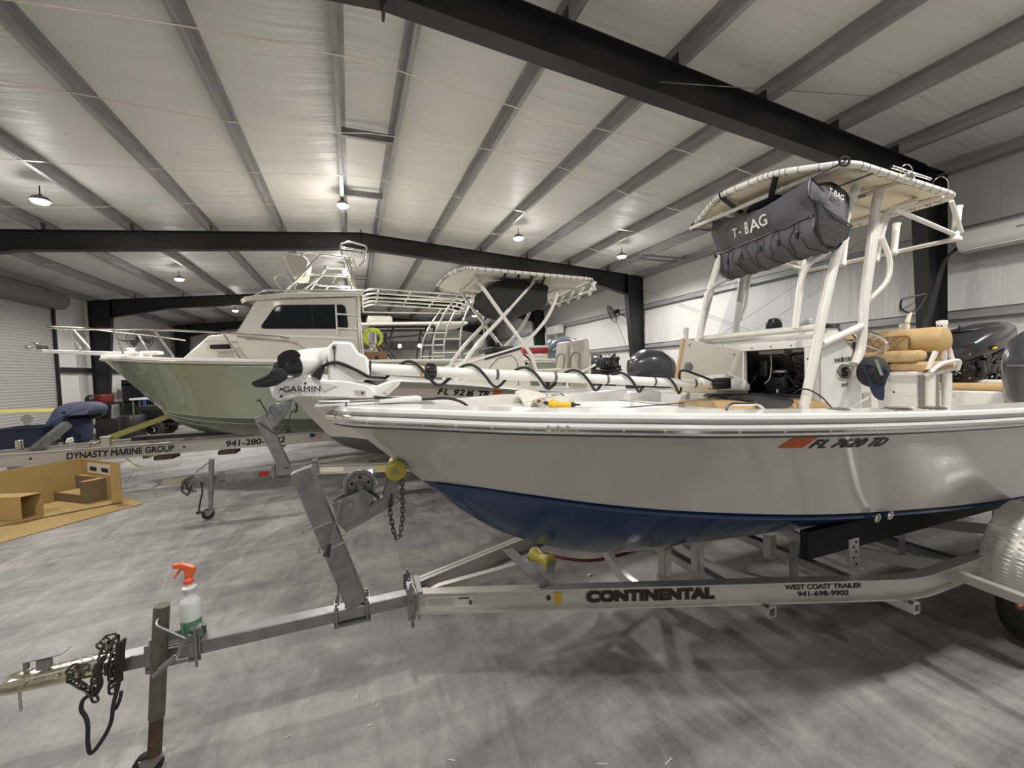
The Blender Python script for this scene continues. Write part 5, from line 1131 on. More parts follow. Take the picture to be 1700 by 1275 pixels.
# winch stand
mb = MB(); w0, w1 = V(-0.255, 0.045, 0.535), V(-0.485, 0.045, 1.285); boxbeam(mb, w0, w1, 0.075, 0.10); mb.build('winch_post', 'galv', t1, bev=0.004)
wd_ = (w1 - w0).normalized(); wf = V(wd_.z, 0, -wd_.x)
mb = MB(); 
for c in (V((-0.432,-0,1.001)), V((-0.368,0,0.887))):
    for s_ in (-1, 1): mb.tube(fillet([c + wf * -0.06 + V(0, 0.045 * s_, 0), c + wf * 0.08 + V(0, 0.045 * s_, 0)], 0.01), 0.005, 6)
    mb.tube([c - wf * 0.055 + V(0, -0.045, 0), c - wf * 0.055 + V(0, 0.05, 0)], 0.005, 6)
mb.build('u_bolts', 'chrome', t1)
arm = [(-0.366,0.045,0.974), (-0.085,0.045,1.073), (-0.04,0.045,1.233), (0.01,0.045,1.2), (-0.007,0.045,1.028), (-0.293,0.045,0.856), (-0.333,0.045,0.943)]
arm = [(a, 0.01, c) for a, b, c in [(-0.329,0.01,0.993), (-0.098,0.01,1.092), (-0.055,0.01,1.236), (-0.005,0.01,1.213), (-0.041,0.01,1.044), (-0.288,0.01,0.935)]]
mb = MB(); mb.prism(arm, (0, 0.006, 0)); mb.prism([(a, b + 0.07, c) for a, b, c in arm], (0, 0.006, 0)); mb.prism([arm[0], arm[1], (arm[1][0], arm[1][1], arm[1][2] - 0.006), (arm[0][0], arm[0][1], arm[0][2] - 0.006)], (0, 0.076, 0)); mb.build('roller_arm', 'galv', t1)
rc = V((-0.032,0.02,1.244)); mb = MB(); mb.lathe(rc - V(0, 0.09, 0), [(0.02, 0.0), (0.040, 0), (0.055, 0.012), (0.052, 0.045), (0.034, 0.068), (0.03, 0.09), (0.034, 0.112), (0.052, 0.135), (0.055, 0.168), (0.04, 0.18), (0.02, 0.18)], (0.15, 1, 0), 26); mb.build('bow_roller', 'yellowr', t1)
mb = MB(); mb.lathe(rc - V(0.005, 0.10, 0), [(0.001, 0), (0.013, 0), (0.013, 0.01), (0.016, 0.012), (0.001, 0.2)], (0.15, 1, 0), 8); mb.build('roller_pin', 'galv', t1)
gc = V((-0.21,0.05,1.161)); mb = MB(); mb.lathe(gc, [(0.001, 0), (0.020, 0.0), (0.024, 0.006), (0.060, 0.006), (0.066, -0.004), (0.082, -0.004), (0.082, 0.014), (0.001, 0.014)], (0, 1, 0), 40)
for k in range(44):
    t = 2 * PI * k / 44; mb.box(gc + V(0.083 * math.cos(t), 0.005, 0.083 * math.sin(t)), (0.005, 0.016, 0.005), Matrix.Rotation(-t, 3, 'Y'))
mb.build('winch_gear', 'galv', t1)
mb = MB()
for k in range(5): t = 2 * PI * k / 5 + 0.3; mb.lathe(gc + V(0.044 * math.cos(t), 0.004, 0.044 * math.sin(t)), [(0.001, 0), (0.0075, 0), (0.0075, 0.003)], (0, -1, 0), 12)
mb.build('gear_holes', 'dark', t1)
mb = MB(); pl_ = [(-0.349,0,1.093), (-0.323,0,1.108), (-0.193,0,1.153), (-0.141,-0,1.101), (-0.211,-0,1.009), (-0.315,-0,0.969)]
mb.prism(pl_, (0, 0.005, 0)); mb.prism([(a, b + 0.085, c) for a, b, c in pl_], (0, 0.005, 0)); mb.build('winch_side_plate', 'galv', t1)
mb = MB(); mb.cyl(gc + V(0, -0.05, 0), gc + V(0, 0.06, 0), 0.012); mb.cyl(gc + V(0, 0.02, 0), gc + V(0, 0.055, 0), 0.04); mb.lathe(V((-0.261,-0.01,1.083)), [(0.001, 0.012), (0.012, 0.01), (0.014, 0)], (0, -1, 0), 10); mb.lathe(V((-0.311,-0.02,1.106)), [(0.001, 0.012), (0.011, 0.01), (0.011, 0)], (0, -1, 0), 8); mb.build('winch_spool', 'galv', t1)
mb = MB(); h0_, h1_, h2_ = V((-0.31,-0.035,1.104)), V((-0.344,-0.06,0.967)), V((-0.368,-0.07,0.915)); mb.tube([h0_, h1_, h2_], 0, sq=(0.013, 0.004)); cr = mb.build('winch_crank', 'galv', t1)
mb = MB(); mb.tube([h2_ + V(0.004, -0.01, 0.01), V((-0.381,-0.1,0.872))], [0.010, 0.016], 12); mb.build('crank_grip', 'blkrub', cr)
mb = MB(); mb.tube([gc + V(0.05, 0, -0.03), V((-0.087,0.03,1.045)), V((-0.04,0.03,1.048))], 0, sq=(0.02, 0.002)); mb.build('winch_strap', 'bagdk', t1)
mb = MB(); mb.torus(V((-0.03,0.02,1.066)), 0.014, 0.003, (0, 1, 0)); mb.ell(V((-0.019,0.03,1.161)), (0.012, 0.01, 0.02)); mb.build('bow_hook', 'chain', t1)
mb = MB(); mb.chain([(0.002,-0.02,1.242), (0,-0.03,1.141), (-0.007,-0.03,0.979), (-0.023,-0.03,0.897), (-0.043,-0.03,0.881), (-0.056,-0.03,0.922), (-0.067,-0.02,1.018), (-0.056,-0,1.091)], 0.034, 0.0095, 0.0030); mb.build('safety_chain', 'chain', t1)
mb = MB(); mb.cyl(V((-0.343,0,0.63)), V((-0.343,-0,0.567)), 0.005); mb.cyl(V((-0.343,-0,0.693)), V((-0.342,-0,0.582)), 0.004); mb.build('stand_bolt', 'galv', t1)
# jack
jx, jy = -1.09, -0.035
jack(t1, -1.105, jy, 0, 0.752, 0.262, 0.030, 0.055, lean=0.045)
mb = MB(); mb.tube(fillet([(-1.06, jy - 0.01, 0.72), (-1.07, jy - 0.05, 0.70), (-0.965, jy - 0.055, 0.615)], 0.02), 0.006, 8); mb.tube([(-0.965, jy - 0.055, 0.615), (-0.99, jy - 0.06, 0.55)], [0.010, 0.010], 8); mb.build('jack_handle', 'galv', t1)
mb = MB(); mb.bb((-1.15, -0.0, 0.44), (-1.12, 0.006, 0.57)); mb.bb((-0.99, -0.0, 0.45), (-0.94, 0.006, 0.58)); mb.bb((-1.15, 0.0, 0.455), (-0.94, 0.006, 0.475)); mb.bb((-1.15, 0.0, 0.54), (-0.94, 0.006, 0.55)); mb.bb((-1.15, 0.085, 0.45), (-0.94, 0.095, 0.57)); mb.build('jack_mount', 'galv', t1, bev=0.003)
mb = MB(); mb.cyl((-1.06, -0.09, 0.50), (-1.0, -0.095, 0.545), 0.013); mb.cyl((-1.085, -0.085, 0.475), (-1.04, -0.09, 0.505), 0.010); mb.cyl((-1.12, -0.01, 0.43), (-1.12, -0.01, 0.60), 0.005); mb.cyl((-0.955, -0.01, 0.43), (-0.955, -0.01, 0.62), 0.006); mb.rbox((-0.97, -0.02, 0.60), (-0.93, 0.03, 0.615), 0.005); mb.build('jack_pivot_pin', 'galv', t1)
# coupler
cpz = 0.50; co = 0.075
mb = MB()
def cring(x, w, z0, z1): return [V(x, co - w, z0), V(x, co - w, z1 - 0.006), V(x, co - w + 0.01, z1), V(x, co + w - 0.01, z1), V(x, co + w, z1 - 0.006), V(x, co + w, z0)]
mb.loft([cring(-1.665, 0.006, 0.488, 0.497), cring(-1.66, 0.022, 0.488, 0.510), cring(-1.645, 0.032, 0.488, 0.525), cring(-1.61, 0.038, 0.488, 0.533), cring(-1.575, 0.036, 0.488, 0.530), cring(-1.54, 0.038, 0.488, 0.524), cring(-1.30, 0.040, 0.480, 0.535), cring(-1.28, 0.040, 0.480, 0.535)], False); 
mb.prism([V(-1.69, co, 0.480), V(-1.68, co - 0.04, 0.480), V(-1.6, co - 0.055, 0.480), V(-1.3, co - 0.052, 0.474), V(-1.3, co + 0.052, 0.474), V(-1.6, co + 0.055, 0.480), V(-1.68, co + 0.04, 0.480)], (0, 0, 0.010)); mb.build('coupler', 'zinc', t1)
mb = MB(); mb.prism([V(-1.585, co - 0.014, 0.578), V(-1.46, co - 0.014, 0.580), V(-1.44, co - 0.014, 0.595), V(-1.44, co + 0.014, 0.595), V(-1.46, co + 0.014, 0.580), V(-1.585, co + 0.014, 0.578)], (0, 0, 0.004)); mb.bb((-1.585, co - 0.012, 0.53), (-1.575, co + 0.012, 0.58)); mb.bb((-1.545, co - 0.01, 0.53), (-1.50, co + 0.01, 0.572)); mb.build('coupler_latch', 'galv', t1)
mb = MB(); mb.ell((-1.565, co - 0.012, 0.545), (0.010, 0.008, 0.010)); mb.ell((-1.56, co - 0.037, 0.51), (0.008, 0.004, 0.008)); mb.ell((-1.46, co - 0.045, 0.508), (0.008, 0.006, 0.008)); mb.cyl((-1.545, co - 0.05, 0.505), (-1.50, co - 0.05, 0.52), 0.005); mb.build('coupler_rivets', 'zinc', t1)
mb = MB()
for k in range(14): mb.ell((-1.50 + 0.018 * k, co + (0.012 if k % 2 else -0.012), 0.536), (0.006, 0.004, 0.002), 8, 4)
mb.build('coupler_embossing', 'zinc', t1)
mb = MB(); mb.chain([(-1.578, co - 0.05, 0.485), (-1.578, co - 0.05, 0.40)], 0.018, 0.005, 0.0015); mb.build('pin_chain', 'galv', t1)
mb = MB()
mb.chain([(-1.364,-0,0.54), (-1.394,0,0.538), (-1.4,0,0.498), (-1.369,-0,0.461), (-1.327,-0.02,0.431), (-1.317,-0.02,0.396)], 0.04, 0.014, 0.0048)
mb.chain([(-1.284,-0.02,0.631), (-1.282,0.03,0.626), (-1.257,0.05,0.618)], 0.04, 0.014, 0.0048); mb.chain([(-1.244,-0,0.621), (-1.251,-0.01,0.562), (-1.26,-0.01,0.483), (-1.264,-0.01,0.398)], 0.04, 0.014, 0.0048)
mb.chain([(-1.275,-0.01,0.609), (-1.287,-0.02,0.565), (-1.311,-0.02,0.493), (-1.315,-0.02,0.427)], 0.04, 0.014, 0.0048); mb.build('safety_chain', 'chain', t1)
mb = MB(); mb.tube(catmull([(-1.305,-0,0.629), (-1.28,-0.01,0.634), (-1.266,-0.01,0.593)], 5), 0.006, 8); mb.torus(V((-1.257,-0.01,0.596)), 0.016, 0.005, (0.3, 1, 0)); mb.build('chain_hook', 'galv', t1)
mb = MB(); P_ = catmull([(-1.208,-0.01,0.631), (-1.215,-0.015,0.582), (-1.218,-0.02,0.518), (-1.238,-0.02,0.43), (-1.253,-0.03,0.361), (-1.266,-0.03,0.285), (-1.298,-0.03,0.221), (-1.337,-0.03,0.176), (-1.346,-0.03,0.22), (-1.342,-0.03,0.298), (-1.347,-0.03,0.339), (-1.359,-0.03,0.375), (-1.351,-0.03,0.414), (-1.326,-0.03,0.43)], 6); mb.tube(P_, 0.0078, 10); mb.tube(catmull([(-1.228,-0.02,0.405), (-1.234,-0.02,0.374), (-1.249,-0.02,0.338), (-1.264,-0.02,0.33)], 5), 0.007, 8); mb.tube(catmull([(-1.277,-0.02,0.576), (-1.294,-0.03,0.534), (-1.292,-0.03,0.467), (-1.306,-0.03,0.432)], 5), 0.011, 8); mb.tube(catmull([(-1.23,0,0.617), (-1.232,-0.01,0.529), (-1.235,-0.01,0.448)], 5), 0.013, 8); mb.build('wiring_harness', 'blkrub', t1)
# spray bottle standing on the tongue
sb = empty('spray_bottle', (0, 0, 0), 0, 'clear spray bottle of green cleaner with orange trigger standing behind the trailer jack', 'bottle')
bx, by, bz = V(-0.985, 0.05, 0.533); Mx1 = Matrix.Rotation(RZ1, 4, 'Z'); Pb = Mx1 @ V(bx, by, bz) + V(0.23, 2.27, 0); sb.location = Pb
mb = MB(); mb.lathe((0, 0, 0.0), [(0.001, 0), (0.036, 0.0), (0.041, 0.006), (0.041, 0.10)]); mb.build('liquid', 'liquid', sb)
mb = MB(); mb.lathe((0, 0, 0.10), [(0.041, 0), (0.041, 0.075), (0.036, 0.092), (0.024, 0.105), (0.022, 0.13), (0.030, 0.142), (0.030, 0.150), (0.018, 0.158), (0.018, 0.17), (0.001, 0.17)]); mb.build('bottle_body', 'bottle', sb)
mb = MB(); mb.lathe((0, 0, 0.268), [(0.001, 0), (0.021, 0), (0.021, 0.02), (0.014, 0.024), (0.014, 0.045), (0.001, 0.045)])
mb.prism([(0.02, -0.012, 0.30), (0.03, -0.012, 0.325), (0.028, -0.012, 0.34), (-0.02, -0.012, 0.368), (-0.055, -0.012, 0.37), (-0.057, -0.012, 0.352), (-0.03, -0.012, 0.348), (-0.012, -0.012, 0.33), (-0.012, -0.012, 0.30)], (0, 0.024, 0))
mb.prism([(-0.03, -0.007, 0.35), (-0.018, -0.007, 0.345), (-0.035, -0.007, 0.32), (-0.055, -0.007, 0.30), (-0.058, -0.007, 0.306), (-0.042, -0.007, 0.33)], (0, 0.014, 0)); mb.build('trigger_head', 'orange', sb, bev=0.003)
# red hose and floor litter
mb = MB(); mb.tube(catmull([(1.532,3.584,0.012), (1.714,3.312,0.012), (1.928,3.142,0.012), (2.239,3.123,0.012), (2.586,3.168,0.012), (3.018,3.191,0.012), (3.704,2.931,0.012)], 8), 0.012, 8); tag(mb.build('air_hose', 'hose'), 'dark red hose lying on the floor beneath the near boat', 'hose')
for q, r, l in (((1.783,2.932,0.003), 0.018, 'small white scrap on the floor behind the trailer beam'), ((1.987,2.716,0.003), 0.012, 'tiny white scrap near the trailer beam')):
    mb = MB(); mb.box((q[0], q[1], 0.006), (r * 2, r, 0.008), Matrix.Rotation(0.5, 3, 'Z')); tag(mb.build('paper_scrap', 'rag'), l, 'scrap')
mb = MB(); random.seed(9)
for q in ((0.033,2.28,0.002), (0.046,2.244,0.002), (-0.361,2.229,0.002), (0.343,1.786,0.002), (0.011,2.131,0.002), (-0.051,2.357,0.002), (0.951,1.501,0.002), (1.223,1.395,0.002)):
    a = random.uniform(0, 3); mb.box((q[0], q[1], 0.003), (0.03 if q[0] < 0.5 else 0.05, 0.004, 0.002), Matrix.Rotation(a, 3, 'Z'))
tag(mb.build('floor_debris', 'rag'), 'tiny white fibre shreds scattered on the concrete near the tongue', 'debris', kind='stuff')

# ================================================================== SECOND BOAT (beige, behind the near bow)
RZ2 = math.radians(-2); L2 = (-2.2, 6.2, 0)
b2 = empty('bay_boat', L2, RZ2, 'beige center console boat with crossed T-top pipes between the near boat and the green boat', 'boat')
G2 = [(1.24, 0, 1.74), (1.30, -0.18, 1.74), (1.62, -0.52, 1.735), (2.05, -0.80, 1.71), (2.58, -1.03, 1.685), (3.47, -1.13, 1.585), (4.6, -1.16, 1.455), (5.8, -1.14, 1.37), (6.9, -1.10, 1.32)]
C2 = [(1.89, 0, 0.93), (1.93, -0.05, 0.93), (2.12, -0.22, 0.93), (2.42, -0.42, 0.90), (2.9, -0.65, 0.86), (3.6, -0.85, 0.82), (4.6, -0.93, 0.78), (5.8, -0.95, 0.75), (6.9, -0.95, 0.74)]
K2 = [(1.89, 0, 0.93), (1.93, 0, 0.89), (2.08, 0, 0.78), (2.28, 0, 0.70), (2.6, 0, 0.60), (3.2, 0, 0.53), (4.4, 0, 0.50), (5.7, 0, 0.50), (6.9, 0, 0.50)]
H2 = Hull(G2, C2, K2, 6, 0.07)
H2.sides(m=8).build('hull_side', 'beigehull', b2); H2.bottom().build('hull_bottom', 'inkgrey', b2)
H2.sweep(0.018, 0.0, 0.012).build('rub_rail', 'rub', b2); H2.sweep(0.008, -0.004, 0.03).build('rub_rail_insert', 'chrome', b2)
def simple_deck(Hh, parent, m, w=0.2, drop=0.45, xd=99, mcap='gel'):
    co, ci, cj = Hh.off(0, 0.035), Hh.off(w, 0.05), Hh.off(w + 0.01, 0.04)
    mb = MB(); strip(mb, [V(p.x, p.y, p.z - 0.03) for p in co], co); strip(mb, co, ci); mb.build('gunwale_cap', mcap, parent)
    mb = MB(); z = lambda p: p.z - (0.05 if p.x < xd else drop)
    lo = [V(p.x, p.y, z(p)) for p in cj]; strip(mb, cj, lo); strip(mb, lo, [V(p.x, 0, p.z) for p in lo])
    p = lo[-1]; mb.add([(p.x, p.y, p.z), (p.x, -p.y, p.z), (p.x, -p.y, cj[-1].z), (p.x, p.y, cj[-1].z)], [(0, 1, 2, 3)]); mb.build('deck', m, parent)
simple_deck(H2, b2, 'deck', 0.2, 0.42, 3.2)
join_meshes('registration_number', list(hull_text(H2, 'FL 9216 TR', 0.085, 3.22, 0.83, 'ink', b2, adv=0.074, off=0.003)), b2)
mb = MB(); qs = []
for s_, t in ((3.90, 0.83), (4.03, 0.83), (4.03, 0.95), (3.90, 0.95)):
    i = min(range(len(H2.G) - 1), key=lambda k: abs(H2.side_pt(k, t).x - s_)); p = H2.side_pt(i, t); qs.append(p + V(s_ - p.x, -0.004, 0))
mb.prism(qs, (0, -0.001, 0)); mb.build('registration_sticker', 'sticker', b2, False)
# console
prof = [(3.62, 1.1), (3.72, 1.80), (3.85, 1.93), (4.50, 2.07), (4.56, 2.05), (4.66, 1.72), (4.80, 1.1)]
mb = MB(); mb.prism([(a, -0.50, b) for a, b in prof], (0, 1.0, 0)); con2 = mb.build('console', 'gelcream', b2, bev=0.03)
mb = MB(); pl = closed_fillet([(4.02, -0.502, 1.2), (4.06, -0.502, 1.78), (4.20, -0.502, 1.92), (4.42, -0.502, 1.96), (4.50, -0.502, 1.85), (4.50, -0.502, 1.2)], 0.05); mb.tube(pl, 0.006, 6, True); mb.build('door_outline', 'inkgrey', con2)
mb = MB(); mb.rbox((4.26, -0.515, 1.68), (4.33, -0.50, 1.73), 0.005); mb.build('door_latch', 'steel', con2)
mb = MB(); mb.prism([(4.0, -0.51, 1.90), (4.56, -0.51, 2.045), (4.56, -0.51, 2.075), (4.0, -0.51, 1.925)], (0, -0.01, 0)); mb.build('console_grab_strip', 'blk', con2)
mb = MB(); wp = [(4.02, -0.42, 1.97), (4.02, 0.42, 1.97), (4.28, 0.38, 2.42), (4.28, -0.38, 2.42)]; mb.add(wp, [(0, 1, 2, 3)]); mb.add([(4.02, -0.42, 1.97), (4.28, -0.38, 2.42), (4.55, -0.44, 2.09)], [(0, 1, 2)]); mb.build('windscreen', 'acrylic', b2, False)
mb = MB(); mb.rbox((4.15, -0.38, 2.02), (4.5, 0.38, 2.10), 0.02); mb.ell((4.3, -0.2, 2.13), (0.04, 0.04, 0.04)); mb.build('dash', 'blk', con2)
mb = MB(); mb.torus((4.82, -0.1, 1.85), 0.17, 0.014, (0.8, 0, 0.6)); mb.cyl((4.65, -0.1, 1.75), (4.8, -0.1, 1.84), 0.03); mb.build('steering_wheel', 'blkgloss', b2)
t2t = empty('t_top', (0, 0, 0)); t2t.parent = b2
RP = [(5.62, -0.85, 3.02), (3.66, -0.85, 3.10), (3.50, -0.4, 3.08), (3.50, 0.4, 3.09), (3.86, 0.85, 3.09), (5.72, 0.85, 3.02)]
rp2 = closed_fillet(RP, 0.14); MB().tube(rp2, 0.024, 10, True).build('rim_tube', 'canvas_w', t2t)
cen = sum(rp2, V(0, 0, 0)) / len(rp2); mb = MB(); rings = [[cen + (p - cen) * k + V(0, 0, dz) for p in rp2] for k, dz in ((0.965, 0.0), (0.6, 0.015), (0.02, 0.02))]
mb.loft(rings); mb.loft([[p + V(0, 0, 0.006) for p in r] for r in rings]); mb.build('canopy', 'canvas_w', t2t)
mb = MB()
for i in range(len(rp2)):
    a = rp2[i]; b = rp2[(i + 1) % len(rp2)]; L = (b - a).length; n = max(int(L / 0.10), 1 if L > 0.02 else 0)
    for k in range(n): mb.torus(a + (b - a) * ((k + .5) / n), 0.0255, 0.004, (b - a), 12, 5)
mb.build('lacing', 'steel', t2t)
for sg in (-1, 1):
    o_ = 0.5 * sg; P = lambda s, z: (s, o_, z)
    leg('cross_leg', [catmull([P(3.42, 1.25), P(3.66, 1.78), P(3.9, 2.12), P(4.30, 2.52), P(4.72, 2.95), P(4.80, 3.03)], 6)], 0.029, 'pipe', t2t)
    leg('cross_leg', [[P(3.90, 3.08), P(4.30, 2.52), P(4.70, 1.98), P(4.95, 1.25)]], 0.029, 'pipe', t2t)
    leg('rear_leg', [catmull([P(4.62, 2.12), P(4.95, 2.45), P(5.13, 2.75), P(5.17, 2.92)], 6)], 0.027, 'pipe', t2t)
    leg('side_rail', [[P(4.62, 2.10), P(3.62, 1.83)], [(3.9, o_, 3.05), (5.15, o_, 2.94), (5.6, o_, 2.95)]], 0.02, 'pipe', t2t)
leg('top_rail', [[(3.95, -0.5, 3.05), (3.95, 0.5, 3.05)], [(5.15, -0.5, 2.93), (5.15, 0.5, 2.93)], [(4.75, -0.8, 3.03), (4.75, 0.8, 3.03)]], 0.018, 'pipe', t2t)
for y in (-0.6, -0.25, 0.1, 0.45):
    mb = MB(); mb.lathe((5.66, y, 2.84), [(0.001, 0), (0.028, 0), (0.024, 0.03), (0.024, 0.2), (0.032, 0.23), (0.02, 0.23)], (0.55, 0, 1)); mb.build('rod_holder', 'pipe', t2t)
leg('rod_rack_frame', [[(5.68, -0.75, 2.90), (5.68, 0.75, 2.90)], [(5.6, -0.75, 3.0), (5.68, -0.75, 2.90)], [(5.6, 0.75, 3.0), (5.68, 0.75, 2.90)]], 0.018, 'pipe', t2t)
bg2 = empty('gear_bag', L2, RZ2, 'black storage bag hanging under the second boat T-top', 'bag')
mb = MB(); rs = []
for k in range(13):
    t = k / 12; y = -0.52 + 1.04 * t; w = 0.02 * noise.noise(V(t * 6, 0, 4)); rs.append([V(a + w, y, b + w) for a, b in [(q.x, q.z) for q in catmull([(4.22, 0, 3.02), (4.18, 0, 2.80), (4.30, 0, 2.66), (4.62, 0, 2.58), (4.95, 0, 2.68), (5.0, 0, 2.85), (4.95, 0, 3.0)], 4, True)]])
mb.loft(rs, True, True); mb.build('bag_body', 'bagdk', bg2)
mb = MB()
for s_ in (4.3, 4.5, 4.7, 4.9): mb.tube([(s_, -0.5, 2.95), (s_ - 0.04, -0.84, 3.10)], 0, sq=(0.02, 0.003))
mb.build('bag_straps', 'blk', bg2)
# seat of the second boat
sp = empty('leaning_post', (0, 0, 0)); sp.parent = b2
for y0, y1 in ((-0.50, -0.03), (0.03, 0.50)):
    mb = MB(); rs = []
    for y, k in ((y0, 0.7), (y0 + 0.03, 1), (y1 - 0.03, 1), (y1, 0.7)):
        c_ = (5.62, 1.93); rs.append([V(c_[0] + (a - c_[0]) * k, y, c_[1] + (b - c_[1]) * k) for a, b in [(5.55, 1.68), (5.66, 1.67), (5.72, 1.95), (5.70, 2.17), (5.66, 2.20), (5.61, 2.18), (5.58, 1.95)]])
    mb.loft(rs, True, True); mb.build('backrest', 'greyvinyl', sp, bev=0.01)
    mb = MB(); mb.rbox((5.14, y0, 1.62), (5.56, y1, 1.74), 0.05, 5); mb.build('seat_cushion', 'greyvinyl', sp)
    mb = MB(); mb.tube(catmull([(5.535, y0 + 0.08, 1.74), (5.57, y0 + 0.09, 1.93), (5.575, (y0 + y1) / 2, 1.99), (5.57, y1 - 0.09, 1.93), (5.535, y1 - 0.08, 1.74)], 5), 0.006, 6); mb.build('backrest_piping', 'inkgrey', sp)
leg('post_leg', [[(5.3, -0.48, 1.0), (5.3, -0.48, 1.62)], [(5.3, 0.48, 1.0), (5.3, 0.48, 1.62)], fillet([(5.15, -0.52, 1.55), (5.6, -0.52, 1.70), (5.78, -0.52, 1.78)], 0.1)], 0.022, 'pipe', sp)
mb = MB(); mb.prism([(5.74, -0.3, 1.2), (5.80, -0.3, 1.2), (5.84, -0.3, 1.95), (5.78, -0.3, 1.95)], (0, 0.6, 0)); mb.build('seat_back_board', 'gelcream', sp)
def outboard(parent, x, y, zc, sc, mcowl, name='outboard_motor', yaw=0.0, pitch=0.0, leg_to=0.45, cowl=True, lbl=None):
    o = empty(name, (x, y, zc), yaw); o.rotation_euler[1] = pitch
    if parent: o.parent = parent
    if cowl:
        mb = MB(); sweep_x(mb, [(-0.36 * sc, 0, -0.02, 0.06 * sc, 0.08 * sc, 0.7), (-0.33 * sc, 0, 0, 0.15 * sc, 0.15 * sc, 0.7), (-0.15 * sc, 0, 0.04 * sc, 0.22 * sc, 0.23 * sc, 0.75), (0.12 * sc, 0, 0.03 * sc, 0.23 * sc, 0.24 * sc, 0.75), (0.32 * sc, 0, -0.03 * sc, 0.20 * sc, 0.20 * sc, 0.75), (0.42 * sc, 0, -0.08 * sc, 0.10 * sc, 0.12 * sc, 0.75)]); mb.build('engine_cowl', mcowl, o)
        mb = MB(); sweep_x(mb, [(0.05 * sc, -0.17 * sc, 0.14 * sc, 0.008, 0.004, 1), (0.16 * sc, -0.155 * sc, 0.13 * sc, 0.06 * sc, 0.035 * sc, 0.9), (0.3 * sc, -0.12 * sc, 0.09 * sc, 0.06 * sc, 0.03 * sc, 1), (0.36 * sc, -0.1 * sc, 0.05 * sc, 0.01, 0.01, 1)]); mb.build('cowl_vent', 'blk', o)
    else:
        mb = MB(); mb.rbox((-0.26, -0.15, -0.2), (0.26, 0.15, 0.12), 0.03); random.seed(int(x * 10))
        for k in range(40):
            c = (random.uniform(-0.26, 0.26), random.choice((-0.17, 0.1, -0.14)), random.uniform(-0.18, 0.2)); r = random.uniform(0.02, 0.05); mb.ell(c, (r, r, r * 1.4), 8, 6)
        mb.rbox((-0.32, -0.2, -0.28), (0.32, 0.2, -0.22), 0.02); mb.build('powerhead', 'blk', o)
    mb = MB(); sweep_x(mb, [(-0.28 * sc, 0, -0.30 * sc, 0.12 * sc, 0.10 * sc, 0.7), (0, 0, -0.31 * sc, 0.16 * sc, 0.12 * sc, 0.7), (0.3 * sc, 0, -0.30 * sc, 0.12 * sc, 0.09 * sc, 0.7)]); d = zc - leg_to
    mb.rbox((-0.12 * sc, -0.07 * sc, -d + 0.05), (0.14 * sc, 0.07 * sc, -0.32 * sc), 0.03); mb.rbox((-0.15 * sc, -0.15 * sc, -d + 0.18), (0.3 * sc, 0.15 * sc, -d + 0.2), 0.008)
    sweep_x(mb, [(-0.22 * sc, 0, -d, 0.01, 0.01, 1), (-0.1 * sc, 0, -d, 0.05 * sc, 0.05 * sc, 1), (0.15 * sc, 0, -d, 0.05 * sc, 0.05 * sc, 1), (0.24 * sc, 0, -d, 0.03 * sc, 0.03 * sc, 1)]); mb.build('midsection', mcowl if cowl else 'blk', o)
    return o
outboard(b2, 7.22, 0.0, 1.70, 1.15, 'dkgrey', pitch=0.05)
mb = MB(); mb.rbox((6.85, -0.25, 0.8), (7.05, 0.25, 1.42), 0.03); mb.build('engine_bracket', 'blk', b2)
# red tool on the second boat's side rail
tl = empty('cordless_drill', L2, RZ2, 'red and black cordless drill standing on the second boat deck', 'drill')
c = V((4.777,-1.02,1.39)); zt = 1.46
mb = MB(); mb.rbox((c.x - 0.10, c.y - 0.04, c.z - 0.05), (c.x + 0.11, c.y + 0.04, c.z + 0.03), 0.015); mb.build('battery', 'red', tl)
mb = MB(); mb.cyl((c.x - 0.04, c.y, c.z + 0.02), (c.x - 0.05, c.y, c.z + 0.22), 0.028); mb.build('handle', 'blk', tl)
mb = MB(); mb.rbox((c.x - 0.14, c.y - 0.035, c.z + 0.22), (c.x + 0.04, c.y + 0.035, c.z + 0.29), 0.02); mb.build('drill_head', 'dred', tl)

# second trailer
t2 = empty('boat_trailer', L2, RZ2, 'middle boat trailer with galvanized tongue and winch post under the beige boat', 'trailer')
mb = MB(); tA = V((0.235,0.187,0.5)); tB = V((1.679,-0.193,0.5)); tA.y = 0.1; tB.y = 0.04; boxbeam(mb, tA, tB + V(0.1, 0, 0), 0.08, 0.085); mb.build('tongue', 'galv', t2)
mb = MB(); bA = V(tB.x, -0.03, 0.5); bB = V(4.2, -0.95, 0.5); ibeam(mb, bA, bB, 0.12); ibeam(mb, bB, (6.8, -0.97, 0.5), 0.12); mb.build('frame_beam', 'alu', t2)
mb = MB(); ibeam(mb, (tB.x, 0.08, 0.5), (4.2, 1.0, 0.5), 0.12); ibeam(mb, (4.2, 1.0, 0.5), (6.8, 1.02, 0.5), 0.12); mb.build('frame_beam', 'alu', t2)
for s_, w_ in ((2.4, 0.35), (3.4, 0.75), (4.6, 1.0), (5.9, 1.0)):
    mb = MB(); mb.tube([(s_, -w_, 0.46), (s_, -w_ * 0.5, 0.38), (s_, w_ * 0.5, 0.38), (s_, w_, 0.46)], 0, sq=(0.03, 0.03)); mb.build('cross_member', 'alu', t2)
for sg in (-1, 1): mb = MB(); boxbeam(mb, (3.0, 0.6 * sg, 0.62), (6.6, 0.6 * sg, 0.60), 0.1, 0.06); mb.build('bunk_board', 'blkrub', t2)
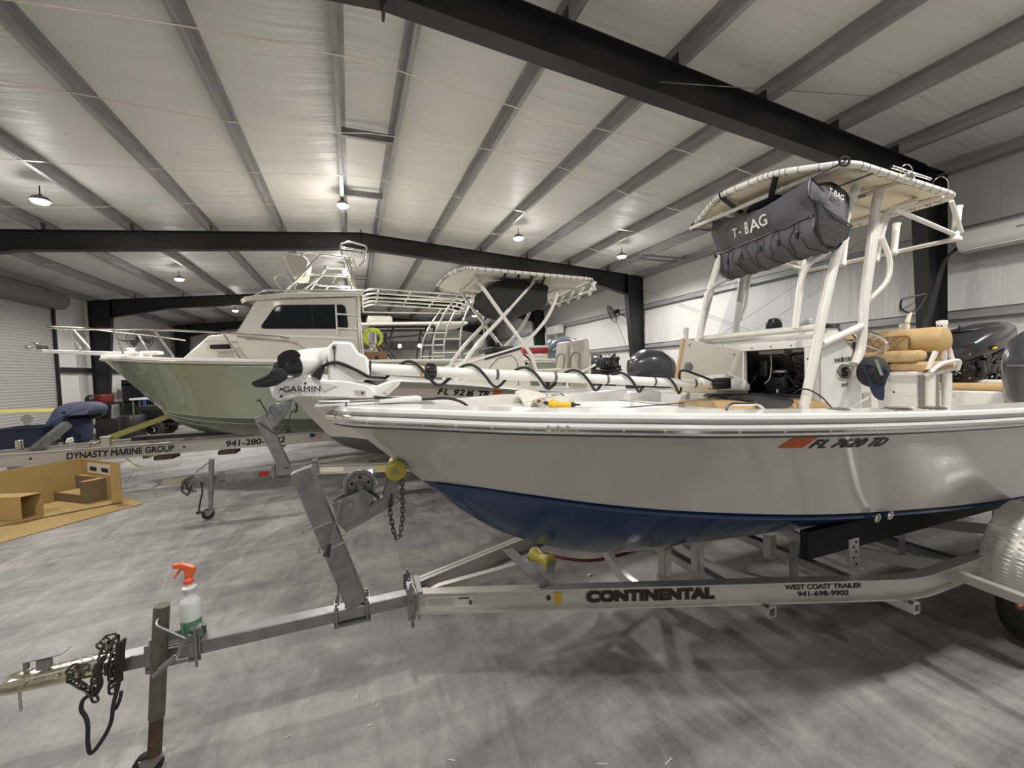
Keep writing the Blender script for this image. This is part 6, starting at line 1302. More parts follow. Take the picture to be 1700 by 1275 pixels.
for sg in (-1, 1):
    mb = MB(); mb.lathe((5.4, 1.05 * sg - 0.1, 0.32), [(0.001, 0), (0.2, 0), (0.3, 0.0), (0.32, 0.05), (0.32, 0.15), (0.3, 0.2), (0.001, 0.2)], (0, 1, 0), 30); mb.build('tyre', 'wheel', t2)
mb = MB(); c0 = V(tA.x, 0.1, 0.5)
mb.loft([[c0 + V(dx, w * a, z) for a, z in ((-1, -0.03), (-1, h_ + 0.02), (1, h_ + 0.02), (1, -0.03))] for dx, w, h_ in ((-0.27, 0.008, 0.0), (-0.25, 0.03, 0.02), (-0.2, 0.038, 0.035), (0.05, 0.04, 0.035))], True, True)
mb.prism([c0 + V(-0.28, 0, -0.035), c0 + V(-0.2, -0.042, -0.035), c0 + V(0.02, -0.042, -0.035), c0 + V(0.02, 0.042, -0.035), c0 + V(-0.2, 0.042, -0.035)], (0, 0, 0.008)); mb.box(c0 + V(-0.12, 0, 0.06), (0.12, 0.03, 0.006)); mb.build('coupler', 'zinc', t2)
jp = V((0.485,0.02,-0.054)); jack(t2, jp.x, 0.02, 0, (0.585,0.02,0.752)[2], 0.30, 0.030, 0.068, 'galv', 'galv', 0.03)
mb = MB(); mb.bb((jp.x - 0.1, 0.04, 0.42), (jp.x - 0.07, 0.05, 0.58)); mb.bb((jp.x + 0.10, 0.04, 0.42), (jp.x + 0.15, 0.05, 0.58)); mb.bb((jp.x - 0.1, 0.04, 0.44), (jp.x + 0.15, 0.046, 0.47)); mb.tube([(jp.x + 0.03, 0.0, 0.74), (jp.x - 0.13, -0.03, 0.62)], 0.008, 6); mb.build('jack_mount', 'galv', t2)
mb = MB(); mb.chain([(0.301,-0,0.56), (0.218,0,0.51), (0.2,-0,0.399), (0.253,0,0.354), (0.296,-0,0.462)], 0.045, 0.014, 0.005); mb.chain([(0.229,0.02,0.503), (0.249,0.02,0.41), (0.31,0.02,0.379)], 0.045, 0.014, 0.005); mb.build('safety_chain', 'chain', t2)
mb = MB(); mb.tube(catmull([(0.392,-0,0.488), (0.405,-0,0.371), (0.38,-0,0.26), (0.354,-0,0.127)], 5), 0.010, 8); mb.box((0.352,0,0.104), (0.05, 0.03, 0.03)); mb.build('wiring_harness', 'blkrub', t2)
mb = MB(); p0, p1 = V((1.33,0.06,0.55)), V((1.064,0.06,1.267)); boxbeam(mb, p0, p1, 0.08, 0.14); mb.build('winch_post', 'galv', t2, bev=0.006)
mb = MB(); mb.prism([(1.107,0.03,1.187), (1.236,0.03,1.258), (1.349,0.03,1.394), (1.41,0.03,1.471), (1.452,0.03,1.452), (1.417,0.03,1.325), (1.28,0.03,1.142), (1.156,0.03,1.056)], (0, 0.06, 0)); mb.build('roller_arm', 'galv', t2)
mb = MB(); mb.lathe(V((1.256,0.02,1.337)), [(0.001, 0), (0.03, 0), (0.085, 0.005), (0.09, 0.02), (0.03, 0.03), (0.03, 0.09), (0.085, 0.1), (0.001, 0.105)], (0, 1, 0), 30); mb.build('winch_spool', 'galv', t2)
mb = MB(); mb.tube([(1.184,-0.02,1.266), (1.098,-0.05,1.478)], 0.009, 8); mb.cyl(V((1.098,-0.05,1.478)), V((1.098,-0.05,1.478)) + V(0, -0.09, 0), 0.014); mb.build('winch_crank', 'chain', t2)
mb = MB(); c = V((1.443,0.06,1.508)); mb.lathe(c - V(0, 0.09, 0), [(0.02, 0), (0.05, 0.0), (0.055, 0.05), (0.035, 0.09), (0.055, 0.13), (0.05, 0.18), (0.02, 0.18)], (0, 1, 0)); mb.build('bow_roller', 'yellowr', t2)
mb = MB(); mb.chain([(1.515,-0.02,1.419), (1.511,-0.03,1.308), (1.459,-0.02,1.302)], 0.04, 0.013, 0.005); mb.tube(catmull([(1.065,0,1.178), (1.265,-0,1.019), (1.4,-0,1.168), (1.449,0,1.309)], 6), 0.006, 6); mb.build('winch_cable', 'chain', t2)
mb = MB(); q = V((1.02,0.048,0.5)); mb.bb((q.x, tA.y - 0.075, 0.47), (q.x + 0.12, tA.y - 0.07, 0.53)); mb.build('warning_label', 'red', t2, False)
q = V((2.458,-0.12,0.433)); mb = MB(); ee = (bB - bA).normalized(); nn = V(ee.y, -ee.x, 0)
q = bA + ee * ((V((2.439,-0.524,0.5)) - bA).dot(ee)) + nn * 0.005; mb.prism([q + V(0, 0, -0.035), q + ee * 0.06 + V(0, 0, -0.035), q + ee * 0.06 + V(0, 0, 0.035), q + V(0, 0, 0.035)], nn * 0.002); mb.build('yellow_label', 'ystick', t2, False)
q = bA + ee * 0.08 + nn * 0.005; mb = MB(); mb.prism([q + V(0, 0, -0.035), q + ee * 0.33 + V(0, 0, -0.035), q + ee * 0.33 + V(0, 0, 0.03), q + V(0, 0, 0.03)], nn * 0.002); mb.build('data_plate', 'gelcream', t2, False)
mb = MB(); mb.bb((tB.x - 0.02, -0.1, 0.42), (tB.x + 0.05, -0.09, 0.62)); mb.bb((tB.x - 0.02, -0.1, 0.60), (tB.x + 0.05, 0.15, 0.62)); mb.bb((tB.x - 0.5, -0.0, 0.43), (tB.x - 0.47, 0.12, 0.60)); mb.build('splice_bracket', 'galv', t2)

# ================================================================== GREEN PILOTHOUSE BOAT
RZ3 = math.radians(-2); L3 = (-3.5, 9.3, 0)
b3 = empty('pilothouse_boat', L3, RZ3, 'large sage green fishing boat with cream pilothouse, bow rail and pipe tower', 'boat')
G3 = [(-0.52, 0, 2.19), (-0.42, -0.2, 2.19), (0.0, -0.6, 2.16), (0.55, -0.95, 2.11), (1.23, -1.22, 2.065), (2.32, -1.36, 2.01), (3.6, -1.40, 1.97), (5.2, -1.40, 1.94), (7.6, -1.36, 1.89)]
C3 = [(0.24, 0, 1.28), (0.28, -0.05, 1.275), (0.45, -0.25, 1.23), (0.80, -0.52, 1.18), (1.35, -0.82, 1.12), (2.2, -1.08, 1.06), (3.6, -1.20, 0.97), (5.2, -1.22, 0.90), (7.6, -1.2, 0.86)]
K3 = [(0.24, 0, 1.28), (0.27, 0, 1.24), (0.38, 0, 1.10), (0.55, 0, 0.97), (0.80, 0, 0.84), (1.25, 0, 0.72), (2.5, 0, 0.62), (4.8, 0, 0.60), (7.6, 0, 0.60)]
H3 = Hull(G3, C3, K3, 7, 0.10)
H3.sides(m=10).build('hull_side', 'sage', b3); H3.bottom(m=6).build('hull_bottom', 'sagebot', b3)
mb = MB()
for t in (0.40, 0.72):
    for sg in (-1, 1): mb.tube([V(p.x, abs(p.y) * sg * 1.005, p.z - 0.012) for p in [H3.K[i].lerp(H3.C[i], t) for i in range(10, len(H3.G))]], 0.011, 6)
mb.build('strake', 'stripe', b3)
mb = MB()
for sg in (-1, 1): mb.tube([V(p.x, abs(p.y) * sg * 1.004, p.z) for p in H3.C[3:]], 0.010, 6)
mb.build('chine_edge', 'sage', b3)
H3.sweep(0.030, -0.005, 0.01).build('rub_rail', 'gelcream', b3); H3.sweep(0.022, 0.035, 0.0).build('rub_rail', 'rub', b3); H3.sweep(0.010, -0.002, 0.038).build('rub_rail_insert', 'chrome', b3)
simple_deck(H3, b3, 'gelcream', 0.25, 0.7, 3.75, 'gelcream')
mb = MB(); i = 30
p0, x, u, n = hull_frame(H3, 1.62, 0.93); p1, _, _, _ = hull_frame(H3, 2.5, 0.93); mb.prism([p0 + V(0, -0.006, 0), p1 + V(0, -0.006, -0.005), p1 + V(0, -0.006, 0.02)], (0, -0.002, 0)); mb.build('pinstripe_wedge', 'rub', b3, False)
# trunk cabin and house
def extr(poly, hw0, hw1=None):
    """poly points (s, z, halfwidth) mirrored loft"""
    mb = MB(); A = [V(s, -w, z) for s, z, w in poly]; B = [V(s, w, z) for s, z, w in poly]; mb.loft([A, B], True, True); return mb
extr([(0.80, 2.08, 0.70), (1.24, 2.54, 0.62), (1.9, 2.60, 0.74), (3.70, 2.60, 0.92), (3.70, 1.95, 1.08), (1.5, 2.0, 1.02)], 0).build('trunk_cabin', 'gelcream', b3, bev=0.03)
hw = 1.0
house = [(1.72, 2.56), (2.12, 3.13), (3.72, 3.20), (3.72, 2.5)]
mb = MB(); mb.prism([(1.75, -hw, 2.50), (1.79, -hw, 2.60), (2.10, -hw, 3.14), (3.72, -hw, 3.20), (3.72, -hw, 1.95), (1.9, -hw, 2.0)], (0, 0.04, 0)); mb.prism([(1.75, hw, 2.50), (1.79, hw, 2.60), (2.10, hw, 3.14), (3.72, hw, 3.20), (3.72, hw, 1.95), (1.9, hw, 2.0)], (0, -0.04, 0))
mb.bb((3.68, -hw, 1.4), (3.72, -0.35, 3.18)); mb.bb((3.68, 0.35, 1.4), (3.72, hw, 3.18)); mb.bb((3.68, -hw, 3.0), (3.72, hw, 3.18)); mb.prism([(1.75, -hw, 2.5), (1.79, -hw, 2.62), (1.83, -hw, 2.60), (1.80, -hw, 2.5)], (0, 2 * hw, 0)); hs = mb.build('pilothouse', 'gelcream', b3, bev=0.015)
mb = MB(); sweep_rows = []
mb.loft([[V(s, w * sgn_, z) for s, w, z in ((1.78, 0.0, 3.10), (1.80, 0.7, 3.09), (1.95, 1.02, 3.09), (2.6, 1.07, 3.15), (3.80, 1.07, 3.21), (3.80, 0.0, 3.22))] for sgn_ in (1,)] + [[V(s, w, z) for s, w, z in ((1.76, 0.0, 3.16), (1.78, 0.72, 3.15), (1.93, 1.05, 3.16), (2.6, 1.10, 3.22), (3.83, 1.10, 3.27), (3.83, 0.0, 3.29))], [V(s, w, z) for s, w, z in ((2.0, 0.0, 3.22), (2.0, 0.6, 3.22), (2.1, 0.95, 3.21), (2.6, 1.0, 3.27), (3.78, 1.0, 3.31), (3.78, 0.0, 3.34))], [V(s, 0, z) for s, w, z in ((2.0, 0.0, 3.22), (2.0, 0.6, 3.23), (2.1, 0.95, 3.25), (2.6, 1.0, 3.29), (3.78, 1.0, 3.34), (3.78, 0.0, 3.34))]], False)
n0 = len(mb.v); mb.add([(x, -y, z) for x, y, z in mb.v], [tuple(f) for f in mb.f]); mb.build('house_roof', 'gelcream', b3, ang=60)
mb = MB(); pl = closed_fillet([(2.12, -hw - 0.004, 2.625), (2.39, -hw - 0.004, 3.02), (3.50, -hw - 0.004, 3.05), (3.54, -hw - 0.004, 2.62)], 0.08, 5); mb.loft([pl, [p + V(0, 0.004, 0) for p in pl]], True, True); w_ = mb.build('side_window', 'tinted', hs)
mb = MB(); mb.tube(pl, 0.012, 6, True); mb.tube([(2.95, -hw - 0.006, 2.63), (2.95, -hw - 0.006, 3.03)], 0.012, 6); mb.build('window_frame', 'blk', w_)
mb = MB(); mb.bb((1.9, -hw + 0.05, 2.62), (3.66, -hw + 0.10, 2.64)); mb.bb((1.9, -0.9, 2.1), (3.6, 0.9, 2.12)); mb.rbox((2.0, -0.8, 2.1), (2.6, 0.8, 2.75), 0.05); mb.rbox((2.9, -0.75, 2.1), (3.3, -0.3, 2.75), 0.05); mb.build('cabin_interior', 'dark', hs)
mb = MB(); mb.add([(1.79, -0.93, 2.61), (1.79, 0.93, 2.61), (2.10, 0.93, 3.09), (2.10, -0.93, 3.09)], [(0, 1, 2, 3)]); w_ = mb.build('windscreen', 'tinted', hs, False)
mb = MB()
for y in (-0.97, -0.33, 0.33, 0.97): mb.tube([(1.785, y, 2.60), (2.10, y, 3.10)], 0, sq=(0.025, 0.012))
mb.tube([(1.78, -0.97, 2.60), (1.78, 0.97, 2.60)], 0.015, 6); mb.build('windscreen_frame', 'blk', w_)
mb = MB(); pl = closed_fillet([(1.36, -0.985, 2.28), (1.36, -0.97, 2.355), (1.66, -0.985, 2.36), (1.66, -1.0, 2.285)], 0.03, 4); mb.loft([pl, [p + V(0, 0.15, 0) for p in pl]], True, True); w_ = mb.build('cabin_portlight', 'tinted', b3)
mb = MB(); mb.tube(closed_fillet([(1.33, -0.99, 2.255), (1.33, -0.965, 2.38), (1.69, -0.98, 2.385), (1.69, -1.01, 2.26)], 0.04, 4), 0.016, 6, True); mb.build('portlight_rim', 'gelcream', w_)
mb = MB(); mb.tube([V(1.8, -hw - 0.012, 2.52), V(3.66, -hw - 0.012, 2.44)], 0, sq=(0.008, 0.02)); mb.build('cabin_moulding', 'rub', b3)
mb = MB(); mb.tube(fillet([(1.9, -hw - 0.015, 2.44), (2.55, -hw - 0.015, 2.40), (2.78, -hw - 0.02, 2.28), (2.98, -1.07, 2.05)], 0.1), 0.013, 8); mb.build('side_handrail', 'chrome', b3)
text('maker_script', 'Parker', 0.06, (3.22, -hw - 0.014, 2.31), (1, 0, 0), (0, 0, 1), 'ink', b3, 0.001, 0.4, 0.002)
mb = MB(); mb.tube(fillet([(1.75, -0.3, 2.58), (1.72, -0.3, 2.64), (1.35, -0.3, 2.60), (1.33, -0.3, 2.55)], 0.04), 0.012, 8); mb.build('deck_handrail', 'chrome', b3)
# bow pulpit, anchor roller, windlass
mb = MB(); pp0 = V((-1.274,-0,2.38)); mb.loft([[V(pp0.x, -0.08, 2.32), V(pp0.x, 0.08, 2.32), V(pp0.x, 0.08, 2.375), V(pp0.x, -0.08, 2.375)], [V(0.1, -0.22, 2.20), V(0.1, 0.22, 2.20), V(0.1, 0.22, 2.29), V(0.1, -0.22, 2.29)]], True, True); mb.build('bow_pulpit', 'rub', b3, bev=0.01)
mb = MB(); q = V((-1.357,-0,2.412)); mb.tube(catmull([q + V(0.1, 0, 0), q + V(-0.02, 0, 0.03), q + V(-0.12, 0.02, 0.1)], 5), 0.016, 8); mb.ell(q + V(-0.1, -0.06, 0.0), (0.07, 0.05, 0.025)); mb.ell(q + V(-0.08, 0.08, 0.07), (0.07, 0.05, 0.02)); mb.bb(q + V(0.0, -0.05, -0.03), q + V(0.1, 0.05, 0.03)); mb.build('anchor', 'chrome', b3)
mb = MB(); mb.lathe((-0.12, 0, 2.28), [(0.10, 0), (0.10, 0.03), (0.06, 0.04), (0.05, 0.09), (0.08, 0.10), (0.001, 0.11)]); mb.rbox((0.05, -0.12, 2.26), (0.32, 0.12, 2.32), 0.02); mb.tube([(-0.3, -0.1, 2.30), (-0.05, -0.1, 2.31)], 0.012, 6); mb.build('windlass', 'rub', b3)
# bow rail
br = [(-1.275,-0,2.765), (-0.813,-0.35,2.687), (-0.097,-0.6,2.66), (0.622,-0.9,2.617), (1.327,-1.05,2.561), (2.31,-1.16,2.474), (2.583,-1.16,2.43)]
far_r = [(-1.275,-0,2.765), (-1.039,0.35,2.794), (-0.649,0.6,2.742), (-0.138,0.8,2.678), (0.374,0.95,2.59)]
mb = MB(); mb.tube(catmull(br, 6), 0.017, 8); mb.tube(catmull(far_r, 6), 0.017, 8)
mb.build('bow_rail', 'chrome', b3)
for a, b in (((-0.87,-0.3,2.693), (-0.751,-0.1,2.375)), ((-0.082,-0.6,2.65), (-0.007,-0.5,2.247)), ((0.582,-0.88,2.61), (0.861,-1,2.165)), ((1.604,-1.08,2.506), (1.86,-1.25,2.101)), ((-1.074,0.35,2.762), (-0.762,0.15,2.39)), ((-0.316,0.75,2.686), (-0.179,0.85,2.292))):
    leg('rail_stanchion', [[a, b]], 0.016, 'chrome', b3)
# tower
tw = empty('tower', (0, 0, 0)); tw.parent = b3
T0 = 3.24
for sg in (-1, 1):
    y = 0.62 * sg
    leg('tower_leg', [catmull([(2.42, y * 1.2, T0), (2.75, y * 1.1, 3.62), (3.02, y * 0.95, 3.98), (3.10, y * 0.9, 4.06)], 5)], 0.024, 'alupipe', tw)
    leg('tower_leg', [[(3.60, y * 0.8, 4.06), (3.72, y * 1.25, T0 + 0.05)], [(3.52, y * 0.85, 4.05), (3.74, y * 1.2, T0 + 0.05)]], 0.022, 'alupipe', tw)
    leg('tower_strut', [[(2.65, y * 1.15, T0), (3.14, y * 0.9, 3.70)], [(3.14, y * 0.9, 3.70), (3.62, y * 0.9, 3.68)], [(2.62, y * 1.15, T0 + 0.02), (2.68, y * 1.05, 3.55)], [(3.55, y * 0.9, 3.68), (3.68, y * 1.2, T0)]], 0.018, 'alupipe', tw)
leg('tower_ring', [closed_fillet([(3.08, -0.56, 4.07), (3.66, -0.50, 4.05), (3.70, 0.50, 4.07), (3.08, 0.56, 4.09)], 0.1) ], 0.022, 'alupipe', tw)
leg('tower_ring', [closed_fillet([(2.92, -0.58, 3.69), (3.66, -0.54, 3.67), (3.70, 0.54, 3.69), (2.92, 0.58, 3.71)], 0.1)], 0.018, 'alupipe', tw)
leg('tower_backrest', [fillet([(3.48, -0.50, 4.07), (3.44, -0.50, 4.30), (3.62, -0.46, 4.38), (3.95, -0.40, 4.33), (3.88, -0.48, 4.02), (3.78, -0.5, 3.9)], 0.08), fillet([(3.46, -0.50, 4.24), (3.90, -0.42, 4.22)], 0.03), fillet([(3.24, 0.3, 3.72), (3.30, 0.3, 3.88), (3.5, 0.3, 3.93), (3.62, 0.3, 3.9)], 0.08)], 0.018, 'alupipe', tw)
leg('tower_hoop', [fillet([(2.45, -0.70, T0 + 0.1), (2.30, -0.76, T0 + 0.32), (2.52, -0.78, T0 + 0.42), (2.62, -0.74, T0 + 0.2)], 0.1), fillet([(2.8, -0.62, 3.95), (2.78, -0.6, 4.05), (2.9, -0.58, 4.10), (3.1, -0.56, 4.08)], 0.05), [(3.22, -0.55, 3.69), (3.50, -0.5, 3.69)], [(3.52, -0.4, 3.69), (3.52, -0.4, 4.06)]], 0.014, 'alupipe', tw)
# tower control station
mb = MB(); mb.prism([(2.486,-0.62,4), (2.558,-0.62,4.059), (2.806,-0.62,4.018), (2.893,-0.62,3.934), (2.817,-0.62,3.618), (2.615,-0.62,3.61), (2.527,-0.62,3.827)], (0, 0.55, 0)); mb.build('helm_pod', 'gelcream', tw, bev=0.02)
mb = MB(); mb.rbox((2.62, -0.45, T0 + 0.02), (2.75, -0.30, T0 + 0.07), 0.01); mb.rbox((3.0, 0.2, T0 + 0.02), (3.4, 0.6, T0 + 0.08), 0.02); mb.build('roof_hatch', 'rub', tw)
leg('roof_rail', [catmull([(2.05, -0.95, T0 - 0.04), (2.3, -1.0, T0 + 0.05), (3.0, -1.0, T0 + 0.06), (3.85, -1.02, T0 + 0.07)], 5), [(2.2, -0.8, T0 + 0.08), (3.85, -0.85, T0 + 0.12)]], 0.016, 'alupipe', tw)
# aft pipe hardtop and ladders
ht = empty('aft_pipe_top', (0, 0, 0)); ht.parent = b3
for y in (-0.95, -0.5, -0.05, 0.4, 0.9): leg('hardtop_pipe', [fillet([(3.75, y, T0 + 0.04), (4.0, y, T0 + 0.14), (5.85, y, T0 + 0.06), (6.05, y, T0 + 0.0)], 0.12)], 0.019, 'alupipe', ht)
for s_ in (4.1, 4.7, 5.3, 5.9): leg('hardtop_crossbar', [[(s_, -0.97, T0 + 0.09), (s_, 0.92, T0 + 0.09)]], 0.017, 'alupipe', ht)
leg('hardtop_pipe', [[(3.8, -0.97, T0 - 0.04), (6.05, -0.97, T0 - 0.04)], [(3.8, 0.92, T0 - 0.04), (6.05, 0.92, T0 - 0.04)]], 0.017, 'alupipe', ht)
for y0 in (-0.95, 0.9):
    leg('ladder_rail', [catmull([(5.62, y0, T0 + 0.05), (5.3, y0, 2.85), (5.12, y0, 2.45), (5.05, y0, 1.95)], 6)], 0.021, 'alupipe', ht)
    leg('ladder_rail', [catmull([(5.95, y0, T0), (5.75, y0, 2.85), (5.65, y0, 2.45), (5.62, y0, 1.95)], 6)], 0.021, 'alupipe', ht)
    leg('ladder_rung', [[(5.12, y0, 2.42), (5.66, y0, 2.42)]], 0.015, 'alupipe', ht); leg('ladder_rung', [[(5.22, y0, 2.72), (5.71, y0, 2.72)]], 0.015, 'alupipe', ht); leg('ladder_rung', [[(5.06, y0, 2.15), (5.63, y0, 2.15)]], 0.015, 'alupipe', ht)
leg('ladder_loop', [fillet([(5.95, -0.95, 3.0), (6.15, -0.95, 2.9), (6.15, -0.95, 2.3), (5.7, -0.95, 2.1)], 0.12)], 0.016, 'alupipe', ht)
for k in range(5):
    mb = MB(); mb.lathe((6.05, -0.8 + 0.4 * k, T0 - 0.08), [(0.02, 0), (0.026, 0.02), (0.024, 0.22), (0.032, 0.25)], (0.35, 0, 1)); mb.build('rod_holder', 'alupipe', ht)
leg('cabin_ladder', [[(3.35, -hw - 0.05, 3.05), (3.35, -hw - 0.05, 2.50)], [(3.74, -hw - 0.05, 3.2), (3.78, -hw - 0.05, 2.0)], [(3.35, -hw - 0.05, 2.88), (3.75, -hw - 0.05, 2.86)], [(3.35, -hw - 0.05, 2.62), (3.75, -hw - 0.05, 2.60)]], 0.016, 'rub', b3)
outboard(b3, 8.32, -0.1, 2.14, 1.3, 'bluegrey', pitch=-0.25, leg_to=0.75)
mb = MB(); mb.rbox((7.55, -0.9, 0.9), (8.1, 0.9, 1.35), 0.05); mb.build('swim_platform', 'gelcream', b3)
mb = MB(); mb.lathe((3.95, -0.9, 2.05), [(0.001, 0), (0.075, 0), (0.085, 0.1), (0.075, 0.2), (0.05, 0.22), (0.05, 0.27), (0.085, 0.3), (0.085, 0.5), (0.001, 0.52)]); mb.build('shore_light_canister', 'chrome', b3)
# carton, hose and board in its cockpit
cb = empty('cardboard_carton', L3, RZ3, 'brown cardboard carton standing inside the green boat cockpit', 'carton'); mb = MB(); c = V((4.003,-1,2.135)); mb.rbox((c.x - 0.24, c.y, 1.25), (c.x + 0.20, c.y + 0.4, 2.18), 0.01); mb.build('carton_body', 'cardbox', cb); mb = MB(); mb.bb((c.x - 0.02, c.y - 0.003, 2.02), (c.x + 0.04, c.y, 2.1)); mb.build('carton_mark', 'navy', cb, False)
mb = MB(); mb.torus(V((3.97,-0.6,2.488)), 0.17, 0.022, (0.1, 1, 0.2)); mb.torus(V((3.981,-0.58,2.466)), 0.15, 0.022, (0.2, 1, 0.1)); o = mb.build('water_hose', 'hoseb'); o.location = L3; o.rotation_euler = (0, 0, RZ3); tag(o, 'lime green hose coiled above the carton behind the pilothouse', 'hose')
mb = MB(); boxbeam(mb, V((4.005,-0.5,2.472)), V((4.209,-0.5,1.862)), 0.2, 0.05); o = mb.build('timber_board', 'ply'); o.location = L3; o.rotation_euler = (0, 0, RZ3); tag(o, 'plywood board leaning behind the cardboard carton', 'board')

# third trailer
t3 = empty('boat_trailer', (0, 0, 0), 0, 'long aluminium trailer with black lettering beneath the green pilothouse boat', 'trailer')
P1, P2 = V((-5.55,8.867,0.62)), V((0.146,8.502,0.62)); P3 = P2 + V(4.5, -0.16, 0); e3 = (P2 - P1).normalized(); n3 = V(e3.y, -e3.x, 0)
P0_ = P1 - e3 * 1.2
mb = MB(); ibeam(mb, P0_, P2, 0.20, 0.09, 0.012, 0.008); ibeam(mb, P2, P3, 0.20, 0.09, 0.012, 0.008); beam3 = mb.build('frame_beam', 'alu', t3)
F1 = P0_ + V(0.0, 0.25, 0); F2 = V(P2.x, P2.y + 2.0, 0.62); mb = MB(); ibeam(mb, F1, F2, 0.20, 0.09, 0.012, 0.008); ibeam(mb, F2, F2 + V(4.5, -0.16, 0), 0.20, 0.09, 0.012, 0.008); mb.build('frame_beam', 'alu', t3)
for x0, x1, s_, z, sz in ((90, 284, 'DYNASTY MARINE GROUP', 0.565, 0.105), (373, 470, '941-280-9242', 0.565, 0.105)):
    def onb(px): 
        q = V(px); return P1 + e3 * ((q - P1).dot(e3)) + n3 * 0.006
    a = onb({90: (-4.353,8.536,0.62), 373: (-2.131,8.611,0.62)}[x0]); b = onb({284: (-2.889,8.574,0.62), 470: (-1.192,8.427,0.62)}[x1]); a.z = b.z = z
    o = text('trailer_lettering', s_, sz, a, e3, (0, 0, 1), 'ink', beam3, 0.001, off=0.004, sp=1.0, shear=0.12)
    m_ = max((v.co - a).dot(e3) for v in o.data.vertices); f = (b - a).length / m_
    for v in o.data.vertices: d = (v.co - a).dot(e3); v.co += e3 * d * (f - 1)
q = P1 + e3 * ((V((-0.774,8.377,0.62)) - P1).dot(e3)) + n3 * 0.006
mb = MB(); mb.prism([q + V(0, 0, -0.05), q + e3 * 0.22 + V(0, 0, -0.05), q + e3 * 0.22 + V(0, 0, 0.06), q + V(0, 0, 0.06)], n3 * 0.001); fl_ = mb.build('flag_decal', 'red', beam3, False)
mb = MB()
for k in range(6): mb.prism([q + V(0, 0, -0.045 + k * 0.018), q + e3 * 0.22 + V(0, 0, -0.045 + k * 0.018), q + e3 * 0.22 + V(0, 0, -0.037 + k * 0.018), q + V(0, 0, -0.037 + k * 0.018)], n3 * 0.002)
mb.build('flag_stripes', 'whiteink', fl_, False)
mb = MB(); mb.prism([q + V(0, 0, 0.0), q + e3 * 0.09 + V(0, 0, 0.0), q + e3 * 0.09 + V(0, 0, 0.06), q + V(0, 0, 0.06)], n3 * 0.003); mb.build('flag_canton', 'navy', fl_, False)
for px_ in ((-4.767,8.886,0.62), (-2.744,8.671,0.62)):
    mb = MB(); p = P1 + e3 * ((V(px_) - P1).dot(e3)) + n3 * 0.008; mb.lathe(p, [(0.018, 0), (0.014, 0.01), (0.001, 0.012)], n3, 10); mb.build('beam_bolt', 'steel', beam3)
for px_ in ((-3.024,8.472,0.5), (-2.103,8.36,0.5)):
    mb = MB(); p = V(px_); p = P1 + e3 * ((p - P1).dot(e3)); mb.box((p.x, p.y + 0.05, 0.475), (0.26, 0.3, 0.07), Matrix.Rotation(math.atan2(e3.y, e3.x), 3, 'Z')); mb.build('cross_channel', 'rust', t3)
for k, w_ in ((0.25, 0), (0.5, 0), (0.8, 0), (1.1, 0)):
    a = P0_.lerp(P2, k); b = F1.lerp(F2, k); mb = MB(); boxbeam(mb, V(a.x, a.y, 0.50), V(b.x, b.y, 0.50), 0.07, 0.06); mb.build('cross_member', 'galv', t3)
mb = MB(); a, b = V((-3.777,9.041,0.74)), V((-2.449,9.133,0.74)); d = (b - a).normalized(); boxbeam(mb, a + V(0.1, 0.35, 0.02), b + V(2.8, 0.1, 0.0), 0.28, 0.07); mb.build('bunk_board', 'blkrub', t3)
mb = MB(); boxbeam(mb, V(-2.6, 9.9, 0.74), V(3.6, 9.9, 0.74), 0.2, 0.08); mb.build('bunk_board', 'blkrub', t3)
mb = MB(); c = V((-3.837,8.95,0.996)); p = onb((-3.807,8.848,0.62)); mb.box((p.x, p.y + 0.03, 0.79), (0.10, 0.08, 0.16)); mb.rbox((p.x - 0.07, p.y - 0.03, 0.865), (p.x + 0.07, p.y + 0.09, 0.895), 0.01); mb.build('cleat_post', 'alu', t3)
mb = MB(); mb.tube([V(p.x + 0.02, p.y + 0.05, 0.86), V((-2.652,9.4,1.31))], 0, sq=(0.004, 0.045)); mb.tube([V(p.x + 0.04, p.y + 0.02, 0.84), V(p.x + 0.25, p.y - 0.02, 0.50), V((-4.13,10.483,0.1)), V((-3.794,10.27,0.03)), V((-3.418,10.581,0.02))], 0, sq=(0.02, 0.002)); tiedown = mb.build('tie_down_strap', 'strap', t3)
mb = MB(); a = V((-5.035,9.4,0.677)); b = V((-4.833,9.9,1.056)); boxbeam(mb, a, b, 0.12, 0.12); mb.build('winch_post', 'galv', t3)
mb = MB(); mb.ell(V((-4.069,9.2,0.776)), (0.10, 0.05, 0.035), R=Matrix.Rotation(-0.6, 3, 'Y')); mb.chain([(-4.135,9.2,0.741), (-4.321,9.25,0.668), (-4.581,9.3,0.646), (-4.736,9.3,0.642)], 0.08, 0.025, 0.009); mb.build('ratchet', 'zinc', t3)
mb = MB(); c = V((-5.131,9.3,0.785)); mb.lathe((c.x, c.y - 0.05, 0.72), [(0.001, 0), (0.045, 0), (0.045, 0.16), (0.04, 0.165), (0.001, 0.165)]); o = mb.build('drinks_can', 'zinc'); tag(o, 'silver can standing on the lettered trailer beam', 'can')
for s_ in (1.6, 2.6):
    for sg in (0, 1):
        mb = MB(); mb.lathe((s_, P2.y - 0.12 + 2.2 * sg, 0.36), [(0.001, 0), (0.2, 0), (0.34, 0.0), (0.36, 0.05), (0.36, 0.2), (0.34, 0.25), (0.001, 0.25)], (0, 1, 0), 30); mb.build('tyre', 'wheel', t3)
mb = MB(); mb.box(V((0.01,7.93,0.62)) + V(0, -0.02, 0.02), (0.12, 0.05, 0.16)); mb.build('bow_guide', 'yellowr', t3)

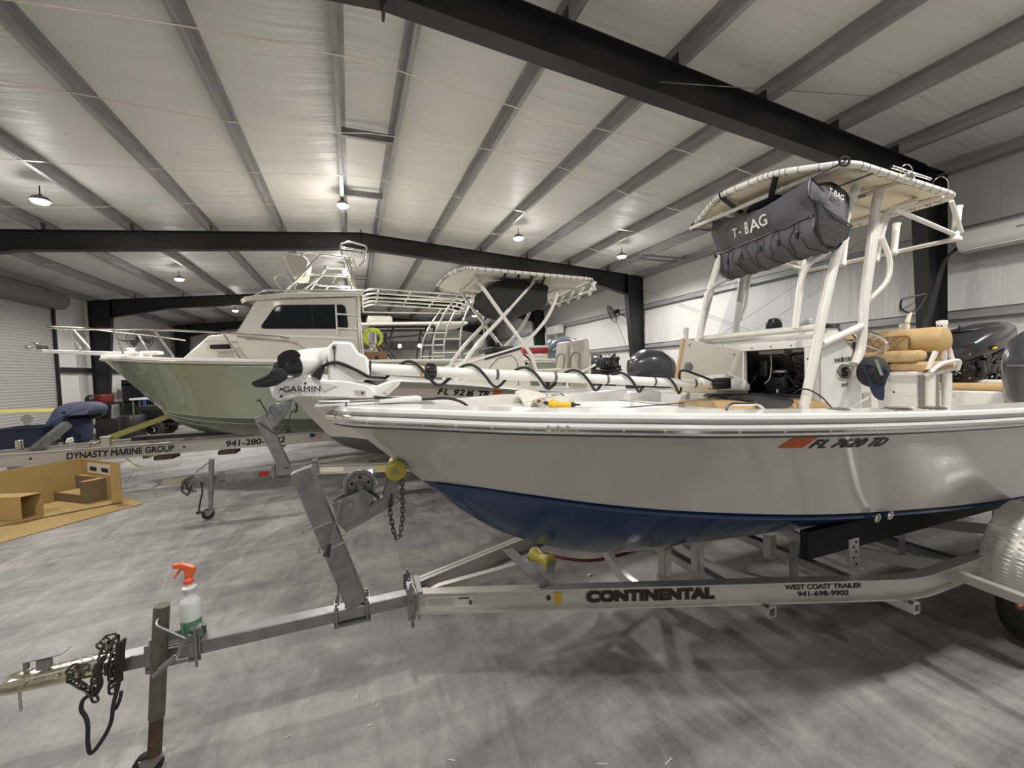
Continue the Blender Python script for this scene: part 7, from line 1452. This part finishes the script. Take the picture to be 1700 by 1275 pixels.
# ================================================================== BACKGROUND BOAT, ENGINES AND CLUTTER
# dark framed center console beyond the green boat cockpit
b4 = empty('center_console_boat', (0, 0, 0), 0, 'white boat with black T-top frame seen through the green boat ladders', 'boat')
yb = 13.6
G4 = [(-1.6, 0, 2.0), (-1.4, -0.4, 2.0), (-0.6, -0.9, 1.95), (0.6, -1.2, 1.9), (2.2, -1.3, 1.85), (4.0, -1.3, 1.8)]
C4 = [(-0.9, 0, 1.1), (-0.8, -0.1, 1.1), (-0.2, -0.5, 1.05), (0.7, -0.9, 1.0), (2.2, -1.1, 0.95), (4.0, -1.1, 0.9)]
K4 = [(-0.9, 0, 1.1), (-0.8, 0, 1.0), (-0.3, 0, 0.8), (0.7, 0, 0.65), (2.2, 0, 0.6), (4.0, 0, 0.6)]
b4.location = (0, yb, 0); H4 = Hull(G4, C4, K4, 5, 0.06); H4.sides(m=6).build('hull_side', 'gel', b4); H4.bottom().build('hull_bottom', 'gel', b4); simple_deck(H4, b4, 'gel', 0.25, 0.5, 0.6)
mb = MB(); mb.prism([(0.9, -0.6, 1.35), (1.15, -0.6, 2.05), (1.75, -0.6, 2.1), (2.15, -0.6, 1.35)], (0, 1.1, 0)); mb.build('console', 'gelcream', b4, bev=0.03)
mb = MB(); mb.rbox((1.35, -0.615, 1.75), (1.75, -0.60, 1.88), 0.01); mb.build('console_recess', 'inkgrey', b4)
leg('frame_leg', [[(0.6, -0.55, 3.18), (1.9, -0.55, 1.45)], [(1.3, -0.55, 3.18), (0.85, -0.55, 1.9)], [(2.30, -0.55, 3.2), (1.95, -0.55, 1.4)], [(2.55, -0.55, 3.2), (2.2, -0.55, 1.4)], [(0.6, -0.55, 3.18), (2.55, -0.55, 3.2)], [(1.05, -0.55, 2.85), (2.3, -0.55, 2.95)]], 0.035, 'blk', b4)
leg('frame_leg', [[(0.6, 0.55, 3.18), (1.9, 0.55, 1.45)], [(2.30, 0.55, 3.2), (1.95, 0.55, 1.4)], [(0.6, 0.55, 3.18), (2.55, 0.55, 3.2)]], 0.035, 'blk', b4)
mb = MB(); rr = closed_fillet([(0.0, -1.0, 3.22), (3.6, -0.95, 3.30), (3.6, 0.95, 3.30), (0.0, 1.0, 3.22)], 0.25); mb.loft([[p + V(0, 0, -0.03) for p in rr], [p + V(0, 0, 0.03) for p in rr], [V(1.8, 0, 3.34) + (p - V(1.8, 0, 3.26)) * 0.7 for p in rr], [V(1.8, 0, 3.36)] * len(rr)], True, False); mb.loft([[p + V(0, 0, -0.03) for p in rr], [V(1.8, 0, 3.23)] * len(rr)], True, False); mb.build('hardtop', 'gelcream', b4)
mb = MB(); mb.rbox((0.55, -0.4, 3.33), (1.3, 0.4, 3.55), 0.08, 5); mb.build('radome', 'gelcream', b4)
mb = MB(); mb.add([(1.1, -0.5, 2.05), (1.95, -0.5, 2.05), (2.0, -0.5, 2.75), (1.3, -0.5, 2.75)], [(0, 1, 2, 3)]); mb.build('side_curtain', 'plastic_clear', b4, False)
for x in (1.45, 2.05): mb = MB(); mb.ell((x, -0.6, 2.6), (0.05, 0.04, 0.06)); mb.build('spreader_light', 'litled', b4)
mb = MB(); boxbeam(mb, (-1.0, 1.0, 0.45), (4.2, 1.0, 0.45), 0.1, 0.2); boxbeam(mb, (-1.0, -1.0, 0.45), (4.2, -1.0, 0.45), 0.1, 0.2)
for x in (0, 1.8, 3.6): mb.bb((x, -1.05, 0.0), (x + 0.15, 1.05, 0.6))
o = mb.build('boat_cradle', 'galv'); o.location = (0, yb, 0); tag(o, 'steel cradle carrying the far white boat', 'cradle')
# lower bench with motors behind the ladders
wb = empty('workbench', (5.0, 12.3, 0), 0, 'low bench with boat parts behind the green boat ladders', 'bench')
mb = MB(); mb.bb((-1.4, -0.3, 1.30), (1.2, 0.3, 1.35)); mb.build('bench_top', 'steel', wb)
for x in (-1.35, 1.1):
    for y in (-0.25, 0.2): mb = MB(); mb.bb((x, y, 0), (x + 0.06, y + 0.06, 1.3)); mb.build('leg', 'steel', wb, False)
for x, h_, m_, l in ((3.75, 0.45, 'gelcream', 'white engine part on the low bench, leftmost of three'), (4.6, 0.35, 'blk', 'black engine part on the low bench between the white ones'), (5.3, 0.5, 'gel', 'white rounded engine part on the low bench nearest the right')):
    mb = MB(); mb.lathe((x, 12.3, 1.35), [(0.001, 0), (0.1, 0), (0.14, h_ * 0.3), (0.2, h_ * 0.7), (0.3, h_ * 0.75), (0.28, h_ * 0.9), (0.001, h_)]); tag(mb.build('engine_part', m_), l, 'engine part')
def motor_on_stand(x, y, z, sc, mc, lab, cowl=True, yaw=0.0):
    o = outboard(None, x, y, z, sc, mc, 'outboard_motor', yaw, 0, 0.35, cowl); tag(o, lab, 'outboard motor')
    return o
motor_on_stand(6.15, 9.6, 1.86, 0.85, 'dkgrey', 'dark grey outboard motor standing beyond the grey seats', True, math.radians(75))
motor_on_stand(6.95, 10.0, 1.88, 1, 'blk', 'outboard motor with its cover off beside the black column', False)
for x, y, l in ((6.15, 9.6, 'steel stand under the dark grey outboard'), (6.95, 10.0, 'steel stand under the uncovered outboard')):
    st = empty('motor_stand', (x, y, 0), 0, l, 'stand'); mb = MB(); mb.bb((-0.3, 0.12, 0), (-0.24, 0.18, 1.3)); mb.bb((0.24, 0.12, 0), (0.3, 0.18, 1.3)); mb.bb((-0.3, 0.12, 1.25), (0.3, 0.18, 1.33)); mb.bb((-0.32, -0.3, 0), (-0.24, 0.35, 0.05)); mb.bb((0.24, -0.3, 0), (0.32, 0.35, 0.05)); mb.build('stand_frame', 'steel', st, False)
# hard cooler on the green boat stern
ck = empty('cooler_box', L3, RZ3, 'white cooler box with red band on the green boat stern', 'cooler'); c = V((7.285,-1,2.128)); 
mb = MB(); mb.rbox((c.x - 0.28, c.y, 1.93), (c.x + 0.28, c.y + 0.4, 2.10), 0.02); mb.build('cooler_body', 'gel', ck)
mb = MB(); mb.rbox((c.x - 0.285, c.y - 0.01, 2.07), (c.x + 0.285, c.y + 0.41, 2.20), 0.01); mb.build('cooler_band', 'red', ck); mb = MB(); mb.rbox((c.x - 0.30, c.y - 0.02, 2.20), (c.x + 0.30, c.y + 0.42, 2.25), 0.02); mb.build('cooler_lid', 'gel', ck)
# removed engine cover leaning in the near stern corner
ec = empty('engine_cover', (0.23, 2.27, 0), RZ1, 'dark grey engine cover standing in the near boat stern corner at the right edge', 'engine cover')
mb = MB(); cx_, cy_ = 4.80, -0.71
mb.loft([[V(cx_ + rx * math.copysign(abs(math.cos(a)) ** 0.8, math.cos(a)), cy_ + ry * math.copysign(abs(math.sin(a)) ** 0.8, math.sin(a)), z) for a in [2 * PI * k / 28 for k in range(28)]] for z, rx, ry in ((1.30, 0.20, 0.10), (1.40, 0.29, 0.14), (1.64, 0.33, 0.16), (1.74, 0.31, 0.15), (1.84, 0.25, 0.12), (1.90, 0.14, 0.07), (1.915, 0.02, 0.01))], True, True); mb.build('cover_shell', 'dkgrey', ec)
mb = MB(); mb.tube([V(cx_ + 0.335 * math.cos(a), cy_ + 0.165 * math.sin(a), 1.64) for a in [2 * PI * k / 28 for k in range(28)]], 0.006, 6, True); mb.build('cover_seam', 'midgrey', ec)
# wall units: mini splits, fans
def split(y, z, w, lab, h=0.34):
    o = empty('air_conditioner', (XR - 0.10, y, z), 0, lab, 'air conditioner'); mb = MB(); prof = [(0.1, 0, h / 2), (-0.16, 0, h / 2), (-0.22, 0, h / 2 - 0.05), (-0.23, 0, -0.05), (-0.18, 0, -h / 2 + 0.03), (-0.12, 0, -h / 2), (0.1, 0, -h / 2)]
    mb.prism([(a, -w / 2, c) for a, b, c in prof], (0, w, 0)); mb.build('unit_body', 'acwhite', o, bev=0.012)
    mb = MB(); mb.bb((-0.20, -w / 2 + 0.06, -h / 2 + 0.005), (-0.10, w / 2 - 0.06, -h / 2 + 0.02)); mb.build('louvre', 'acwhite', o); mb = MB(); mb.box((-0.225, -w * 0.1, 0.03), (0.012, 0.10, 0.02)); mb.build('display', 'midgrey', o); return o
split(2.95, 3.52, 1.15, 'white wall air conditioner on the right wall near the T-top'); split(17.6, 3.58, 1.2, 'small white wall air conditioner between the far black columns', 0.40)
mb = MB(); mb.tube(catmull([(9.2,3.557,3.461), (8.998,3.62,3.253), (8.752,3.62,2.782), (8.579,3.62,2.397), (8.442,3.62,2.16), (8.371,3.62,0.693)], 6), 0.020, 8); mb.tube(catmull([(9.2,3.571,3.427), (8.829,3.58,3.194), (8.586,3.58,2.768), (8.4,3.58,2.389), (8.266,3.58,2.155), (8.179,3.58,0.712)], 6), 0.013, 8); tag(mb.build('refrigerant_line', 'blkrub'), 'black insulated pipe dropping from the wall air conditioner', 'pipe')
def fan(x, y, z, axis, r, lab, arm):
    o = empty('wall_fan', (x, y, z), 0, lab, 'fan'); A = V(axis).normalized(); N = A.orthogonal().normalized(); B = A.cross(N)
    mb = MB(); mb.torus((0, 0, 0), r, 0.011, A, 32, 6)
    for s_ in (-1, 1):
        for k in range(24):
            t = 2 * PI * k / 24; u = N * math.cos(t) + B * math.sin(t); mb.tube([u * 0.04 + A * 0.09 * s_, u * r * 0.7 + A * 0.075 * s_, u * r], 0.003, 4)
        for q in (0.35, 0.7): mb.torus(A * 0.085 * s_, r * q, 0.003, A, 28, 4)
    mb.build('guard', 'blk', o)
    mb = MB()
    for k in range(3):
        t = 2 * PI * k / 3; u = N * math.cos(t) + B * math.sin(t); w = A.cross(u); mb.loft([[u * 0.04 + w * 0.04 + A * 0.02, u * 0.04 - w * 0.04 - A * 0.02], [u * r * 0.85 + w * 0.13 + A * 0.03, u * r * 0.85 - w * 0.10 - A * 0.03]], False)
    mb.build('fan_blades', 'midgrey', o)
    mb = MB(); mb.cyl(A * -0.06, A * -0.28, 0.08, 0.07); mb.build('motor', 'blk', o); mb = MB(); mb.tube(catmull([A * -0.25 + V(0, 0, -0.08), (A * -0.22 + V(arm)) * 0.6 + V(0, 0, -0.08), V(arm)], 5), 0.02, 8); mb.build('mount_arm', 'blk', o)
    return o
fan(8.85, 12.45, 3.62, (-0.75, 0.3, -0.35), 0.34, 'black caged fan mounted on the second right column', (0.35, -0.95, -0.35))
fan(-7.7, 20.6, 3.5, (0.6, -0.8, -0.2), 0.42, 'black caged fan on the far left wall behind the bow rail', (-0.75, 0.2, 0))
mb = MB(); mb.tube([(8.95, 12.3, 3.3), (9.2, 12.0, 2.2), (9.3, 11.8, 1.1)], 0.008, 6); tag(mb.build('fan_cord', 'blk'), 'thin cord hanging from the right wall fan', 'cord')

# cardboard on the floor at left
cbx = empty('cardboard_tray', (0, 0, 0), 0, 'large open cardboard tray with upright sides lying on the floor', 'cardboard')
N0 = V((-3.197,7.636,0.02)); N1 = V((-4.194,7.136,0.02)); N1 = N0 + (N1 - N0) * 1.9; TZ = 0.60
R0 = V((-4.018,8.49,0.6)); R1 = V((-4.601,7.903,0.6)); R1 = R0 + (R1 - R0) * 2.2; R0.z = R1.z = 0.02
def upv(p, z): return V(p.x, p.y, z)
def cpanel(mb, pts, th=0.012):
    P = [V(p) for p in pts]; n = (P[1] - P[0]).cross(P[2] - P[0]).normalized() * th; return mb.prism(P, n)
mb = MB(); cpanel(mb, [N0, R0, R1, N1]); mb.build('base_panel', 'card', cbx, False)
mb = MB(); cpanel(mb, [R0, R1, upv(R1, TZ), upv(R0, TZ)]); mb.build('back_panel', 'card', cbx, False)
mb = MB(); cpanel(mb, [N0, R0, upv(R0, TZ), upv(N0, TZ)]); fl0 = N0 + (N1 - N0).normalized() * 0.10; cpanel(mb, [N0, fl0, upv(fl0, TZ - 0.02), upv(N0, TZ)]); mb.build('end_panel', 'card', cbx, False)
rn = (R0 - N0); ins = V(-rn.y, rn.x, 0).normalized(); ins = ins if ins.x < 0 else -ins
mb = MB(); a = N0.lerp(R0, 0.15) + ins * 0.014; b = N0.lerp(R0, 0.80) + ins * 0.014; cpanel(mb, [upv(a, 0.40), upv(b, 0.40), upv(b, 0.56), upv(a, 0.56)], 0.003); mb.build('end_label', 'gelcream', cbx, False)
mb = MB()
for t in (0.25, 0.55):
    a = N0.lerp(R0, t) + ins * 0.022; b = N0.lerp(R0, t + 0.16) + ins * 0.022; cpanel(mb, [upv(a, 0.44), upv(b, 0.44), upv(b, 0.50), upv(a, 0.50)], 0.002)
mb.build('hand_holes', 'dark', cbx, False)
flt = MB(); cpanel(flt, [V((-4.08,6.012,0.004)), V((-2.882,7.463,0.004)), V((-3.367,8.107,0.004)), V((-4.827,7.142,0.004))], 0.006); tag(flt.build('cardboard_sheet', 'card', None, False), 'flat cardboard sheet lying on the floor in front of the tray', 'cardboard')
st = empty('cardboard_inserts', (0, 0, 0), 0, 'stack of U shaped corrugated cardboard inserts inside the tray', 'cardboard')
SA = V((-4.496,8.465,0.035)); SB = V((-3.661,7.77,0.035)); SC = V((-3.405,7.998,0.355)); SC.z = 0.035; SD = SA + (SC - SB)
def SP(u, v, z): p = SB + (SA - SB) * u + (SC - SB) * v; return V(p.x, p.y, z)
mb = MB(); mb.prism([SP(0, 0, .036), SP(1, 0, .036), SP(1, 1, .036), SP(0, 1, .036)], (0, 0, 0.115)); mb.build('insert_stack', 'card_e', st, False)
mb = MB(); mb.prism([SP(0, 0, .152), SP(1, 0, .152), SP(1, 1, .152), SP(0, 1, .152)], (0, 0, 0.004)); mb.build('insert_top', 'card', st, False)
ush = lambda z: [SP(0, 0, z), SP(0.10, 0, z), SP(0.14, 0.72, z), SP(0.82, 0.72, z), SP(0.84, 0, z), SP(1, 0, z), SP(1, 1, z), SP(0, 1, z)]
mb = MB(); mb.prism(ush(.157), (0, 0, 0.19)); mb.build('insert_stack', 'card_e', st, False)
mb = MB(); mb.prism(ush(.348), (0, 0, 0.004)); mb.build('insert_top', 'card', st, False)
bx = empty('cardboard_sleeve', (0, 0, 0), 0, 'small open ended cardboard sleeve lying at the left edge of the tray', 'cardboard')
q0 = V((-4.05,7.24,0.03)); q1 = V((-3.922,7.396,0.03)); q2 = V((-4.459,7.402,0.03)); w1 = (q1 - q0); w2 = (q2 - q0) * 1.3
mb = MB(); ht_ = 0.30
cpanel(mb, [q0, q0 + w2, q0 + w2 + V(0, 0, ht_), q0 + V(0, 0, ht_)], 0.008); cpanel(mb, [q1, q1 + w2, q1 + w2 + V(0, 0, ht_), q1 + V(0, 0, ht_)], 0.008); cpanel(mb, [q0 + V(0, 0, ht_), q1 + V(0, 0, ht_), q1 + w2 + V(0, 0, ht_), q0 + w2 + V(0, 0, ht_)], 0.008); cpanel(mb, [q0, q1, q1 + w2, q0 + w2], 0.008); mb.build('sleeve_panels', 'card', bx, False)
mb = MB(); a = V((-5.13,8.15,0.22)); b = V((-4.555,8.091,0.22)); d_ = V(0.18, 0.45, 0); cpanel(mb, [a, b, b + d_, a + d_], 0.012); cpanel(mb, [upv(a, 0.04), upv(b, 0.04), b, a], 0.008); tag(mb.build('cardboard_flat', 'card', None, False), 'folded cardboard piece behind the small sleeve at the left edge', 'cardboard')

# clutter beyond the lettered trailer, left
def put(o, lab, cat): return tag(o, lab, cat)
tb = empty('storage_tub', (-5.75, 10.6, 0), 0, 'dark navy plastic tub standing behind the trailer beam', 'tub')
mb = MB(); mb.loft([[V(x * k, y * k, z) for x, y in ((-0.34, -0.28), (0.34, -0.28), (0.34, 0.28), (-0.34, 0.28))] for k, z in ((0.82, 0.42), (1.0, 0.98), (1.06, 0.98), (1.06, 1.01), (0.98, 1.01), (0.96, 0.95), (0.8, 0.45))], True, True); mb.build('tub_body', 'navyplastic', tb, bev=0.01)
cart = empty('utility_cart', (-5.75, 10.6, 0), 0, 'low dark cart carrying the navy tub', 'cart'); mb = MB(); mb.bb((-0.5, -0.35, 0.36), (0.5, 0.35, 0.42)); mb.build('platform', 'steel', cart, False)
for x in (-0.4, 0.4):
    for y in (-0.28, 0.28): mb = MB(); mb.lathe((x, y - 0.03, 0.1), [(0.001, 0), (0.1, 0), (0.1, 0.05), (0.001, 0.05)], (0, 1, 0)); mb.bb((x - 0.02, y - 0.02, 0.1), (x + 0.02, y + 0.02, 0.37)); mb.build('wheel', 'blkrub', cart)
mb = MB(); mb.cyl((-5.72, 10.55, 1.0), (-5.72, 10.55, 1.12), 0.03, 0.06); mb.lathe((-5.72, 10.55, 1.12), [(0.07, 0), (0.09, 0.04), (0.05, 0.09), (0.02, 0.12), (0.001, 0.12)]); tag(mb.build('clear_jug', 'plastic_clear'), 'clear plastic jug poking up from the navy tub', 'jug')
mb = MB(); mb.tube(catmull([(-6.5, 10.4, 0.35), (-6.3, 10.4, 1.0), (-6.1, 10.4, 0.7), (-6.35, 10.4, 0.5), (-6.15, 10.4, 0.95)], 8), 0.012, 6); tag(mb.build('copper_tube_coil', 'rust'), 'bent brown tubing left of the navy tub', 'tubing')
# tarp draped over a post
tp = empty('tarp_heap', (0, 0, 0), 0, 'blue tarp draped over a covered motor behind the trailer lettering', 'tarp')
yT = 10.9
sil = [(-5.631,10.9,0.916), (-5.549,10.9,1.113), (-5.457,10.9,1.31), (-5.316,10.9,1.397), (-5.132,10.9,1.422), (-4.899,10.9,1.407), (-4.752,10.9,1.324), (-4.749,10.9,1.212), (-4.885,10.9,1.147), (-5.051,10.9,1.209), (-5.163,10.9,1.193), (-5.291,10.9,1.032), (-5.399,10.9,0.896), (-5.439,10.9,0.826)]
oc = catmull(sil, 3, True); cc = sum(oc, V(0, 0, 0)) / len(oc); mb = MB(); rs = []
for k, (f, dy) in enumerate(((0.05, -0.30), (0.35, -0.29), (0.7, -0.25), (0.92, -0.14), (1.0, 0.0), (0.95, 0.22), (0.8, 0.35), (0.05, 0.38))):
    rs.append([cc + (p - cc) * f + V(0, dy + 0.05 * noise.noise(p * 4 + V(k, 0, 0)), 0.0) for p in oc])
mb.loft(rs, True, True); mb.build('tarp_sheet', 'tarp', tp)
sil = [(-5.367,11,1.028), (-5.24,11,1.165), (-5.08,11,1.178), (-5.043,11,1.001), (-5.075,11,0.594), (-5.245,11,0.574), (-5.383,11,0.759)]
oc = catmull(sil, 3, True); cc = sum(oc, V(0, 0, 0)) / len(oc); mb = MB(); mb.loft([[cc + (p - cc) * f + V(0, dy + 0.03 * noise.noise(p * 5), 0) for p in oc] for f, dy in ((0.05, -0.22), (0.8, -0.17), (1, 0), (0.9, 0.2), (0.05, 0.22))], True, True); mb.build('covered_motor', 'navy', tp)
mb = MB(); mb.prism([(-4.983,10.95,1.15), (-4.779,10.95,1.235), (-4.814,10.95,1.113), (-5.008,10.95,1.041)], (0, 0.2, 0)); mb.build('dark_fold', 'bagdk', tp)
mb = MB(); mb.cyl((-5.42, 11.0, 0.0), (-5.42, 11.0, 0.98), 0.035); mb.lathe((-5.42, 11.0, 0.0), [(0.18, 0), (0.18, 0.02), (0.05, 0.06)]); tag(mb.build('jack_stand', 'blk'), 'black jack stand under the blue tarp', 'stand')
mb = MB(); mb.prism([(-5.013,10.2,0.743), (-4.926,10.2,0.768), (-4.913,10.2,0.698), (-5.034,10.2,0.676)], (0, 0.02, 0.02)); tag(mb.build('paper_sheet', 'rag'), 'white folded paper below the blue tarp', 'paper')
# bench with red box against the left wall
bn = empty('workbench', (-8.0, 17.9, 0), 0, 'dark workbench against the wall between roller door and column', 'bench')
mb = MB(); mb.bb((-0.35, -0.6, 1.05), (0.35, 1.0, 1.12)); mb.bb((-0.3, -0.55, 0.35), (0.3, 0.95, 0.4)); mb.build('bench_top', 'steel', bn, False)
for x in (-0.3, 0.27):
    for y in (-0.55, 0.9): mb = MB(); mb.bb((x, y, 0), (x + 0.05, y + 0.05, 1.05)); mb.build('leg', 'steel', bn, False)
mb = MB(); mb.rbox((-8.1, 17.75, 1.12), (-7.75, 18.55, 1.42), 0.03); tag(mb.build('toolbox', 'dred'), 'dark red toolbox on the workbench beside the black column', 'toolbox')
mb = MB(); mb.ell((-7.95, 17.5, 1.27), (0.12, 0.14, 0.16)); tag(mb.build('black_canister', 'blk'), 'round black canister left of the red toolbox', 'canister')
for x, y, w, h_, m_, n_, l in ((-7.2, 17.0, 0.9, 0.62, 'blk', 'equipment_case', 'black equipment case beneath the tarp end'), (-6.5, 16.9, 0.8, 0.7, 'blkrub', 'waste_bin', 'black bin beside the column base')):
    mb = MB(); mb.rbox((x - w / 2, y, 0), (x + w / 2, y + 0.6, h_), 0.04); tag(mb.build(n_, m_), l, 'bin')
mb = MB(); mb.lathe((-6.15, 15.6, 0), [(0.25, 0), (0.30, 0.1), (0.32, 0.75), (0.30, 0.8), (0.001, 0.8)]); tag(mb.build('black_drum', 'blk'), 'black drum in front of the third column', 'drum')
# white table edge / bench with blue chair
tbk = empty('folding_table', (-6.2, 18.2, 0), 0, 'narrow white topped table right of the blue tarp', 'table')
mb = MB(); mb.bb((-0.9, -0.3, 1.18), (0.3, 0.3, 1.24)); mb.build('table_top', 'rub', tbk, False)
for x in (-0.85, 0.2):
    for y in (-0.25, 0.22): mb = MB(); mb.bb((x, y, 0), (x + 0.04, y + 0.04, 1.18)); mb.build('leg', 'galv', tbk, False)
mb = MB(); mb.prism([(-7.1, 19.0, 1.25), (-6.6, 19.0, 1.25), (-6.65, 19.0, 1.62), (-7.15, 19.0, 1.58)], (0, 0.06, 0)); mb.bb((-7.1, 18.85, 0.0), (-7.05, 19.0, 1.25)); mb.bb((-6.65, 18.85, 0.0), (-6.6, 19.0, 1.25)); tag(mb.build('blue_panel', 'bluep'), 'bright blue board standing right of the black column', 'panel')
# wheeled chassis
ch = empty('wheeled_chassis', (-4.95, 16.6, 0), 0, 'dark low vehicle chassis with chrome wheels beyond the yellow strap', 'chassis')
mb = MB(); mb.bb((-1.3, -0.5, 0.85), (1.1, 0.5, 1.02)); mb.bb((-1.2, -0.45, 0.65), (0.2, 0.45, 0.9)); mb.bb((0.4, -0.4, 0.5), (1.4, 0.4, 0.95)); mb.bb((-1.4, -0.35, 0.35), (1.3, -0.25, 0.45)); mb.build('chassis_frame', 'blk', ch, bev=0.02)
for x, y in ((0.55, -0.62), (0.55, 0.45), (-0.9, -0.62), (-0.9, 0.45)):
    mb = MB(); mb.lathe((x, y, 0.29), [(0.12, 0), (0.26, 0.0), (0.29, 0.04), (0.29, 0.20), (0.26, 0.24), (0.001, 0.24)], (0, 1, 0), 28); mb.build('wheel', 'wheel', ch)
    mb = MB(); mb.lathe((x, y - 0.01, 0.29), [(0.001, 0.02), (0.08, 0.0), (0.13, 0.02), (0.15, -0.005), (0.155, 0.01)], (0, 1, 0), 24); mb.build('hubcap', 'chrome', ch)
mb = MB(); mb.rbox((-3.5, 16.2, 0.0), (-2.7, 16.8, 0.42), 0.05); tag(mb.build('green_case', 'green'), 'dark green case on the floor under the green boat bow', 'case')
mb = MB(); mb.ell((-3.85, 15.6, 0.68), (0.14, 0.12, 0.2)); mb.ell((-3.8, 15.6, 0.5), (0.09, 0.09, 0.3)); mb.cyl((-3.85, 15.62, 0), (-3.85, 15.62, 0.6), 0.03); tag(mb.build('white_plastic_bag', 'rag'), 'white plastic bag hanging on a stick near the chassis', 'bag')
mb = MB(); mb.prism([(-4.6, 14.2, 0.0), (-2.6, 14.2, 0.0), (-2.2, 15.4, 0.0), (-3.6, 15.4, 0.0)], (0, 0, 0.02)); tag(mb.build('pale_blue_sheet', 'ltblue'), 'pale blue plastic sheet lying on the floor beyond the bunk', 'sheet')
mb = MB(); mb.tube([(-8.4, 12.5, 1.12), (-8.1, 14.5, 1.13), (-6.5, 13.0, 1.10)], 0, sq=(0.004, 0.04)); 
mb = MB(); mb.tube([V((-7.449,12,1.29)), V((-5.96,12,1.236))], 0, sq=(0.004, 0.035)); tag(mb.build('yellow_webbing', 'tape'), 'bright yellow webbing stretched across in front of the roller door', 'strap')
for x, y, m_, l in ((-7.9, 21.3, 'blk', 'black shelving unit on the far left wall'),):
    sh = empty('shelving_unit', (x, y, 0), 0, l, 'shelf'); mb = MB()
    for z in (0.3, 1.0, 1.7): mb.bb((-0.4, -0.9, z), (0.4, 0.9, z + 0.05))
    mb.build('shelves', m_, sh, False)
    for yy in (-0.9, 0.86): mb = MB(); mb.bb((-0.4, yy, 0), (0.4, yy + 0.04, 1.9)); mb.build('side_frame', m_, sh, False)
for i, (z, m_, w) in enumerate(((1.05, 'rag', 0.3), (1.75, 'chain', 0.4), (0.35, 'bluep', 0.35))):
    mb = MB(); mb.rbox((-8.1, 21.1, z), (-7.7, 21.1 + w, z + 0.25), 0.03); tag(mb.build('stored_box', m_), ['white box on the middle shelf of the black shelving', 'dark metal box on the top shelf of the black shelving', 'blue box on the bottom shelf of the black shelving'][i], 'box')
# tall dark storage racks across the far end
rk = empty('pallet_rack', (-2.2, 25.6, 0), 0, 'dark storage rack across the far end wall seen under the third rafter', 'rack')
for x in (-4.2, -2.1, 0.0, 2.1, 4.2): mb = MB(); mb.bb((x, -0.5, 0), (x + 0.08, 0.5, 4.2)); mb.build('upright', 'steel', rk, False)
for z in (1.2, 2.5, 3.8): mb = MB(); mb.bb((-4.2, -0.5, z), (4.28, 0.5, z + 0.1)); mb.build('rack_shelf', 'steel', rk, False)
random.seed(11)
for k in range(12):
    x = -6.2 + 0.68 * k; z = (1.3, 2.6, 0.0)[k % 3]; h_ = random.uniform(0.6, 1.05); mb = MB(); mb.rbox((x, 25.2, z), (x + 0.6, 26.0, z + h_), 0.03)
    tag(mb.build('stored_crate', ('blk', 'midgrey', 'steel')[k % 3]), 'dark crate stored on the far end rack', 'crate', 'crates on the far end rack')

# small repeated fittings become one object each
SPLIT = {'rail_screws': 'rail_screw', 'bag_straps': 'bag_strap', 'cap_bolts': 'cap_bolt', 'bracket_bolts': 'bracket_bolt', 'base_screws': 'base_screw', 'hatch_screws': 'hatch_screw', 'drain_fittings': 'drain_fitting',
         'cord_tabs': 'cord_tab', 'shaft_bands': 'shaft_band', 'gear_holes': 'gear_hole', 'elastic_cord': 'elastic_cord', 'locker_latch': 'locker_latch', 'coupler_rivets': 'coupler_rivet', 'u_bolts': 'u_bolt', 'hand_holes': 'hand_hole',
         'frame_bolts': 'frame_bolt', 'fuse_panels': 'fuse_panel', 'electronics_boxes': 'electronics_box', 'hatch_latch': 'hatch_latch', 'strake': 'strake', 'rub_rail_edge': 'rub_rail_edge'}
def islands(me):
    par = list(range(len(me.vertices)))
    def find(a):
        while par[a] != a: par[a] = par[par[a]]; a = par[a]
        return a
    for e in me.edges:
        a, b = find(e.vertices[0]), find(e.vertices[1])
        if a != b: par[a] = b
    g = {}
    for p in me.polygons: g.setdefault(find(p.vertices[0]), []).append(tuple(p.vertices))
    return list(g.values())
for o in list(COL.objects):
    base = o.name.split('.')[0]
    if o.type != 'MESH' or base not in SPLIT: continue
    isl = islands(o.data)
    if len(isl) < 2 or len(isl) > 60: continue
    nm = SPLIT[base]
    for fs in isl:
        ids = sorted({i for f in fs for i in f}); mp = {v: k for k, v in enumerate(ids)}
        me = bpy.data.meshes.new(nm); me.from_pydata([tuple(o.data.vertices[i].co) for i in ids], [], [tuple(mp[i] for i in f) for f in fs]); me.materials.append(o.data.materials[0])
        me.polygons.foreach_set('use_smooth', [True] * len(me.polygons)); me.set_sharp_from_angle(angle=math.radians(40))
        c = bpy.data.objects.new(nm, me); COL.objects.link(c); c.parent = o.parent
    bpy.data.objects.remove(o)
